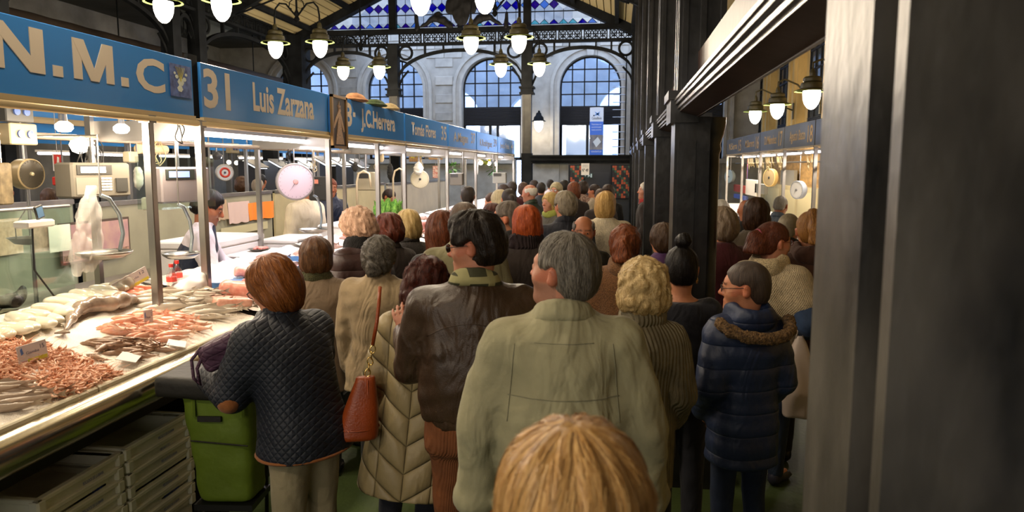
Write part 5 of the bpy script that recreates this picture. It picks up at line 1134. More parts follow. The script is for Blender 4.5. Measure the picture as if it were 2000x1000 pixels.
def pair(xc, y, z, lb, e=55, real=True):
    t = thing('pendant_lamp', lb, 'lamp', (xc, y, 0), 0, 'double pendant lamps of the nave')
    top = AZ - abs(xc - AX) * (AZ - EZ) / (AX - EXL) - .1
    MB().tube([(0, 0, z + .55), (0, 0, top)], .022, 8).build('rod', IRON, t, True); MB().lathe([(.02, z + .5), (.06, z + .56), (.03, z + .62), (.05, z + .68), (.02, z + .74)], 12).build('boss', IRON, t, 40)
    for s in (-1, 1):
        MB().tube([(0, 0, z + .60), (s * .10, 0, z + .72), (s * .22, 0, z + .86), (s * .36, 0, z + .88), (s * .45, 0, z + .78), (s * .475, 0, z + .62), (s * .475, 0, z + .46)], .018, 7).build('arm', IRON, t, True)
        MB().tube([(s * .03, 0, z + .98), (s * .14, 0, z + .90), (s * .16, 0, z + .80), (s * .10, 0, z + .76)], .010, 6).build('scroll', IRON, t, True)
        lamp_head(t, s * .475, 0, z)
        lamp('globe_light', 'POINT', (xc + s * .475, y, z - .34), e, WARM, .10)
nn = {10.9: 'third', 14.7: 'fourth', 18.5: 'fifth'}
for xc, nm in ((-6.45, 'left'), (-2.40, 'middle')):
    for y in (-1.0, 3.2, 7.0, 10.9, 14.7, 18.5):
        pair(xc, y, 4.34, 'double globe lamp with green rims in the %s row, %s' % (nm, {-1.0: 'behind the viewer', 3.2: 'above the viewer', 7.0: 'just above the picture', 10.9: 'nearest of the three seen', 14.7: 'second of the three seen', 18.5: 'farthest, before the iron arches'}[y]), e=(78 if xc > -3 else 55))
def wall_lamp(x, y, z, lb, wx, lit=True, k=1., e=30):
    t = thing('wall_lamp', lb, 'lamp', (x, y, 0)); d = wx - x
    if abs(d) > .01: MB().tube([(0, 0, z + .46), (0, 0, z + .58), (d * .15, 0, z + .64), (d * .45, 0, z + .52), (d * .75, 0, z + .2), (d * .98, 0, z + .12)], .02, 7).build('arm', HOOD, t, True); MB().box((d - .03, -.04, z - .1), (d, .04, z + .3)).build('wall_plate', HOOD, t)
    lamp_head(t, 0, 0, z, k)
    if lit: lamp('globe_light', 'POINT', (x, y, z - .36), e, WARM, .1)
P = at(1585, 190, 13.6); wall_lamp(P.x, P.y, P.z, 'bright bracket lamp nearest the black column, right aisle', 4.32, e=70)
P = at(1518, 214, 17.0); wall_lamp(P.x, P.y, P.z, 'second bright bracket lamp in the right aisle', 4.32, e=70)
P = at(1475, 226, 19.5); wall_lamp(P.x, P.y, P.z, 'unlit bracket lamp farthest in the right aisle', 4.32, False)
P = at(1052, 246, 24.75); t = thing('wall_lamp', 'small lantern glowing on the stone pier between two arched windows', 'lamp', tuple(P))
MB().tube([(0, 0, .40), (0, .2, .50), (0, .5, .42)], .02, 6).build('arm', IRON, t, True); MB().lathe([(.02, .50), (.03, .44), (.08, .42), (.10, .34), (.16, .28), (.17, .2), (.25, .15)], 18).build('hood', IRON, t, 40); MB().lathe([(.14, .17), (.15, .08), (.13, -.06), (.07, -.16), (0, -.2)], 18).build('globe', GLOBE, t, True); lamp('lantern_light', 'POINT', (P.x, P.y - .05, P.z - .35), 22, WARM, .1)
# coat of arms standing on the girder
t = thing('crest', 'dark cast iron coat of arms with scrolls standing on the girder', 'crest', (AX + .05, TY - .12, 5.6))
S = SDF(); S.ell((0, 0, .62), (.33, .06, .42)); S.ell((0, 0, .30), (.22, .06, .25)); 
for s in (-1, 1):
    S.chain([(s * .30, 0, .05), (s * .5, 0, .22), (s * .75, 0, .26), (s * .95, 0, .12), (s * 1.1, 0, .05)], [.09, .10, .08, .05, .03], .04); S.ell((s * .36, 0, 1.02), (.10, .05, .12)); S.ell((s * .62, 0, .34), (.14, .05, .10)); S.cap((s * 1.2, 0, 0), (s * 1.22, 0, .34), .07, .05); S.ell((s * .33, 0, .55), (.10, .05, .2), None, .03)
for x in (-.2, -.07, .07, .2): S.ell((x, 0, 1.14), (.05, .05, .12))
new_obj('shield', S.mesh('shield', .022, IRON_MATT, disp=lambda x, y, z: .022 * wnoise(x, y, z, 22, 3)), t)
# hanging banner, notices
b0, b1 = at(1151, 306, 23.9), at(1179, 209, 23.9); w, h = b1.x - b0.x, b1.z - b0.z
t = thing('hanging_banner', 'tall blue and white hanging banner before the right arched window', 'banner', (b0.x, 23.9, b0.z)); MB().box((0, 0, 0), (w, .01, h)).build('cloth', mat('banner_white', hx('#cfd8e6'), rough=.6), t)
BB = mat('banner_blue', hx('#3f6fd0'), rough=.6)
MB().box((0, -.003, h * .44), (w, -.001, h * .71)).build('blue_field', BB, t); MB().box((0, -.003, 0), (w, -.001, h * .14)).build('blue_field', BB, t)
MB().box((0, -.003, h * .14), (w, -.001, h * .44)).build('photo_field', mat('banner_photo', hx('#8d8988'), rough=.6, c2=hx('#5a5f6e'), vscale=6), t)
MB().prism([(w * .25, h * .30), (w * .6, h * .40), (w * .85, h * .30), (w * .5, h * .19)], -.006, -.004, 'y').build('tablet_print', mat('banner_tablet', hx('#c9d2da'), rough=.5), t)
MXZ = lambda x, y, z: Matrix(((1, 0, 0, x), (0, 0, -1, y), (0, 1, 0, z), (0, 0, 0, 1)))
BK = mat('banner_ink', hx('#3b4252'), rough=.6)
sb = MB(); cx, cz = w * .55, h * .86
for a, l in ((2.4, .3), (.75, .3), (-.7, .26), (3.6, .3), (.15, .2)): d = Vector((math.cos(a), math.sin(a))); n = Vector((-d.y, d.x)) * w * .06; sb.prism([(cx + n.x, cz + n.y), (cx + d.x * l * w, cz + d.y * l * w), (cx - n.x, cz - n.y)], -.004, -.002, 'y')
sb.build('star_mark', mat('star_blue', hx('#2f7fd0'), rough=.5), t); MB().lathe([(w * .055, -.004), (w * .055, -.002)], 10, (w * .3, 0, h * .83), 'y').build('dot_mark', BK, t)
text_mesh('CaixaBank', .075, BK, 'lettering', t, MXZ(w * .14, -.003, h * .755), width=w * .74, bold=.01)
for i, s_ in enumerate(('Donaciones con', 'una sonrisa para', 'todos nosotros')): text_mesh(s_, .05, mat('banner_white', hx('#cfd8e6')), 'lettering', t, MXZ(w * .14, -.005, h * (.64 - i * .055)), width=w * .72)
text_mesh('caixabank.es', .06, mat('banner_white', hx('#cfd8e6')), 'lettering', t, MXZ(w * .12, -.005, h * .09), width=w * .76)
MB().tube([(0, 0, h), (w / 2, 0, h + .02), (w, 0, h)], .012, 5).build('rod', IRON, t); MB().tube([(w / 2, 0, h), (w / 2, 0, 9 - b0.z)], .006, 5).build('wire', IRON, t)
b0, b1 = at(1135, 342, 19.7), at(1151, 319, 19.7); w, h = b1.x - b0.x, b1.z - b0.z
t = thing('notice', 'white printed notice hanging under the low black beam', 'notice', (b0.x, 19.7, b0.z)); MB().box((0, 0, 0), (w, .006, h)).build('sheet', PAPER, t); text_mesh('Nº 49', h * .28, mat('black_ink', hx('#15151a')), 'lettering', t, MXZ(w * .1, -.003, h * .28), width=w * .78, bold=.02)
for k in range(4): MB().box((w * .15, -.003, h * (.66 + k * .07)), (w * .85, 0, h * (.68 + k * .07))).build('text_line', mat('grey_ink', hx('#8a8a90')), t)
MB().tube([(w / 2, 0, h), (w / 2, .1, 2.04 - b0.z)], .004, 4).build('string', IRON, t)
b0, b1 = at(1140, 348, 25.1), at(1158, 338, 25.1); w, h = b1.x - b0.x, b1.z - b0.z
t = thing('exit_sign', 'small dark green running-man exit sign above the far door', 'sign', (b0.x, 25.1, b0.z)); MB().box((0, 0, 0), (w, .05, h)).build('box', mat('exit_green', hx('#24362e'), rough=.4), t)
mb = MB(); mb.prism([(w * .45, h * .2), (w * .5, h * .2), (w * .58, h * .5), (w * .66, h * .3), (w * .7, h * .34), (w * .62, h * .7), (w * .5, h * .72)], -.01, 0, 'y'); mb.box((w * .75, -.01, h * .15), (w * .9, 0, h * .85)); mb.prism([(w * .1, h * .5), (w * .22, h * .7), (w * .22, h * .3)], -.01, 0, 'y'); mb.build('pictogram', mat('exit_white', hx('#c9d8cf'), rough=.5), t)
# duct and hood in the left aisle, ladder by the right window
t = thing('air_duct', 'thick brown spiral air duct running behind the left arcade', 'duct', (-10.6, 0, 4.35)); mb = MB(); mb.tube([(0, y * .5, 0) for y in range(-4, 48)], [.36 + .012 * (y % 2) for y in range(52)], 18); mb.build('pipe', mat('brown_duct', hx('#4a4038'), rough=.5, metal=.3), t, True); MB().box((-.5, -2, -.75), (.5, 24, -.62)).build('cable_tray', IRON_MATT, t)
for y in (3, 9, 15, 21): MB().tube([(0, y, .36), (0, y, 1.76)], .015, 5).build('hanger', IRON, t)
t = thing('vent_hood', 'grey inverted pyramid vent hanging behind the left arcade', 'vent', (-9.9, 17.2, 5.35)); MB().add([(-.9, -1.3, .5), (.9, -1.3, .5), (.9, 1.3, .5), (-.9, 1.3, .5), (-.1, -.1, -.35), (.1, -.1, -.35), (.1, .1, -.35), (-.1, .1, -.35)], [(0, 1, 5, 4), (1, 2, 6, 5), (2, 3, 7, 6), (3, 0, 4, 7), (0, 3, 2, 1), (4, 5, 6, 7)]).build('hood', mat('grey_hood', hx('#5f6362'), rough=.4, metal=.3), t); MB().tube([(0, 0, .5), (0, 0, .75)], .02, 5).build('hanger', IRON, t)
t = thing('ladder', 'row of grey iron rungs beside the right arched window', 'ladder', (.13, 24.9, 2.2)); 
for k in range(13): MB().tube([(-.3, 0, .15 + k * .24), (.12, 0, .15 + k * .24), (.12, .4, .15 + k * .24)], .014, 5).build('rung', mat('rung_grey', hx('#8e9096'), rough=.4, metal=.5), t)
MB().box((.10, -.02, 0), (.14, .02, 3.3)).build('rail', IRON, t)
# ================================================================== SMALL THINGS HANGING AND STANDING IN THE LEFT ROW
def hang(px0, py0, px1, py1, X, c, name, label, cat, c2=None, soft=False, rail=2.13, rough=.6):
    P = atx((px0 + px1) / 2, (py0 + py1) / 2, X); a = at(px0, py1, P.y); b = at(px1, py0, P.y); w, h = b.x - a.x, b.z - a.z
    m = mat('hung_' + c.strip('#') + (c2 or '').strip('#'), hx(c), rough=rough, c2=hx(c2) if c2 else None, vscale=22)
    t = thing(name, label, cat, (P.x, P.y, P.z))
    if soft:
        S = SDF(); S.ell((0, 0, 0), (w * .5, w * .35, h * .5)); S.ell((w * .1, 0, h * .3), (w * .3, w * .25, h * .25), None, .03); S.cap((0, 0, h * .4), (0, 0, h * .55), w * .15, w * .06, .04)
        new_obj('body', S.mesh('body', max(.014, w / 16), m, disp=lambda x, y, z: w * .12 * wnoise(x / w * .3, y / w * .3, z / w * .3, 34, 5)), t)
    else:
        MB().box((-w / 2, -.05, -h / 2), (w / 2, .05, h / 2), bev=.008).build('body', m, t)
    if rail: MB().tube([(0, 0, h / 2 - .02), (0, 0, max(h / 2 + .02, rail - P.z))], .006, 5).build('hanger', STEEL_D, t)
    return t
for a in ((846, 324, 856, 348, -4.0, '#b5402c', 'notice', 'small red notice behind the cream round scale', 'notice', '#d8cfc0', False, 2.5), (925, 300, 934, 346, -3.4, '#c9c6be', 'cloth', 'narrow white cloth hanging far down the left row', 'cloth', None, True), (808, 318, 826, 342, -3.35, '#dad6cc', 'cloth', 'white rag draped over the cream round scale', 'cloth', None, True),
          (800, 300, 822, 316, -4.0, '#b08a5c', 'carton', 'brown carton hung above the cream round scale', 'box', '#8f6c44', False, 2.5), (838, 296, 864, 312, -4.0, '#b5946a', 'carton', 'wide brown carton behind the third round lamp', 'box', '#9a7850', False, 2.5), (905, 296, 922, 310, -4.0, '#a98c62', 'carton', 'small brown carton near the far strip lights', 'box', None, False, 2.5),
          (688, 318, 699, 336, -4.0, '#33302c', 'black_bag', 'black bag hanging beyond the framed picture', 'bag', None, True, 2.5), (756, 322, 768, 352, -4.0, '#1d1c1c', 'black_bag', 'long black bag in front of the dark cupboards', 'bag', None, True, 2.5), (740, 300, 750, 318, -3.4, '#c9b48c', 'paper_bag', 'cream paper bag beside the steel post', 'bag', None, True),
          (862, 290, 870, 304, -3.4, '#c9b93c', 'yellow_tape', 'roll of yellow tape hanging above the white rag', 'tape', None, True), (414, 300, 432, 312, -3.4, '#2a2a2c', 'black_bag', 'small black umbrella bag tied to the steel rail', 'bag', None, True), (262, 330, 278, 372, -3.4, '#a8a49c', 'clear_bag', 'grey translucent bag hanging behind the near steel post', 'bag', '#c9c6be', True),
          (248, 296, 262, 318, -3.4, '#8f8672', 'socket_strip', 'dull beige socket strip left of the near steel post', 'socket', None), (0, 318, 10, 400, -3.6, '#8a7a5c', 'coiled_hose', 'ribbed beige hose hanging at the left picture edge', 'hose', '#5c503c'), (110, 345, 138, 362, -4.6, '#b5281e', 'red_box', 'red box behind the large electronic scale', 'box', None, False, 2.5),
          (284, 385, 296, 410, -3.4, '#cfc8b8', 'receipt', 'pale card hanging right of the near steel post', 'card', None)):
    hang(*a)
def plant(px, py, X, r, c, c2, lb, flower=None):
    P = atx(px, py, X); t = thing('hanging_plant', lb, 'plant', tuple(P)); rr_ = random.Random(int(px)); mb = MB(); m = mat('leaf_' + c.strip('#'), hx(c), c2=hx(c2), rough=.5, vscale=30)
    for k in range(46):
        a = rr_.uniform(0, 6.28); e = rr_.uniform(-.9, 1.); d = Vector((math.cos(a) * math.cos(e), math.sin(a) * math.cos(e), math.sin(e))); o = d * r * rr_.uniform(.1, .6); s = Vector((-d.y, d.x, rr_.uniform(-.3, .3))).normalized() * r * .13; q = o + d * r * .6 + Vector((0, 0, -.1 * r))
        mb.add([o, (o + q) / 2 + s, q, (o + q) / 2 - s], [(0, 1, 2, 3)])
    f = mb.build('foliage', m, t); f['kind'] = 'stuff'
    if flower:
        S = SDF()
        for k in range(9): S.ell((rr_.uniform(-r, r) * .6, rr_.uniform(-r, r) * .6, rr_.uniform(-r, r) * .5), r * .16, None, .002)
        fo = new_obj('flowers', S.mesh('flowers', r * .07, mat('petal_' + flower.strip('#'), hx(flower), rough=.6)), t); fo['kind'] = 'stuff'
    MB().tube([(0, 0, -.02), (0, 0, 2.14 - P.z)], .010, 5).build('hanger', STEEL_D, t)
plant(884, 328, -3.4, .20, '#2c5a26', '#6a9a4a', 'leafy green plant hanging right of the cream round scale'); plant(966, 330, -3.4, .24, '#3a6a30', '#7aa84e', 'leafy green plant hanging at the far end of the left row'); plant(949, 311, -3.4, .20, '#7a8a30', '#a8a840', 'bunch of yellow flowers hanging near the far end', '#e0c83a'); plant(814, 300, -3.4, .13, '#8a8a30', '#c0b840', 'small yellow-green bunch hanging beside the cream round scale', '#e6d640')
t = thing('parsley_crate', 'crate of parsley standing on the counter beyond the blond curly woman', 'crate', (-3.0, 9.55, zt(-3.0) + .01)); MB().box((-.15, -.2, 0), (.15, .2, .12)).build('crate', mat('violet_crate', hx('#3f3a8a'), rough=.5), t)
mb = MB(); rr_ = random.Random(2)
for k in range(160):
    x, y = rr_.uniform(-.14, .14), rr_.uniform(-.18, .18); h = rr_.uniform(.08, .26); s = .02; mb.add([(x - s, y, .1), (x + s, y + s, .1 + h * .5), (x + rr_.uniform(-.05, .05), y, .1 + h), (x - s * 1.6, y + s, .1 + h * .6)], [(0, 1, 2, 3)])
o = mb.build('parsley', mat('parsley_green', hx('#3f7a2c'), c2=hx('#8ab84e'), rough=.6, vscale=40), t); o['kind'] = 'stuff'
for i, (y, x0) in enumerate(((12.9, -6.9), (14.6, -6.9), (16.4, -6.9))):
    t = thing('dark_cupboard', 'tall dark cupboard deep inside the left stalls, ' + ['nearest', 'middle', 'farthest'][i] + ' of three', 'cupboard', (x0, y, 0)); MB().box((0, 0, 0), (.5, 1.2, 2.05), bev=.01).build('carcass', mat('dark_cupboard', hx('#1a1a1c'), rough=.4), t)
    for q in (.02, .62): MB().box((.5, q, .2), (.515, q + .56, 2.0)).build('door', mat('dark_door_panel', hx('#232326'), rough=.35), t)
for i, (px, py, X) in enumerate(((697, 372, -3.3), (768, 362, -3.3))):
    P = atx(px, py, X); t = thing('hose_arc', 'arched cream hose tap over the counter, ' + ['beyond the framed picture', 'beside the bent seller'][i], 'tap', (P.x, P.y, zt(-3.1) - .02)); h = P.z - t.location.z + .25
    MB().tube([(0, 0, 0), (0, 0, h * .8), (.03, .0, h * .95), (.10, 0, h), (.17, 0, h * .95), (.19, 0, h * .7)], .014, 8).build('hose', mat('cream_hose', hx('#b8a684'), rough=.4), t, True)
    MB().lathe([(.03, 0), (.03, .03), (.015, .05)], 12).build('base', STEEL_D, t)
# octopus and dark fish on the far ice
P = on_ice(828, 452); t = thing('octopus', 'reddish octopus lying on the ice right of the light blond hair', 'octopus', (P.x, P.y, P.z)); S = SDF(); S.ell((0, 0, .06), (.07, .07, .08))
for k in range(7): a = k * .9; S.chain([(0, 0, .03), (.09 * math.cos(a), .09 * math.sin(a), .03), (.17 * math.cos(a + .4), .17 * math.sin(a + .4), .02), (.22 * math.cos(a + .9), .22 * math.sin(a + .9), .02)], [.03, .022, .014, .006], .02)
new_obj('body', S.mesh('body', .010, mat('octopus_skin', hx('#a8544a'), c2=hx('#cf8a7a'), rough=.25, vscale=30)), t)
BR2 = fish_mesh(.26, .07, 'market_fish', mat('pale_pink_fish', hx('#c9a296'), rough=.25, c2=hx('#8f7a78'), vscale=12)); rr_ = random.Random(9)
scatter_fish(BR2, [(Vector((x, y, zt(x) + rr_.uniform(.0, .02))), rr_.gauss(.2, .3), rr_.uniform(.8, 1.2), rr_.uniform(.2, 1.)) for x, y in [(rr_.uniform(-2.9, -2.35), rr_.uniform(5.3, 6.6)) for _ in range(22)] + [(rr_.uniform(-2.9, -2.35), rr_.uniform(7.0, 9.1)) for _ in range(36)] + [(rr_.uniform(-2.9, -2.35), rr_.uniform(9.5, 13.5)) for _ in range(50)]], 'pinkish grey market fish laid on the ice beyond the blue tray', 'fish', 'pinkish fish on the farther counters')
# dishes and papers on the left edge slab
for i, (x, y, c, lb) in enumerate(((-3.42, 2.45, '#cbbd98', 'stack of beige paper sheets on the raised slab'), (-3.68, 3.42, '#b7ad98', 'grey crumpled sheet at the back of the raised slab'))):
    o = MB().box((-.12, -.16, 0), (.12, .16, .03), bev=.006).build('paper_stack', mat('stack_' + c.strip('#'), hx(c), rough=.7)); o.location = (x, y, 1.181); o.rotation_euler = (0, 0, .4 + i); tag(o, lb, 'paper')
# ================================================================== PEOPLE
def node_height(nt, p, expr_out, strength, dist):
    b = nt.nodes.new('ShaderNodeBump'); b.inputs['Strength'].default_value = strength; b.inputs['Distance'].default_value = dist
    nt.links.new(expr_out, b.inputs['Height'])
    if p.inputs['Normal'].links: nt.links.new(p.inputs['Normal'].links[0].from_socket, b.inputs['Normal'])
    nt.links.new(b.outputs[0], p.inputs['Normal'])
def mth(nt, op, a, b=None):
    n = nt.nodes.new('ShaderNodeMath'); n.operation = op
    for i, v in enumerate((a, b)):
        if v is None: continue
        if isinstance(v, (int, float)): n.inputs[i].default_value = v
        else: nt.links.new(v, n.inputs[i])
    return n.outputs[0]
def xyz(nt, tc):
    s = nt.nodes.new('ShaderNodeSeparateXYZ'); nt.links.new(tc.outputs['Object'], s.inputs[0]); return s.outputs
def fn_quilt(k=88., st=.7):
    def f(nt, p, mp, tc):
        x, y, z = xyz(nt, tc); u = mth(nt, 'SUBTRACT', mth(nt, 'MULTIPLY', x, .5), mth(nt, 'MULTIPLY', y, .87))
        a = mth(nt, 'ABSOLUTE', mth(nt, 'SINE', mth(nt, 'MULTIPLY', mth(nt, 'ADD', u, z), k)))
        b = mth(nt, 'ABSOLUTE', mth(nt, 'SINE', mth(nt, 'MULTIPLY', mth(nt, 'SUBTRACT', u, z), k)))
        h = mth(nt, 'POWER', mth(nt, 'MINIMUM', a, b), .45); node_height(nt, p, h, st, .006)
    return f
def fn_ribs(k=400., st=.6, axis='u', dist=.004, cross=0):
    def f(nt, p, mp, tc):
        x, y, z = xyz(nt, tc); u = mth(nt, 'ADD', x, y) if axis == 'u' else z
        a = mth(nt, 'SINE', mth(nt, 'MULTIPLY', u, k))
        if cross: a = mth(nt, 'MULTIPLY', a, mth(nt, 'SINE', mth(nt, 'MULTIPLY', z, cross)))
        node_height(nt, p, a, st, dist)
    return f
def fn_stitch(k, sl, st=1.0, dist=.03):
    def f(nt, p, mp, tc):
        x, y, z = xyz(nt, tc); u = mth(nt, 'SUBTRACT', z, mth(nt, 'MULTIPLY', mth(nt, 'ABSOLUTE', x), sl)) if sl else z
        h = mth(nt, 'POWER', mth(nt, 'ABSOLUTE', mth(nt, 'SINE', mth(nt, 'MULTIPLY', u, k))), .28)
        if sl:
            v = mth(nt, 'MULTIPLY', x, 25.1); h = mth(nt, 'MULTIPLY', h, mth(nt, 'POWER', mth(nt, 'ABSOLUTE', mth(nt, 'SINE', v)), .15))
        node_height(nt, p, h, st, dist)
    return f
def fn_plaid(c2, k=60.):
    def f(nt, p, mp, tc):
        x, y, z = xyz(nt, tc)
        a = mth(nt, 'GREATER_THAN', mth(nt, 'SINE', mth(nt, 'MULTIPLY', mth(nt, 'ADD', x, mth(nt, 'MULTIPLY', y, .6)), k)), .55)
        b = mth(nt, 'GREATER_THAN', mth(nt, 'SINE', mth(nt, 'MULTIPLY', z, k * 1.3)), .6)
        mx = nt.nodes.new('ShaderNodeMix'); mx.data_type = 'RGBA'; nt.links.new(mth(nt, 'MAXIMUM', a, b), mx.inputs['Factor'])
        mx.inputs['A'].default_value = p.inputs['Base Color'].default_value; mx.inputs['B'].default_value = (*c2, 1)
        nt.links.new(mx.outputs['Result'], p.inputs['Base Color'])
    return f
def cloth(name, c, kind='plain', c2=None):
    c = hx(c); c2 = hx(c2) if c2 else None
    K = dict(plain=dict(rough=.85, var=.12, vscale=5, bump=.25, bscale=300),
             matte=dict(rough=.9, var=.18, vscale=4, bump=.15, bscale=60),
             leather=dict(rough=.40, var=.3, vscale=7, bump=.22, bscale=240, detail=6),
             nylon=dict(rough=.5, var=.12, vscale=6, bump=.35, bscale=28),
             knit=dict(rough=.95, var=.15, vscale=30, bump=.6, bscale=260, fn=fn_ribs(420, .6, 'u', .004, 300)),
             ribknit=dict(rough=.95, var=.2, vscale=14, bump=.4, bscale=260, fn=fn_ribs(300, .8, 'u', .006)),
             cord=dict(rough=.85, var=.35, vscale=5, bump=.15, bscale=30, fn=fn_ribs(700, .5, 'u', .003)),
             boucle=dict(rough=.95, var=.4, vscale=150, bump=1., bscale=160),
             fur=dict(rough=.9, var=.5, vscale=90, bump=1., bscale=150),
             chevron=dict(rough=.5, var=.10, vscale=6, bump=.2, bscale=28, fn=fn_stitch(26.2, .62)), banded=dict(rough=.5, var=.12, vscale=6, bump=.3, bscale=28, fn=fn_stitch(30., 0, .6, .014)),
             quilt=dict(rough=.6, var=.15, vscale=6, bump=.1, bscale=200, fn=fn_quilt()),
             denim=dict(rough=.85, var=.3, vscale=9, bump=.3, bscale=400),
             floral=dict(rough=.85, vscale=45, bump=.1))[kind]
    K = dict(K)
    K['crease'] = dict(leather=.75, nylon=.6, chevron=.3, banded=.4, matte=.7, plain=.6, denim=.6, knit=.35, ribknit=.3, cord=.6, quilt=.25, boucle=.4, fur=.2, floral=.4)[kind]
    if c2: K['c2'] = c2
    return mat(name, c, sheen=.1 if kind in ('plain', 'matte', 'knit', 'boucle') else 0, **K)
def hairmat(c, c2, gl=.45):
    return mat('hair_' + c.strip('#') + c2.strip('#'), hx(c), c2=hx(c2), rough=gl, vscale=9, detail=5, bump=.55, bscale=14, coords='strand', spec=.35)
SKIN_M = None
def skinmat():
    return mat('skin', (.6, .4, .3), rough=.5, attr=True, sss=.0, bump=.12, bscale=220, var=.1, vscale=40)
SK = dict(fair='#d9a184', mid='#c78d6b', tan='#b57a58', red='#c68f76', old='#cd9a7d')

def head_prims(S, T, hs, age=0, sx=1.0):
    """T: 4x4 numpy head-local -> body-local; one head in the SDF S"""
    R = T[:3, :3]
    def q(x, y, z): return (T[:3, :3] @ np.array([x, y, z]) * hs + T[:3, 3])
    def e(c, r, k, op='u', rot=None): S.ell(q(*c), np.array(r) * hs, R if rot is None else R @ rot, k, op)
    def c_(a, b, ra, rb, k, op='u'): S.cap(q(*a), q(*b), ra * hs, rb * hs, k, op)
    e((0, -.014, .033), (.076, .098, .088), .02); e((0, .022, -.03), (.060, .068, .082), .05)
    e((0, .052, -.078), (.038, .034, .034), .04); c_((0, .082, -.096), (0, .084, -.094), .018, .018, .03)
    c_((-.034, .070, .032), (.034, .070, .032), .018, .018, .02)
    for s in (-1, 1):
        e((s * .046, .055, -.02), (.022, .026, .024), .03)
        e((s * .031, .097, .009), (.018, .016, .012), .015, 's')
        c_((s * .020, .0925, .0150), (s * .043, .0885, .0140), .0052, .0048, .004); c_((s * .021, .0920, .0010), (s * .042, .0885, .0020), .0042, .0040, .004)
        e((s * .031, .074, .008), (.0145, .0135, .0125), .006)
        e((s * .084, -.012, -.006), (.0105, .021, .032), .008, rot=rotm(0, s * .18, s * -.45))
        e((s * .094, -.004, -.004), (.007, .011, .018), .006, 's')
        e((s * .013, .094, -.024), (.010, .012, .009), .008)
    c_((0, .088, .018), (0, .112, -.018), .008, .0125, .014)
    e((0, .091, -.053), (.025, .012, .006), .008); e((0, .089, -.064), (.021, .012, .007), .008)
    c_((-.018, .1025, -.0585), (.018, .1025, -.0585), .002, .002, .004, 's')

def axrot(d, up=(0, 0, 1)):
    d = Vector(d).normalized(); u = Vector(up); x = d.cross(u)
    if x.length < 1e-4: x = d.orthogonal()
    x.normalize(); z = x.cross(d).normalized()
    return np.array(Matrix((x, d, z)).transposed())     # columns: side, along, normal
def hand_prims(S, w, d, n, side, curl=.5, sc=1., spread=.0, fr=.0085):
    """w wrist, d direction of the hand, n back-of-hand normal, side +1: thumb on +x of the frame"""
    M = axrot(d, n)
    def q(x, y, z): return np.array(w) + M @ (np.array([x, y, z]) * sc)
    S.cap(q(0, -.02, 0), q(0, .02, 0), .026 * sc, .028 * sc, .02)
    S.ell(q(0, .05, -.002), np.array((.039, .048, .016)) * sc, M, .015)
    for i, (x, l) in enumerate(((-.030, .062), (-.010, .075), (.010, .080), (.029, .072))):
        x *= side
        a = q(x, .085, 0); c1 = curl * 1.1; s1 = spread * x * 12
        p1 = (x + s1 * .03, .085 + l * .45 * math.cos(c1 * .6), -l * .45 * math.sin(c1 * .6)); p2 = (p1[0] + s1 * .02, p1[1] + l * .32 * math.cos(c1 * 1.5), p1[2] - l * .32 * math.sin(c1 * 1.5))
        p3 = (p2[0], p2[1] + l * .25 * math.cos(c1 * 2.2), p2[2] - l * .25 * math.sin(c1 * 2.2))
        S.chain([a, q(*p1), q(*p2), q(*p3)], [fr * 1.1 * sc, fr * sc, fr * .93 * sc, fr * .8 * sc], .004)
    S.chain([q(side * .028, .015, -.005), q(side * .052, .045, -.016), q(side * .058, .075, -.022 - curl * .01), q(side * .052, .10, -.028 - curl * .02)], [fr * 1.7 * sc, fr * 1.4 * sc, fr * 1.15 * sc, fr * .9 * sc], .008)

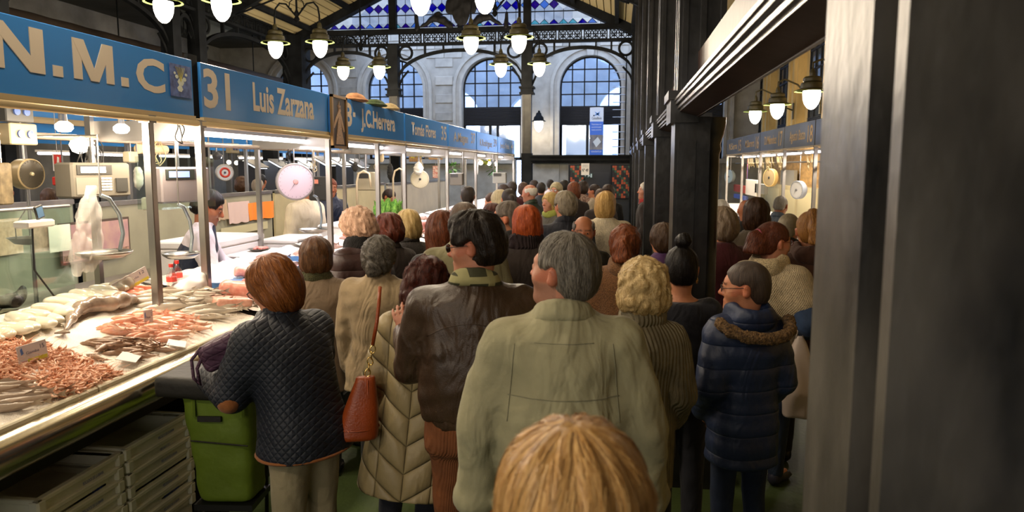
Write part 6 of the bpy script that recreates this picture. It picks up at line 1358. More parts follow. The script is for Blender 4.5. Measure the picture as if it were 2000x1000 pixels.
HAIRS = {}
def hair_mesh(style, h, seed=0, age=0):
    """hair in head-local coordinates; styles made of caps, sides, buns and tails"""
    S = SDF(); st = style.split('+')[0]; P = dict(t=.012, cut=.10, nape=-.05, ears=1, curl=0, wave=.004)
    P.update(dict(thin=dict(t=.013, nape=-.08, wave=.003), short=dict(t=.012, nape=-.075), crop=dict(t=.006, nape=-.07, wave=.001), thick=dict(t=.021, nape=-.08, wave=.004, curl=.003),
        balding=dict(t=.010, nape=-.075), ring=dict(t=.009, nape=-.07), bob=dict(t=.022, nape=-.2, ears=0, wave=.005), bobshort=dict(t=.024, nape=-.12, ears=0, wave=.006),
        curly=dict(t=.032, nape=-.12, ears=0, curl=.008), curlyshort=dict(t=.024, nape=-.085, ears=0, curl=.006), set=dict(t=.030, nape=-.10, ears=0, wave=.009, curl=.003),
        tight=dict(t=.009, nape=-.07, ears=1, wave=.002), long=dict(t=.020, nape=-.5, ears=0, wave=.006), messy=dict(t=.024, nape=-.2, ears=0, wave=.006, curl=.006)).get(st, {}))
    t = P['t']
    S.ell((0, -.014, .034), (.077 + t, .098 + t, .088 + t), None, .01)
    if st not in ('ring',): S.ell((0, -.06, -.02), (.062 + t, .045 + t, .062 + t * .5), None, .03)
    if st == 'thick': S.ell((0, .02, .105), (.06, .07, .035), None, .03); S.ell((.02, .06, .10), (.04, .03, .03), None, .02)
    if st == 'bob':
        S.ell((0, -.035, -.055), (.098, .078, .085), None, .04)
    if st == 'bobshort': S.ell((0, -.04, -.03), (.096, .082, .072), None, .03)
    if st in ('curly',): S.ell((0, -.04, -.03), (.11, .09, .085), None, .04)
    if st == 'set':
        S.ell((0, -.02, .09), (.085, .09, .05), None, .03); S.ell((0, -.055, -.02), (.092, .07, .07), None, .03)
    if st == 'messy':
        S.ell((.0, -.05, -.045), (.10, .075, .09), None, .03); S.ell((.02, -.05, .11), (.055, .055, .03), None, .03)
    if st == 'long':
        S.cap((0, -.05, -.02), (0, -.075, -.26), .088, .06, .05); S.cap((-.05, -.03, -.05), (-.06, -.05, -.24), .045, .03, .04); S.cap((.05, -.03, -.05), (.06, -.05, -.24), .045, .03, .04)
    # hairline: everything in front of the ears and under the fringe line
    if 'fringe' in style: S.ell((0, .125, -.058), (.078, .085, .085), None, .015, 's')
    elif st == 'thin': S.ell((0, .112, .0), (.078, .092, .118), None, .02, 's')
    elif st in ('balding', 'ring'): S.ell((0, .105, .02), (.073, .095, .125), None, .02, 's')
    elif P['ears']: S.ell((0, .118, -.03), (.088, .090, .108), None, .015, 's')
    else: S.ell((0, .128, -.035), (.076, .09, .10), None, .02, 's')
    if st in ('bob', 'bobshort', 'long', 'curly', 'messy', 'set'): S.ell((0, .07, -.09), (.055, .09, .10), None, .02, 's')
    if st == 'ring': S.ell((0, .0, .12), (.082, .13, .085), None, .01, 's')
    if st == 'balding': S.ell((0, -.035, .135), (.045, .05, .03), None, .02, 's')
    if P['ears']:
        for s in (-1, 1):
            S.ell((s * .092, -.004, -.012), (.032, .028, .042), None, .008, 's'); S.ell((s * .09, .05, -.03), (.05, .05, .045), None, .02, 's')
    if 'bunhigh' in style: S.ell((0, -.045, .155), (.042, .042, .036), None, .006); S.ell((.005, -.05, .175), (.03, .032, .025), None, .006)
    if 'bunlow' in style: S.ell((0, -.125, -.045), (.05, .03, .055), None, .008); S.ell((.0, -.135, -.02), (.035, .025, .03), None, .006)
    if 'updo' in style:
        for i in range(7):
            a = i * 2.3 + seed; S.ell((.035 * math.cos(a), -.105 + .01 * math.sin(a * 2), .02 + .05 * math.sin(a)), (.03, .028, .03), None, .01)
    if 'pony' in style:
        S.chain([(0, -.10, .045), (0, -.145, .03), (.01, -.165, -.05), (.005, -.165, -.14), (0, -.15, -.2)], [.03, .032, .038, .034, .012], .02)
    if 'highpony' in style:
        S.chain([(0, -.06, .12), (0, -.12, .12), (.01, -.16, .02), (.02, -.16, -.12), (.02, -.15, -.22)], [.03, .03, .035, .03, .012], .02)
    if 'ponycurl' in style:
        S.chain([(0, -.09, .03), (0, -.12, .0), (.0, -.13, -.06), (.01, -.12, -.12)], [.05, .055, .06, .04], .03)
    np_ = P['nape']
    wv, cu = P['wave'], P['curl']
    def disp(x, y, z):
        r = np.sqrt(x * x + (y + .03) ** 2) + 1e-4; a = np.arctan2(y + .03, x)
        nz = wnoise(np.cos(a) * 1., np.sin(a) * 1., z * 7, 4.2, seed % 7); d = (wv * .9 * np.sin(a * 11 + z * 14 + 3 * nz + seed) * np.clip(r / .05, 0, 1) + wv * .5 * np.sin(a * 31 + z * 22 + 5 * nz)) * (.45 + .7 * np.abs(nz)) + wv * .8 * nz
        if cu: d = d + cu * wnoise(x, y, z, 95., seed + 3) * 1.6
        return d
    def clip(X, Y, Z): return np.where(Y > -.02, np_ + .03 + (Y * .0) - Z, np_ - Z) * np.ones_like(X) if P['ears'] else (np_ - Z) * np.ones_like(X * Y)
    def strand(V):
        x, y = V[:, 0], V[:, 1] + .03; r = np.sqrt(x * x + y * y) + 1e-5
        w = .12 if cu < .005 else .5
        wob = .12 * np.sin(V[:, 2] * 38 + seed) ; return np.stack([x / r * 3.2 + wob, y / r * 3.2 - wob, V[:, 2] * w * 5 + r * 2.5], 1)
    return S.mesh('hair', h, None, disp=disp, strand=strand, clip=clip, pad=.02, smooth=1)

def strand_mesh(me, style, n, seed):
    """fine ribbons of hair lying on the hair mesh, run from the crown outward and down"""
    nv = len(me.vertices); V = np.empty(nv * 3, np.float32); me.vertices.foreach_get('co', V); V = V.reshape(-1, 3)
    N = np.empty(nv * 3, np.float32); me.vertices.foreach_get('normal', N); N = N.reshape(-1, 3)
    bvh = BVHTree.FromPolygons([tuple(v) for v in V], [tuple(p.vertices) for p in me.polygons])
    r = np.random.RandomState(seed); st = style.split('+')[0]
    long_ = st in ('bob', 'long'); curl = {'curly': 1.5, 'curlyshort': 1.2, 'messy': .8, 'set': .5, 'bobshort': .3}.get(st, .12)
    if 'ponycurl' in style: curl = .6
    K = 7 if long_ else 5; step = .014 if long_ else .0095; w0 = .0011
    idx = r.randint(0, nv, n); P = V[idx].copy(); Nn = N[idx].copy(); off = r.uniform(.0004, .0045, n)[:, None]; fly = (r.rand(n) < .06)[:, None] * r.uniform(.002, .007, n)[:, None]
    ph = r.uniform(0, .6, n); rows = []
    for k in range(K):
        x, y, z = P[:, 0], P[:, 1] + .03, P[:, 2]; rr_ = np.sqrt(x * x + y * y) + 1e-5
        up = np.clip((z - .05) / .07, 0, 1)
        d = np.stack([x / rr_ * up, y / rr_ * up - .15 * (1 - up), -(1.1 - up)], 1)
        q = 90. if curl > .4 else 35.
        d = d + curl * np.stack([np.sin(y * q + z * q * .7 + ph), np.sin(z * q + x * q * .8 + ph * 2), .6 * np.sin(x * q + y * q + ph)], 1)
        d = d - Nn * (d * Nn).sum(1)[:, None]; d = d / (np.linalg.norm(d, axis=1)[:, None] + 1e-6)
        side = np.cross(d, Nn); w = w0 * (1 - .7 * k / (K - 1)); O = P + Nn * (off + fly * (k / K) ** 2)
        rows.append((O - side * w, O + side * w))
        P = P + d * step
        if k < K - 1:
            for i in range(n):
                h = bvh.find_nearest(P[i])
                if h[0] is not None: P[i] = h[0]; Nn[i] = h[1]
    A = np.stack([np.stack(q, 1) for q in rows], 1).reshape(-1, 3)         # n, K, 2
    b = np.arange(n)[:, None] * (2 * K) + np.arange(K - 1)[None] * 2; Q = np.stack([b, b + 1, b + 3, b + 2], -1).reshape(-1, 4)
    if st in ('short', 'thick', 'thin', 'balding', 'ring', 'tight', 'crop'):
        A4 = A.reshape(n, 2 * K, 3); bad = ((np.abs(A4[:, :, 0]) > .055) & (np.abs(A4[:, :, 1] + .004) < .032) & (np.abs(A4[:, :, 2] + .01) < .046)).any(1) | (A4[:, :, 2] < -.078).any(1) | ((A4[:, :, 1] > .072) & (A4[:, :, 2] < .055)).any(1)
        Q = Q.reshape(n, K - 1, 4)[~bad].reshape(-1, 4)
    rv = r.uniform(0, 6, (n, 3)); rv = np.repeat(rv, 2 * K, 0); rv[:, 2] += np.tile(np.repeat(np.arange(K) * .05, 2), n)
    return quad_mesh('hair_strands', A, Q, None, None, lambda V_: rv)
STR = {}
GLASS = lambda: mat('spectacle_lens', (.9, .95, 1), rough=.05, alpha=.18, spec=.8)
def add_glasses(M, parent, col='#1a1412', dark=False, hs=1.):
    mb = MB(); fm = mat('spectacle_frame_' + col.strip('#'), hx(col), rough=.3)
    for s in (-1, 1):
        pts = [(s * .033 + .023 * math.cos(a) , .104 - .003 * abs(math.cos(a)), .008 + .0165 * math.sin(a)) for a in [i * PI / 8 for i in range(16)]]
        mb.tube(pts, .0018, 5, closed=True)
        mb.tube([(s * .056, .10, .012), (s * .078, .085, .012), (s * .085, .0, .012), (s * .083, -.02, .0)], .0017, 5)
    mb.tube([(-.010, .106, .012), (0, .109, .014), (.010, .106, .012)], .0018, 5)
    o = mb.build('spectacles', fm, parent, True); o.matrix_local = M
    lb = MB()
    for s in (-1, 1):
        lb.prism([(s * .033 + .022 * math.cos(i * PI / 8), .008 + .0158 * math.sin(i * PI / 8)) for i in range(16)], .102, .1035, 'y')
    lb.build('lens', mat('dark_lens', (.01, .01, .012), rough=.08) if dark else GLASS(), o)
    if dark: tag(o, 'dark sunglasses')

def person(label, px, topv, y, face=0, lod=1, skin='mid', head=(0, 0, 0), lean=0, hair=('short', '#2a211c', '#4a3a30'), top=None, legs=None,
           arms=('hang', 'hang'), w=1.0, dpt=1.0, belly=0., h=None, shoe='#1c1a1a', face_on=False, glasses=None, sun=False, lips=None, group=None, seed=None,
           hatch=.0, stubble=0, wx=None, hs=1., age=0, curl=.5, hands=True, stance=.1, below=0., tilt=0.):
    P = at(px, topv, y) if wx is None else Vector((wx, y, at(px, topv, y).z))
    ht = h or (P.z + below); s = ht / 1.715; hs = hs * (.95 + .05 * s)
    seed = int(px) if seed is None else seed
    L = math.radians(lean); tl = math.sin(L); cl = math.cos(L)
    # skeleton, facing +Y
    if h is None: s = (P.z) / (.92 + .55 * cl + .245)
    z0 = .92 * s
    def sp(t, dy=0.): return np.array([0, tl * t * s + dy, z0 + cl * t * s])
    N = sp(.55); hl = L * .6
    HC = N + np.array([0, math.sin(hl) * .13 + .018, math.cos(hl) * .13]) * s
    Hm = Matrix.Translation(Vector(HC)) @ Euler((-math.radians(head[1]), math.radians(head[2]), math.radians(head[0])), 'XYZ').to_matrix().to_4x4()
    T = np.array(Hm); Ms = Hm @ Matrix.Scale(hs, 4)
    fz = math.radians(face); ca, sa = math.cos(fz), math.sin(fz)
    hx_, hy_ = HC[0], HC[1]
    root = thing('person', label, 'person', (P.x - (ca * hx_ - sa * hy_), P.y - (sa * hx_ + ca * hy_), 0), fz, group)
    if tilt: root.rotation_euler = (0, math.radians(tilt), fz); root.location.x -= math.sin(math.radians(tilt)) * HC[2]
    top = dict(top or {}); legs = dict(legs or {}); tk = top.get('k', 'jacket')
    # joints
    sw = .160 * s * w; SHZ = .452
    SJ = [sp(SHZ) + np.array([i * sw, 0, 0]) for i in (-1, 1)]
    AR = []
    for i, a in enumerate(arms):
        sd = (-1, 1)[i]
        A = {'hang': ((.045, -.015, -.275), (.055, .04, -.52)), 'front': ((.055, -.0, -.27), (-.03, .20, -.32)), 'low': ((.06, -.03, -.27), (.02, .12, -.44)),
             'pocket': ((.09, -.05, -.26), (.045, .06, -.46)), 'up': ((.03, .13, -.20), (-.02, .22, -.02)), 'wide': ((.085, -.01, -.265), (.11, .03, -.51))}.get(a, a) if isinstance(a, str) else a
        el = SJ[i] + np.array([sd * A[0][0], A[0][1], A[0][2]]) * s; wr = SJ[i] + np.array([sd * A[1][0], A[1][1], A[1][2]]) * s
        AR.append((el, wr, (A[2] if len(A) > 2 else None)))
    hipx = .085 * s; ft = stance * s
    LG = [(np.array([i * hipx, 0, .88 * s]), np.array([i * (hipx * .55 + ft * .5), .015, .48 * s]), np.array([i * ft, -.02, .075 * s])) for i in (-1, 1)]
    # body
    B = SDF(); dm = dpt * s
    B.cap(sp(.47), HC + T[:3, :3] @ np.array([0, -.02, -.05]) * hs, .058 * s, .052 * hs, .03)
    B.ell(sp(.34), np.array((.15 * w, .10 * dpt, .17)) * s, rotm(-L), .05); B.ell(sp(.12), np.array((.135 * w, .095 * dpt, .14)) * s, rotm(-L), .06); B.ell(sp(0), np.array((.155 * w, .11 * dpt, .12)) * s, None, .05)
    B.cap(sp(SHZ) - np.array([sw * .9, 0, 0]), sp(SHZ) + np.array([sw * .9, 0, 0]), .05 * s, .05 * s, .05)
    for i, (el, wr, n) in enumerate(AR):
        B.cap(SJ[i], el, .048 * s, .038 * s, .02); B.cap(el, wr, .038 * s, .026 * s, .01)
    for a, b, c in LG: B.cap(a, b, .078 * s, .05 * s, .03); B.cap(b, c, .05 * s, .036 * s, .01); B.cap(c, c + np.array([0, .14, -.03]) * s, .036 * s, .028 * s, .02)
    head_prims(B, T, hs)
    fh = (.0066, .0098, .0135, .017)[lod]; ch = (.034, .038, .042, .05)[lod]
    fx = [(HC[0] - .11 * hs, HC[0] + .11 * hs, fh)]; fy = [(HC[1] - .12 * hs, HC[1] + .13 * hs, fh)]; fzz = [(HC[2] - .13 * hs, HC[2] + .13 * hs, fh)]
    if hands:
        for i, (el, wr, n) in enumerate(AR):
            d = wr - el; hd = Vector(d).normalized(); sd = (-1, 1)[i]
            if n is None: hd2 = (hd * .6 + Vector((0, .1, -.6))).normalized(); nn = (sd, .0, .15)
            else: hd2 = Vector(n[0]); nn = n[1]
            side = (n[2] if n is not None and len(n) > 2 else (-sd))
            hand_prims(B, wr, hd2, nn, side * (1 if n is not None else -1), curl if n is None or len(n) < 4 else n[3], s * .97, fr=.0085 if lod < 2 else .0105, spread=.3)
            if (lod == 0 and n is not None) or (lod == 0 and arms[i] == 'wide'):
                c_ = wr + np.array(hd2) * .09 * s; r = .11; hh = .0072
                fx.append((c_[0] - r, c_[0] + r, hh)); fy.append((c_[1] - r, c_[1] + r, hh)); fzz.append((c_[2] - r, c_[2] + r, hh))
    sk = np.array(hx(SK.get(skin, skin))); Ti = T[:3, :3]
    lp = np.array(hx(lips or '#b0655a')); hz = np.array(hx(hair[1])) if hair else sk
    def bcol(V):
        q = (V - T[:3, 3]) @ Ti / hs; c = np.tile(sk, (len(V), 1)); near = np.abs(q).max(1) < .14
        m = np.clip(1 - np.sqrt((q[:, 0] / .027) ** 2 + ((q[:, 1] - .095) / .03) ** 2 + ((q[:, 2] + .0585) / .0115) ** 2), 0, 1) * 2.2
        c = c + (lp - c) * np.clip(m, 0, 1)[:, None]
        red = np.array([1., .78, .72]); e = ((np.abs(q[:, 0]) > .072) & near) | ((q[:, 1] > .1) & (np.abs(q[:, 0]) < .02) & (q[:, 2] > -.04))
        c = np.where(e[:, None], c * red, c)
        br = (np.abs(np.abs(q[:, 0]) - .032) < .021) & (np.abs(q[:, 2] - .030 + (np.abs(q[:, 0]) - .03) ** 2 * 8) < .0065) & (q[:, 1] > .04)
        c = np.where(br[:, None], c * .35 + hz * .4, c)
        if stubble: 
            g = (q[:, 2] < -.03) & (q[:, 1] > -.02) & near & (m <= 0); c = np.where(g[:, None], c * (1 - stubble) + np.array([.18, .16, .15]) * stubble, c)
        return c
    me = B.mesh('body', ch, skinmat(), (fx, fy, fzz), color=bcol, smooth=1 if lod < 3 else 0)
    new_obj('body', me, root)
    # eyes
    if face_on or lod == 0:
        wb, ib = MB(), MB()
        for i in (-1, 1):
            wb.lathe([(0, -.0118)] + [(.0118 * math.cos(t), .0118 * math.sin(t)) for t in (-1.1, -.6, 0, .6, 1.1)] + [(0, .0118)], 10, (i * .031, .0815, .007), 'y')
            ib.lathe([(.0062, .0095), (.0056, .0118), (0, .0126)], 10, (i * .031, .0815, .006), 'y')
        e1 = wb.build('eye', mat('eye_white', (.75, .72, .68), rough=.3), root, True); e1.matrix_local = Ms
        ib.build('iris', mat('iris_brown', (.03, .015, .008), rough=.15), e1, True)
    # hair
    if hair:
        key = (hair[0], lod, seed if lod < 1 else seed % 3)
        if key not in HAIRS: HAIRS[key] = hair_mesh(hair[0], (.0060, .0085, .012, .016)[lod], seed % 17)
        hm = HAIRS[key]; mm = hairmat(hair[1], hair[2], hair[3] if len(hair) > 3 else .45)
        if hm.materials and hm.materials[0] != mm: hm = hm.copy(); hm.materials.clear()
        ho = new_obj('hair', hm, root, mm); ho.matrix_local = Ms
        if lod < 2 and 'crop' not in hair[0]:
            if key not in STR: STR[key] = strand_mesh(HAIRS[key], hair[0], 3500 if lod == 0 else 1100, seed % 17)
            sm = STR[key]
            if sm.materials: sm = sm.copy(); sm.materials.clear()
            so = new_obj('hair_strands', sm, ho, mm); so['kind'] = 'stuff'
    if glasses or sun: add_glasses(Ms, root, glasses or '#15100e', sun)
    # legs
    lm = legs.get('m'); lk = legs.get('k', 'trousers')
    if lk == 'trousers':
        S = SDF(); r = legs.get('r', 1.0)
        S.prof([(.80 * s, 0, 0, .165 * s * w, .12 * dm), (.92 * s, 0, 0, .172 * s * w, .128 * dm), (1.02 * s, 0, tl * .08, .15 * s * w, .115 * dm), (1.05 * s, 0, tl * .1, .13 * s * w, .10 * dm)], .03)
        for a, b, c in LG:
            S.cap(a, b, .092 * s * r, .066 * s * r, .04); S.cap(b, c + np.array([0, 0, .01]), .066 * s * r, .052 * s * r, .01)
        sd = seed
        fold = legs.get('fold', .004)
        S_m = S.mesh('trousers', (.016, .022, .03, .04)[lod], lm, disp=lambda x, y, z: fold * wnoise(x, y, z * .6, 26, sd % 13), smooth=1)
        new_obj(legs.get('name', 'trousers'), S_m, root)
    elif lk == 'skirt':
        S = SDF(); S.prof([(.50 * s, 0, 0, .20 * s * w, .16 * dm), (.9 * s, 0, 0, .175 * s * w, .135 * dm), (1.05 * s, 0, tl * .1, .14 * s * w, .11 * dm)], .02)
        new_obj('skirt', S.mesh('skirt', (.016, .022, .03, .04)[lod], lm), root)
    for i, (a, b, c) in enumerate(LG):
        S = SDF(); S.cap((c[0], c[1] - .02, .045 * s), (c[0] * 1.05, c[1] + .10 * s, .035 * s), .040 * s, .032 * s, .03); S.cap((c[0] * 1.05, c[1] + .10 * s, .03 * s), (c[0] * 1.1, c[1] + .17 * s, .028 * s), .036 * s, .028 * s, .03)
        S.cap((c[0], c[1] - .01, .05 * s), (c[0], c[1], .10 * s), .042 * s, .042 * s, .02)
        new_obj('shoe', S.mesh('shoe', .013 if lod == 0 else .02, mat('shoe_' + shoe.strip('#'), hx(shoe), rough=.4), clip=lambda X, Y, Z: .004 - Z + 0 * X + 0 * Y), root)
    # upper garment
    if top:
        m = top['m']; t = top.get('t', .012); hem = top.get('hem', .80) * s; fl = top.get('flare', 1.0); sl = top.get('sleeve', 1.0)
        def lr(z, a, b, y=0.):      # a row of the profile at upright height z, sheared by the lean
            u = (z / s - .92) if z > z0 else 0
            zz = z0 + (z - z0) * cl if z > z0 else z
            return (zz, 0, (tl * u * s if z > z0 else 0) + y * s, a * s * w + t, b * dm + t)
        rows = [lr(hem, .160 * fl, .125 * fl)] if hem < .9 * s else [lr(hem, .155 * fl, .122 * fl, .0)]
        for z, a, b, yy in ((.90, .162 * (1 + (fl - 1) * .5), .125, 0), (1.05, .148 + belly * .1, .115 + belly * .12, belly * .04), (1.16, .152 + belly * .07, .120 + belly * .09, belly * .03), (1.28, .163, .122, .0), (1.34, .166, .112, -.005), (1.385, .150, .096, -.008), (1.42, .118, .082, -.008), (1.45, .086, .070, -.004), (1.475, .064, .062, 0.), (1.49, .056, .056, 0.)):
            if z * s > hem + .02 and z < top.get('neck', 9): rows.append(lr(z * s, a, b, yy))
        S = SDF(); S.prof(rows, .02)
        for i, (el, wr, n) in enumerate(AR):
            k0 = top.get('ak', .025)
            S.cap(SJ[i], SJ[i] * .45 + el * .55, .052 * s * sl + t, .050 * s * sl + t, .05 if lean < 10 else .06)
            if top.get('short') == 2: continue
            S.cap(SJ[i] * .45 + el * .55, el, .052 * s * sl + t, .047 * s * sl + t, k0 * .5); 
            e2 = wr if not top.get('short') else el * .6 + wr * .4
            S.cap(el, e2, .047 * s * sl + t, .035 * s * sl + t, .01)
            if top.get('cuff'): S.cap(e2, e2 + (wr - el) * .02, .040 * s * sl + t, .040 * s * sl + t, .005)
        for q in top.get('extra', ()): q(S, s)
        sd = seed; amp = top.get('fold', .0055); fk = top.get('fk', 17); pat = top.get('pat')
        def disp(x, y, z):
            d = amp * wnoise(x * .9, y * .9, z * .55, fk, sd % 13) + amp * .5 * wnoise(x, y, z * 1.3, fk * 2.1, sd % 11) + amp * 1.5 * (.42 - np.minimum(np.abs(wnoise(x * 1.2 + z * .35, y, z * .45 + x * .3, fk * 1.15, (sd + 5) % 13)), .42)) * np.clip((1.42 * s - z) * 6, 0, 1)
            if pat == 'chev':
                u = (z - z0) - np.abs(x) * .6; d = d - .015 * np.abs(np.sin(u * PI / (.13 * s))) ** .35 + .009
                seam = np.exp(-((np.abs(x) - .125) / .009) ** 2) + np.exp(-(x / .009) ** 2); d = d + .006 * seam
            elif pat == 'bands': d = d - .008 * np.abs(np.sin((z - z0) * PI / (.10 * s))) ** .6 + .004
            elif pat == 'cable': d = d - .0035 * np.sin(x * 190) 
            return d
        me = S.mesh(top.get('name', 'jacket'), (.0125, .018, .025, .033)[lod], m, disp=disp, smooth=2 if lod < 2 else 1)
        jo = new_obj(top.get('name', 'jacket'), me, root)
        if top.get('band'):    # knitted or elastic hem band
            q = SDF(); r0 = lr(hem, .150, .118); q.prof([(r0[0] - .03 * s, 0, r0[2], r0[3] * .97, r0[4] * .97), (r0[0] + .05 * s, 0, r0[2], r0[3] * 1.02, r0[4] * 1.02)], .0)
            new_obj('hem_band', q.mesh('hem_band', .02, top['band'], disp=lambda x, y, z: .003 * np.sin((x + y) * 110)), jo)
        if top.get('collar'):
            cm = top.get('collar_m', m); k = top['collar']; q = SDF(); c0 = sp(.53); hh = dict(stand=.05, fold=.035, scarf=.05, hood=.05, high=.085, fur=.06)[k]; rr = dict(stand=.072, fold=.078, scarf=.085, hood=.09, high=.078, fur=.09)[k]; th = dict(stand=.010, fold=.016, scarf=.034, hood=.03, high=.014, fur=.036)[k]
            up = np.array([0, math.sin(L * .8) , math.cos(L * .8)]); pts = []
            n_ = 20
            for j in range(n_ + 1):
                a = j * 2 * PI / n_ + PI / 2; gap = .012 if k in ('stand', 'fold') else 0
                dz = (.012 if k == 'fold' else 0) * math.cos(a - 3 * PI / 2)
                pts.append(c0 + np.array([math.cos(a) * rr * 1.05 * s, math.sin(a) * rr * s * .95 - .002, (-.018 * math.sin(a)) * s + dz]))
            for lv in ((0, .5, 1.) if k != 'scarf' else (0., .6)):
                for j in range(n_):
                    if k in ('stand', 'fold') and j in (0, n_ - 1): continue
                    a_, b_ = pts[j] + up * hh * s * lv, pts[j + 1] + up * hh * s * lv
                    f = (1 - .10 * lv) if k not in ('fold',) else (1 + (.12 - .24 * lv))
                    cc = c0 + up * hh * s * lv
                    a_, b_ = cc + (a_ - cc) * np.array([f, f, 1]), cc + (b_ - cc) * np.array([f, f, 1])
                    q.cap(a_, b_, th * s, th * s, .012)
            if k == 'hood':
                q.ell(c0 + np.array([0, -.10, .0]) * s, np.array((.115, .065, .085)) * s, rotm(.5), .05)
                q.ell(c0 + np.array([0, -.07, .085]) * s, np.array((.075, .07, .06)) * s, None, .03, 's')
            am = .009 if k in ('scarf', 'fur') else .004
            new_obj(dict(stand='collar', fold='collar', scarf='scarf', hood='hood', high='collar', fur='fur_collar')[k], q.mesh('collar', (.010, .014, .02, .028)[lod], cm, disp=lambda x, y, z: am * wnoise(x, y, z, 60 if k == 'fur' else 40, 5)), root)
    INFO[root.name] = dict(root=root, s=s, HC=HC, AR=AR, SJ=SJ, Ms=Ms, sp=sp, z0=z0)
    return root, INFO[root.name]
INFO = {}
def drape(obj, pts, r, m, name, parent, d=(0, 1, 0), off=.002, n=5):
    """a seam or strap laid on the surface of obj, cast along d in its own space"""
    me = obj.data; bvh = BVHTree.FromPolygons([v.co for v in me.vertices], [p.vertices[:] for p in me.polygons])
    out = []
    for p in pts:
        h = bvh.ray_cast(Vector(p), Vector(d))
        if h[0] is not None: out.append(h[0] + h[1] * off)
    if len(out) > 1: return MB().tube(out, r, n).build(name, m, parent, True)
# ================================================================== THE CROWD
def auto(y): return 0 if y < 4.3 else 1 if y < 7.5 else 2
def PP(label, px, tv, y, face=0, **k):
    k.setdefault('lod', auto(y)); return person(label, px, tv, y, face, **k)
OLV = cloth('olive_cotton', '#928d6f', 'matte'); BRL = cloth('brown_leather', '#3b2b1e', 'leather'); RUST = cloth('rust_corduroy', '#6b3d1e', 'cord')
NAVQ = cloth('navy_quilt', '#141a26', 'quilt'); BEI = cloth('beige_trouser', '#8d8266', 'plain'); PUF = cloth('khaki_puffer', '#8c7c58', 'chevron'); NAV = cloth('navy_jersey', '#12141f', 'plain')
JEAN = cloth('dark_jean', '#181f30', 'denim'); BLK = cloth('black_cloth', '#141312', 'plain'); COAT = cloth('beige_raincoat', '#8c7a5e', 'matte'); TAUPE = cloth('taupe_wool', '#6e5c48', 'plain')
MAR = cloth('maroon_nylon', '#33201f', 'banded'); DKB = cloth('dark_brown', '#261c18', 'plain'); CAMEL = cloth('camel_boucle', '#7d5636', 'boucle'); KNITG = cloth('grey_knit', '#7d745e', 'ribknit')
NAVC = cloth('navy_coat', '#1d2945', 'banded'); FURB = cloth('brown_fur', '#8a6b45', 'fur', '#3a2a1c'); CRO = cloth('cream_crochet', '#b5a384', 'knit'); DEN = cloth('blue_denim', '#2c3f5e', 'denim')
OBR = cloth('olive_brown', '#3e3322', 'plain'); RED = cloth('dark_red', '#4a1620', 'plain'); WHT = cloth('white_shirt', '#d9cdd2', 'matte'); VEST = cloth('navy_vest', '#1c2338', 'nylon'); CRW = cloth('cream_jumper', '#cbbd9f', 'knit')
GRN = cloth('green_vest', '#26352a', 'nylon'); GRY = cloth('grey_coat', '#5a5750', 'plain'); PUR = cloth('purple_top', '#4a2a58', 'plain'); BRH = cloth('brown_hoodie', '#4a2e20', 'plain'); PLD = cloth('tartan_scarf', '#2f3423', 'plain')
mat('tartan', hx('#3a3a26'), rough=.9, fn=fn_plaid(hx('#8f8a60'), 55)); OLVD = cloth('olive_dark', '#6f6a4e', 'matte'); FLO = cloth('patterned_blouse', '#b9a08e', 'floral', '#5a3a34'); BLU = cloth('light_blue_shirt', '#8d9ab5', 'plain'); GS = cloth('dark_green_shirt', '#22382c', 'plain')
GREYB = cloth('blue_grey_shirt', '#5f6c7e', 'plain')

# --- foreground
PP('blond straight-haired head nearest the viewer, seen from behind', 1122, 866, .93, 0, hair=('bob', '#a9793f', '#dcb478', .35), top=dict(m=DKB, hem=.8, collar='fold'), legs=dict(m=JEAN), w=.9, head=(0, 0, 0), seed=4)
man, I = PP('grey-haired man in a loose olive green jacket in the centre foreground', 1100, 462, 2.35, 6, hair=('thin', '#4a443d', '#8b8478'), head=(56, -4, 0), top=dict(m=OLV, hem=.66, collar='fold', t=.03, sleeve=1.25, flare=1.10, cuff=1, fold=.013, fk=13), legs=dict(m=JEAN), w=1.08, dpt=1.12, belly=.3, stubble=.35, arms=('wide', 'wide'), skin='red', age=1)
jk = [o for o in KIDS[man.name] if o.name.startswith('jacket')][0]; s = I['s']; SEAM = cloth('olive_seam', '#86836a', 'plain')
drape(jk, [(x * .01 * s, -.6, 1.24 * s - .0001 * x * x * .0) for x in range(-17, 18)], .0013, SEAM, 'yoke_seam', jk)
drape(jk, [(x * .01 * s, -.6, 1.405 * s) for x in range(-9, 10)], .0013, SEAM, 'collar_seam', jk)
for q in (-.165, .165): drape(jk, [(q * s + (z - 8) * .002 * (1 if q > 0 else -1), -.6, (1.40 - z * .022) * s) for z in range(0, 12)], .0013, SEAM, 'armhole_seam', jk)
o = MB().lathe([(.009, 0), (.009, .005), (0, .005)], 10).build('cuff_button', mat('horn_button', hx('#3a2c20'), rough=.3), jk); o.matrix_local = Matrix.Translation(Vector(I['AR'][1][1]) + Vector((.02, -.055, .02))) @ Matrix.Rotation(PI / 2, 4, 'X')
lm, I = PP('dark-haired man in a brown leather jacket and sunglasses', 928, 424, 2.88, 4, hair=('thick', '#120d0a', '#2c211a'), head=(76, 8, 0), top=dict(m=BRL, hem=.93, t=.022, sleeve=1.18, collar='fold', collar_m=MATS['tartan'], band=BRL, fold=.012), legs=dict(m=RUST, r=1.12, fold=.006), sun=True, skin='red', w=1.16, dpt=1.12, belly=.3,
       arms=(((.085, .06, -.26), (.135, .235, -.185), ((-.30, .22, .85), (-.1, -.95, .25), 1, .35)), 'pocket'))
jk = [o for o in KIDS[lm.name] if o.name.startswith('jacket')][0]; s = I['s']
drape(jk, [(x * .01 * s, -.6, (1.33 - .0002 * x * x) * s) for x in range(-17, 18)], .0014, BRL, 'back_seam', jk)
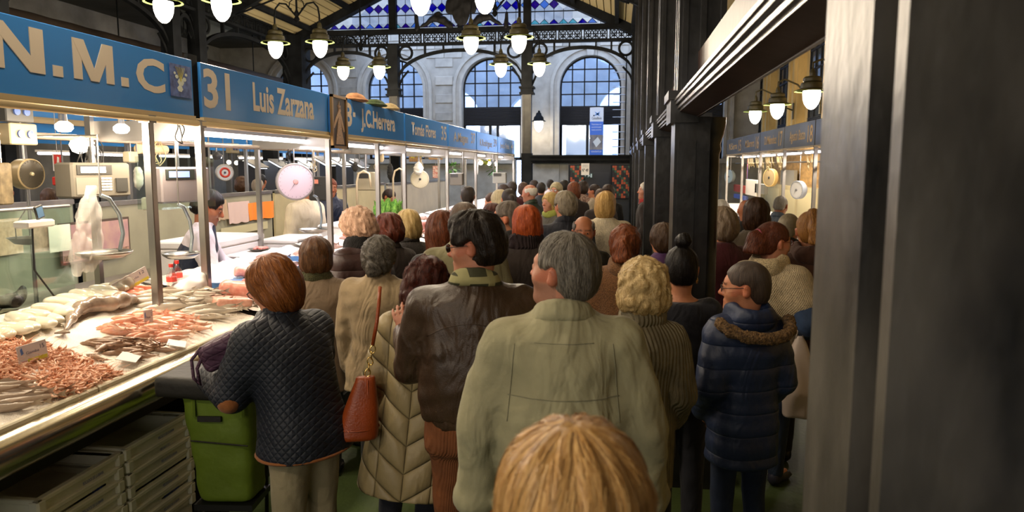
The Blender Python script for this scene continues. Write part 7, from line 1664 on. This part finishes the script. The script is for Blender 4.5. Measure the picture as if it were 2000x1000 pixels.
pw, I = PP('auburn-haired woman in a long khaki puffer coat held by the shoulder', 832, 517, 3.28, 4, tilt=5, hair=('messy', '#260e0a', '#5a2417'), head=(-12, 4, 0), top=dict(m=PUF, hem=.54, flare=1.62, t=.03, collar='high', sleeve=1.15, name='puffer_coat', fold=.004), legs=dict(m=NAV), w=.95, arms=('low', 'low'), lean=5)
qw, I = PP('woman in a navy quilted jacket with brown elbow patches opening a purse', 532, 514, 3.05, 62, hair=('bob', '#5e2f14', '#a3642f'), head=(14, 26, 0), lean=17, top=dict(m=NAVQ, hem=.80, t=.028, sleeve=1.25, flare=1.12, collar='stand', fold=.004), legs=dict(m=BEI, r=1.15), glasses='#15100e', w=1.14, dpt=1.2, skin='fair',
       arms=(((.06, .08, -.26), (.03, .29, -.225), ((.05, .95, .25), (-.8, 0, .5), 1, .7)), ((.07, .08, -.27), (-.06, .34, -.22), ((-.1, .95, .1), (.7, .1, .6), -1, .7))))
TAN = cloth('tan_suede', '#8a5224', 'plain'); jk = [o for o in KIDS[qw.name] if o.name.startswith('jacket')][0]
for i, (el, wr, n) in enumerate(I['AR']):
    S = SDF(); S.ell(el + np.array([(-1, 1)[i] * .034, -.022, -.02]), (.045, .056, .048)); new_obj('elbow_patch', S.mesh('elbow_patch', .011, TAN), jk)
S = SDF(); c = I['sp'](.47); S.ell(c + np.array([-.02, .005, .0]), (.185, .085, .062), None, .03); new_obj('shoulder_yoke', S.mesh('shoulder_yoke', .014, TAN), jk)
h0 = .80 * I['s']; mb = MB(); mb.tube([(.212 * math.cos(a) * 1.02, .178 * math.sin(a), h0 + .012) for a in [k * PI / 16 for k in range(32)]], .007, 5, closed=True); mb.build('hem_piping', TAN, jk, True)
PP('woman in a beige raincoat with a grey and black bun', 741, 473, 4.25, 0, hair=('curlyshort+bunlow', '#15120f', '#7d766c'), head=(0, -2, 0), top=dict(m=COAT, hem=.70, flare=1.18, t=.03, sleeve=1.2, collar='fold', fold=.011), legs=dict(m=BLK), w=1.16, dpt=1.15)
PP('woman with short brown hair and a moss scarf over a taupe coat', 617, 474, 4.35, 8, hair=('bobshort', '#2c1a0e', '#6b4522'), head=(8, 0, 0), top=dict(m=TAUPE, hem=.65, flare=1.15, t=.03, collar='scarf', collar_m=cloth('moss_scarf', '#3f3d1e', 'boucle')), legs=dict(m=BLK), w=1.08, dpt=1.1)
PP('woman with strawberry blond curls in a dark maroon padded coat', 697, 415, 4.95, 62, hair=('curly', '#a07a62', '#dbb79c'), head=(22, 16, 0), lean=7, top=dict(m=MAR, hem=.6, flare=1.15, t=.04, collar='fur', collar_m=cloth('black_fur', '#0f0d0d', 'fur'), pat='bands'), legs=dict(m=BLK), w=1.1, dpt=1.15, skin='fair', arms=('front', 'front'))
PP('woman with a rounded reddish-brown hairdo facing the stalls', 757, 428, 5.65, 38, hair=('set', '#35130a', '#6e2f18'), head=(28, 14, 0), lean=4, top=dict(m=DKB, hem=.6, flare=1.1, t=.03, collar='fold'), legs=dict(m=BLK), w=1.05, face_on=True, skin='fair')
PP('woman with straight light blond hair beside the reddish-brown hairdo', 795, 417, 6.1, 35, hair=('bob', '#a4854c', '#dcc48a'), head=(25, 8, 0), top=dict(m=cloth('dark_tweed', '#3a3632', 'boucle'), hem=.8, t=.015, collar='fold'), legs=dict(m=JEAN))
PP('woman with long wavy brown hair left of the balding man', 862, 418, 4.75, 2, hair=('long', '#2e140a', '#7d4222'), head=(5, 0, 0), top=dict(m=BLK, hem=.75, t=.015), legs=dict(m=JEAN), w=.95)
PP('balding man in a pale olive coat behind the leather jacket', 906, 400, 4.45, 14, hair=('thin', '#3c3028', '#7a6656'), head=(10, 0, 0), top=dict(m=OLVD, hem=.6, t=.03, collar='fold', sleeve=1.15), legs=dict(m=BLK), w=1.12, dpt=1.1, skin='mid', arms=('low', 'low'))
PP('man with short greying hair seen in profile facing left', 990, 397, 5.35, 62, hair=('short', '#4a423b', '#7a6e62'), head=(24, 0, 0), top=dict(m=BLK, hem=.8, t=.02, collar='fold'), legs=dict(m=BLK), skin='mid', stubble=.2, face_on=True)
PP('woman with bright copper hair, ribbed scarf and dark brown coat', 1028, 408, 4.95, 6, hair=('bob', '#7a2c0c', '#c8602a'), head=(14, 2, 0), top=dict(m=DKB, hem=.5, flare=1.15, t=.035, collar='fur', collar_m=cloth('dark_rib_scarf', '#241719', 'ribknit')), legs=dict(m=BLK), w=1.12, dpt=1.12)
PP('woman with dark chestnut hair half hidden between two men', 963, 404, 6.6, 6, hair=('bobshort', '#2a0f0c', '#5a2a1e'), top=dict(m=BLK, hem=.8, t=.015), legs=dict(m=BLK))
PP('bald-browed man in a black leather jacket facing the viewer', 1140, 427, 5.6, 178, hair=('ring', '#4f4640', '#7d756c'), head=(4, 4, 0), top=dict(m=cloth('black_leather', '#12110f', 'leather'), hem=.85, t=.02, collar='fold'), legs=dict(m=BLK), face_on=True, skin='tan', stubble=.25)
PP('grey-haired man in a navy overcoat with glasses', 1104, 379, 6.6, 12, hair=('thick', '#5c5346', '#a3967f'), head=(22, 2, 0), top=dict(m=cloth('navy_overcoat', '#11131f', 'plain'), hem=.6, t=.03, collar='fold', flare=1.1), legs=dict(m=BLK), w=1.12, dpt=1.1, glasses='#2a2a2a', skin='mid')
PP('woman with golden blond hair in a cream knitted jumper', 1183, 379, 7.2, -4, hair=('bob', '#a87c3a', '#e2bf7c'), head=(-5, 0, 0), top=dict(m=CRW, hem=.82, t=.03, sleeve=1.2, name='jumper'), legs=dict(m=BLK), w=1.12, dpt=1.1)
PP('woman with auburn ringlets and a camel boucle coat', 1222, 450, 4.75, 2, hair=('curlyshort+ponycurl', '#32140a', '#9a5228'), head=(-8, 0, 0), top=dict(m=CAMEL, hem=.55, flare=1.15, t=.035, collar='hood', fold=.005), legs=dict(m=BLK), w=1.08, dpt=1.1)
bw, I = PP('woman with wavy blond hair and a grey ribbed cardigan', 1257, 524, 3.25, -4, hair=('curly', '#b08f57', '#ead3a0'), head=(6, 2, 0), top=dict(m=KNITG, hem=.62, t=.03, collar='scarf', collar_m=KNITG, pat='cable', name='cardigan', sleeve=1.0), legs=dict(m=BLK), w=.88, dpt=1.05, arms=('low', 'low'))
nb, I = PP('woman with a black topknot and gold hoops in a navy top', 1331, 490, 3.95, -6, hair=('tight+bunhigh', '#0b0908', '#1f1815'), head=(10, 2, 0), top=dict(m=NAV, hem=.90, t=.014, fold=.003, name='top', neck=1.44), legs=dict(m=NAV, r=1.2), w=1.12, dpt=1.2, belly=.25, shoe='#d8d4cc', arms=('low', 'low'))
for s_ in (-1, 1):
    o = MB().tube([(s_ * .083, -.008 + .018 * math.cos(a), -.052 + .018 * math.sin(a)) for a in [k * PI / 8 for k in range(16)]], .0025, 5, closed=True).build('hoop_earring', mat('gold', (.9, .6, .2), rough=.2, metal=1.), nb, True); o.matrix_local = I['Ms']
mb = MB(); mb.tube([(.178 * math.cos(a) * 1.16, .150 * math.sin(a) * 1.15, .885 * I['s']) for a in [k * PI / 16 for k in range(32)]], .006, 5, closed=True); mb.build('white_waistband', mat('white_trim', hx('#d8d4cc')), nb, True)
by, I = PP('boy in a navy parka with a fur-trimmed hood and glasses', 1457, 521, 3.5, 22, hair=('crop', '#2a201a', '#4f4036'), head=(54, 4, 0), top=dict(m=NAVC, hem=.66, t=.032, sleeve=1.1, flare=1.08, collar='hood', collar_m=NAVC, pat='bands', fold=.003, name='parka'), legs=dict(m=cloth('slim_jean', '#162238', 'denim'), r=.95), glasses='#101010', w=.88, skin='mid', arms=('low', 'low'))
S = SDF(); c = I['sp'](.50); pts = [c + np.array([math.cos(a) * .17, math.sin(a) * .12 - .07, .02 + .055 * math.sin(a)]) for a in [PI + k * PI / 14 for k in range(15)]]
for a, b in zip(pts, pts[1:]): S.cap(a, b, .026, .026, .01)
new_obj('fur_trim', S.mesh('fur_trim', .009, FURB, disp=lambda x, y, z: .011 * wnoise(x, y, z, 95, 6)), by)
sw_, I = PP('woman with a reddish ponytail, glasses and a cream crochet shawl', 1512, 440, 4.65, -38, hair=('tight+ponycurl', '#3a1a12', '#7a4028'), head=(-24, 4, 0), top=dict(m=CRO, hem=.72, t=.035, flare=1.1, sleeve=1.3, short=2, collar='hood', collar_m=cloth('cream_fleece', '#c4b08a', 'boucle'), name='shawl'), legs=dict(m=cloth('faded_jean', '#1e2a3e', 'denim')), glasses='#7a2a1c', shoe='#2c2b38', skin='fair', w=1.05, arms=('front', (( .13, -.05, -.25), (.03, .12, -.36))))
for i, (el, wr, n) in enumerate(I['AR']):
    S = SDF(); S.chain([el * .7 + I['SJ'][i] * .3, el, el * .35 + wr * .65], [.080, .076, .060], .02); new_obj('denim_sleeve', S.mesh('denim_sleeve', .013, DEN, disp=lambda x, y, z: .004 * wnoise(x, y, z, 40, 3)), sw_)
o = new_obj('hair_tie', MB().lathe([(.024, -.01), (.034, 0), (.024, .01)], 14).build('hair_tie', mat('pink_tie', hx('#c0627a'), rough=.7), sw_, True).data) if False else MB().lathe([(.040, -.012), (.052, 0), (.040, .012)], 16, (0, -.125, .03), 'y').build('hair_tie', mat('pink_tie', hx('#c0627a'), rough=.7), sw_, True); o.matrix_local = I['Ms']
PP('woman with long dark brown hair in an olive-brown coat, right aisle', 1478, 392, 5.9, -6, hair=('bob', '#1f120a', '#4a2c16'), top=dict(m=OBR, hem=.5, t=.03, flare=1.12), legs=dict(m=BLK), w=1.12, dpt=1.1)
PP('person in a dark red coat behind the black column', 1408, 412, 5.4, 30, hair=('bobshort', '#6b5a4a', '#a3907a'), head=(10, 0, 0), top=dict(m=RED, hem=.5, t=.03, flare=1.12), legs=dict(m=BLK), w=1.08, face_on=False)
PP('white-haired woman with glasses facing the viewer, right aisle', 1408, 396, 9.0, 165, hair=('bobshort', '#a9a49a', '#d8d4cc'), top=dict(m=RED, hem=.7, t=.02), legs=dict(m=BLK), glasses='#202020', face_on=True, skin='old')
PP('bald man seen from behind in the right aisle', 1457, 393, 8.3, 0, hair=None, top=dict(m=BLK, hem=.7, t=.02), legs=dict(m=BLK), skin='tan')
PP('man with short grey hair beyond the crochet shawl', 1542, 422, 6.3, -12, hair=('crop', '#7d735f', '#a89c84'), head=(-20, 0, 0), top=dict(m=BLK, hem=.7, t=.02, collar='fold'), legs=dict(m=BLK), skin='red')
PP('woman with a long honey ponytail and a brown hood by the near column', 1583, 418, 5.0, -4, hair=('tight+highpony', '#6e431a', '#c48a42'), top=dict(m=BRH, hem=.75, t=.03, collar='hood'), legs=dict(m=BLK), w=1.02)
PP('woman in a purple top glimpsed between the black columns', 1294, 445, 6.0, 30, hair=('bobshort', '#2a1c12', '#5f4630'), top=dict(m=PUR, hem=.7, t=.025), legs=dict(m=BLK), w=1.0)
rs_, I = PP('white-haired man in a dark coat and red scarf by the black column', 1262, 357, 10.5, 80, hair=('short', '#b5aca0', '#ded8ce'), head=(15, 0, 0), top=dict(m=DKB, hem=.5, t=.03, flare=1.1, collar='scarf', collar_m=cloth('red_scarf', '#8f1c1a', 'plain')), legs=dict(m=BLK), skin='red', face_on=True, lod=1, arms=('low', 'low'))
# --- middle distance
PP('dark-haired man in a navy suit jacket at the bright stall', 914, 366, 9.0, 6, hair=('short', '#17120e', '#33281f'), top=dict(m=cloth('navy_suit', '#1a1d28', 'plain'), hem=.7, t=.02, collar='fold'), legs=dict(m=BLK), w=1.1)
PP('brown-haired woman looking down toward the stalls', 962, 379, 9.4, 70, hair=('tight+bunlow', '#2c1a12', '#5a3a26'), head=(15, 15, 0), top=dict(m=BLK, hem=.7), legs=dict(m=BLK), face_on=True, skin='fair')
PP('woman with a dark ponytail tied high', 994, 371, 8.3, 20, hair=('tight+pony', '#14100e', '#33271f'), top=dict(m=GRY, hem=.7, t=.02), legs=dict(m=BLK))
PP('grey-blond woman in profile beside the dark ponytail', 975, 375, 8.9, 60, hair=('bobshort', '#9a8c6c', '#cdbf9a'), top=dict(m=FLO, hem=.7, t=.02), legs=dict(m=BLK), skin='fair', face_on=True)
PP('old white-haired man in a dark green vest', 1034, 362, 10.2, 62, hair=('ring', '#c9c2b4', '#e8e4da'), head=(15, 8, 0), top=dict(m=GRN, hem=.8, t=.025, collar='fold'), legs=dict(m=BEI), skin='red', face_on=True)
PP('woman with grey-blond hair and glasses facing the viewer', 1086, 359, 12.0, 160, hair=('bob', '#8d8266', '#c4b890'), top=dict(m=BLK, hem=.7, collar='scarf', collar_m=FLO), legs=dict(m=BLK), glasses='#303030', face_on=True, skin='fair')
PP('blond woman with a yellow-green scarf facing left', 1074, 380, 9.4, 140, hair=('bob', '#a68445', '#dcc080'), top=dict(m=GRY, hem=.7, collar='scarf', collar_m=cloth('lime_scarf', '#9aa04a', 'plain')), legs=dict(m=BLK), face_on=True, skin='fair')
PP('man in black with short dark hair in the far crowd', 1102, 353, 13.2, 10, hair=('short', '#14100e', '#2a221c'), top=dict(m=BLK, hem=.7, collar='fold'), legs=dict(m=BLK), skin='tan')
PP('woman with auburn hair in a dark coat with a shoulder strap', 1121, 358, 11.0, 6, hair=('bob', '#3a1c0e', '#8a4a24'), top=dict(m=DKB, hem=.5, t=.02, flare=1.1), legs=dict(m=BLK))
PP('woman in a pinkish patterned blouse in the far crowd', 1138, 356, 13.6, 20, hair=('bobshort', '#1c1410', '#3a2a20'), top=dict(m=FLO, hem=.75, t=.02), legs=dict(m=BLK))
PP('woman in a pale waistcoat in the far crowd, facing left', 1160, 362, 13.2, 70, hair=('tight+bunlow', '#1c1410', '#3a2a20'), top=dict(m=cloth('pale_waistcoat', '#a89a84', 'knit'), hem=.75, t=.02), legs=dict(m=BLK), face_on=True)
PP('dark-haired person with sunglasses facing the viewer', 1188, 364, 11.6, 175, hair=('bobshort', '#1a120d', '#3c281c'), top=dict(m=BLK, hem=.7, t=.02), legs=dict(m=BLK), sun=True, face_on=True)
PP('person with brown hair behind the blond woman in cream', 1174, 371, 10.0, 10, hair=('short', '#2a1c14', '#4a3426'), top=dict(m=DKB, hem=.7, t=.02), legs=dict(m=BLK))
PP('person in red-brown beside the far black column', 1043, 353, 14.6, 20, hair=('short', '#1c1512', '#3c2e26'), top=dict(m=RED, hem=.7, t=.02), legs=dict(m=BLK), skin='tan')
PP('person in dark green behind the old man', 1022, 359, 13.6, 10, hair=('bobshort', '#2c1c14', '#5a3c2a'), top=dict(m=BRH, hem=.7, t=.02), legs=dict(m=BLK))
PP('small dark head in the far crowd near the last stall', 1000, 356, 13.2, 20, hair=('short', '#1a1411', '#3c2e26'), top=dict(m=RED, hem=.7), legs=dict(m=BLK), skin='tan')
PP('dark-haired person at the far stall beyond the steel post', 982, 362, 12.6, 60, hair=('short', '#1f1613', '#3e2d24'), top=dict(m=BLK, hem=.7), legs=dict(m=BLK))
PP('dark-haired person nearest the far door', 1075, 352, 17.5, 0, hair=('short', '#15110f', '#2f2620'), top=dict(m=WHT, hem=.7), legs=dict(m=BLK))
PP('person in a black jacket left of the auburn-haired woman', 1057, 358, 14.0, 0, hair=('short', '#15110f', '#2f2620'), top=dict(m=cloth('slate_jacket', '#3a3f48', 'plain'), hem=.7), legs=dict(m=BLK))
# --- behind the counters
fm, I = PP('fishmonger in a white shirt, navy vest and apron cutting fish', 404, 345, 5.6, -58, hair=('short', '#0f0b09', '#2a201a'), head=(-12, 26, 0), lean=15, hs=1.12, h=1.76, below=0, top=dict(m=WHT, hem=.85, t=.016, sleeve=1.15, name='shirt', cuff=0), legs=dict(m=JEAN), skin='tan', face_on=True, lod=0, stubble=.2,
       arms=(((.08, .14, -.24), (-.04, .36, -.34), ((.1, .95, -.2), (-.6, 0, .7), 1, .7)), ((.12, .05, -.26), (.06, .22, -.42), ((.1, .6, -.7), (.7, .2, .5), -1, .8))))
s = I['s']; sp = I['sp']
S = SDF(); S.prof([(sp(.16)[2], 0, sp(.16)[1], .185, .150), (sp(.34)[2], 0, sp(.34)[1], .192, .154), (sp(.44)[2], 0, sp(.44)[1], .160, .120), (sp(.50)[2], 0, sp(.5)[1], .115, .10), (sp(.54)[2], 0, sp(.54)[1], .075, .085)], .01)
new_obj('vest', S.mesh('vest', .012, VEST, disp=lambda x, y, z: .004 * wnoise(x, y, z, 20, 4) - .003), fm)
S = SDF(); S.prof([(.5 * s, 0, .05, .185, .12), (sp(.05)[2], 0, sp(.05)[1] + .05, .175, .128), (sp(.25)[2], 0, sp(.25)[1] + .05, .155, .122), (sp(.42)[2], 0, sp(.42)[1] + .04, .09, .100)], .01)
new_obj('apron', S.mesh('apron', .014, cloth('white_apron', '#e0d3da', 'matte'), disp=lambda x, y, z: .004 * wnoise(x, y, z * .5, 24, 6), clip=lambda X, Y, Z: .02 - Y + 0 * X + 0 * Z), fm)
PP('fish seller in a cream coat whose head is hidden by the round scale', 600, 348, 8.4, -120, hair=('short', '#1a1411', '#3c2e26'), head=(0, 15, 0), lean=10, top=dict(m=cloth('cream_overall', '#d9cbb0', 'matte'), hem=.6, t=.03, name='overall'), legs=dict(m=BLK), lod=1)
PP('fish seller in a navy padded vest behind the steel post', 645, 350, 9.6, -140, hair=('short', '#6a2f1c', '#8a4a30'), head=(0, 10, 0), lean=6, top=dict(m=VEST, hem=.85, t=.03, short=True, name='vest', collar='high'), legs=dict(m=JEAN), skin='tan', lod=1)
PP('bent dark-haired seller in a green shirt at stall 33', 760, 372, 11.6, -110, hair=('short', '#1a1411', '#3c2e26'), head=(0, 30, 0), lean=16, top=dict(m=GS, hem=.8, t=.02, name='shirt'), legs=dict(m=BLK), lod=1, face_on=True)
PP('man with glasses at the left picture edge beyond the stall', 8, 358, 8.0, -150, hair=('crop', '#4a3a30', '#6a584a'), top=dict(m=TAUPE, hem=.8, t=.02), legs=dict(m=BLK), glasses='#202020', face_on=True, lod=1, skin='red')
PP('customer with curly brown hair across the next aisle', 472, 348, 11.4, 20, hair=('curly', '#2a1a10', '#5a3c26'), top=dict(m=BLK, hem=.8, t=.02), legs=dict(m=BLK))
PP('grey-haired customer beside the curly one, next aisle', 503, 350, 10.8, 10, hair=('balding', '#8a7c6c', '#b5a898'), top=dict(m=BLK, hem=.8, t=.02), legs=dict(m=BLK))
PP('tall black-haired customer in the next aisle', 510, 341, 12.6, 0, hair=('short', '#0f0c0b', '#231c18'), top=dict(m=BLK, hem=.8, t=.02), legs=dict(m=BLK))
PP('customer in a red top seen under the brass dial scale', 95, 372, 8.7, 40, hair=('bobshort', '#2a1a10', '#5a3c26'), top=dict(m=cloth('bright_red', '#a8322a', 'plain'), hem=.8, t=.02), legs=dict(m=BLK))
PP('bald fishmonger in a white shirt in the right aisle', 1500, 362, 12.9, 150, hair=('ring', '#2a2420', '#4a403a'), head=(0, 12, 0), top=dict(m=WHT, hem=.8, t=.02, name='shirt'), legs=dict(m=BLK), face_on=True, skin='tan', wx=3.55, lod=1)
PP('black-haired fishmonger bending forward in the right aisle', 1523, 374, 12.0, 130, hair=('short', '#0d0b0a', '#221c18'), head=(0, 28, 0), lean=14, top=dict(m=WHT, hem=.8, t=.02, name='shirt'), legs=dict(m=BLK), face_on=True, skin='tan', wx=3.62, lod=1)
PP('grey-haired man in a blue-grey shirt leaning over the right counter', 1551, 386, 9.6, -40, hair=('crop', '#7a746a', '#a8a296'), head=(10, 20, 0), lean=16, top=dict(m=GREYB, hem=.8, t=.02, name='shirt', collar='fold'), legs=dict(m=BLK), face_on=True, skin='tan', lod=1, wx=2.02)

# --- bags and the trolley
def strap_pts(pts, r, m, name, t): return MB().tube(pts, r, 6).build(name, m, t, True)
P = at(430, 688, 2.90); t = thing('purse', 'purple quilted purse held open over the counter edge', 'purse', tuple(P), .35)
PQ = cloth('purple_quilt', '#4a2f44', 'quilt'); S = SDF(); S.box((0, 0, 0), (.085, .035, .062), rotm(0, -.45, 0), .02, rd=.03); S.box((.01, -.01, .035), (.085, .042, .03), rotm(0, -.5, 0), .02, rd=.025)
new_obj('body', S.mesh('body', .008, PQ, disp=lambda x, y, z: .004 * wnoise(x, y, z, 40, 3)), t); strap_pts([(-.07, -.02, .03), (-.11, -.03, -.02), (-.105, -.03, -.10), (-.08, -.03, -.13), (-.09, -.03, -.06), (-.06, -.02, .01)], .008, PQ, 'strap', t)
P = at(706, 796, 3.04); t = thing('bucket_bag', 'rust orange leather shoulder bag with a gold chain link', 'bag', tuple(P), .3); RL = mat('rust_leather', hx('#8a3c16'), rough=.35, var=.2, vscale=6, bump=.2, bscale=120)
S = SDF(); S.prof([(-.135, -.02, 0, .085, .06), (-.12, -.02, 0, .092, .066), (0., 0, 0, .074, .05), (.12, .02, 0, .045, .028), (.14, .022, 0, .042, .02)], .01, e=3.)
new_obj('body', S.mesh('body', .008, RL), t); mb = MB(); mb.tube([(.0 + .092 * 1.02 * math.cos(a) - .018, .064 * 1.05 * math.sin(a), -.085) for a in [k * PI / 14 for k in range(28)]], .003, 4, closed=True); mb.build('seam', RL, t, True)
MB().tube([(.02, -.045, -.08), (.03, -.04, .02), (.03, -.03, .13)], .003, 4).build('seam', RL, t, True)
GOLD = mat('gold', (.9, .6, .2), rough=.2, metal=1.)
for k in range(5): o = MB().tube([(.012 * math.cos(a), 0, .018 * math.sin(a)) for a in [j * PI / 5 for j in range(10)]], .003, 5, closed=True).build('chain_link', GOLD, t, True); o.location = (.03 + k * .006, 0, .155 + k * .026); o.rotation_euler = (0, .2, k * 1.57)
strap_pts([(.055, 0, .28), (.075, .01, .38), (.085, .05, .46), (.09, .09, .52)], .009, RL, 'strap', t)
# shopping trolley
t = thing('shopping_trolley', 'green fabric shopping trolley with a black flap beside the quilted jacket', 'trolley', (-1.83, 3.24, 0), .10)
GF = mat('green_nylon', hx('#5b6f1c'), rough=.55, var=.12, vscale=6, bump=.3, bscale=24)
S = SDF(); S.prof([(.36, 0, 0, .125, .10), (.39, 0, 0, .135, .11), (.66, -.01, 0, .155, .125), (.92, -.02, 0, .17, .135)], .01, e=5.)
new_obj('bag', S.mesh('bag', .014, GF, disp=lambda x, y, z: .006 * wnoise(x, y, z, 18, 2)), t)
S = SDF(); S.box((-.07, -.01, .965), (.20, .155, .018), rotm(0, .06, 0), .01, rd=.02); S.box((-.08, -.155, .93), (.195, .02, .045), rotm(0, .06, 0), .02, rd=.015); new_obj('flap', S.mesh('flap', .014, mat('black_nylon', hx('#191712'), rough=.65, bump=.3, bscale=30), disp=lambda x, y, z: .003 * wnoise(x, y, z, 20, 5)), t)
MB().box((-.09, -.145, .775), (.02, -.132, .80)).build('pocket_flap', mat('black_nylon', hx('#26251f')), t); MB().tube([(-.13, -.136, .68), (.14, -.140, .66)], .004, 4).build('zip', mat('black_nylon', hx('#26251f')), t)
for x in (-.11, .12): MB().tube([(x, -.13, .94), (x + .005, -.146, .80)], .010, 5).build('webbing', GF, t)
for s_ in (-1, 1):
    MB().tube([(s_ * .12, .10, .10), (s_ * .12, .14, .6), (s_ * .10, .17, .98), (s_ * .06, .19, 1.04)], .010, 6).build('frame_tube', mat('black_tube', hx('#141414'), rough=.4), t, True)
    w_ = MB().lathe([(.03, -.015), (.085, -.018), (.095, 0), (.085, .018), (.03, .015)], 20, (0, 0, 0), 'x').build('wheel', mat('black_rubber', hx('#121212'), rough=.6), t, 40); w_.location = (s_ * .16, .05, .096)
    MB().tube([(s_ * .12, -.10, .35), (s_ * .12, -.11, .02)], .010, 6).build('stand', MATS['black_tube'], t)
MB().tube([(-.06, .19, 1.04), (.06, .19, 1.04)], .012, 6).build('handle', MATS['black_tube'], t); MB().box((-.14, -.12, .33), (.14, .12, .36)).build('base_plate', MATS['black_tube'], t); MB().tube([(-.16, .05, .096), (.16, .05, .096)], .008, 6).build('axle', MATS['black_tube'], t)
P = at(1560, 700, 4.45); t = thing('carrier_bag', 'white plastic carrier bag hanging beside the crochet shawl', 'bag', (P.x, P.y, P.z)); S = SDF(); S.prof([(-.36, 0, 0, .08, .05), (-.2, 0, 0, .10, .07), (0, 0, 0, .06, .04), (.14, 0, 0, .02, .02)], .01); new_obj('bag', S.mesh('bag', .013, mat('white_carrier', hx('#c9b8ae'), rough=.35), disp=lambda x, y, z: .010 * wnoise(x, y, z * .6, 30, 3)), t); strap_pts([(-.02, 0, .12), (0, 0, .24), (.02, 0, .12)], .006, MATS['white_carrier'], 'handles', t)
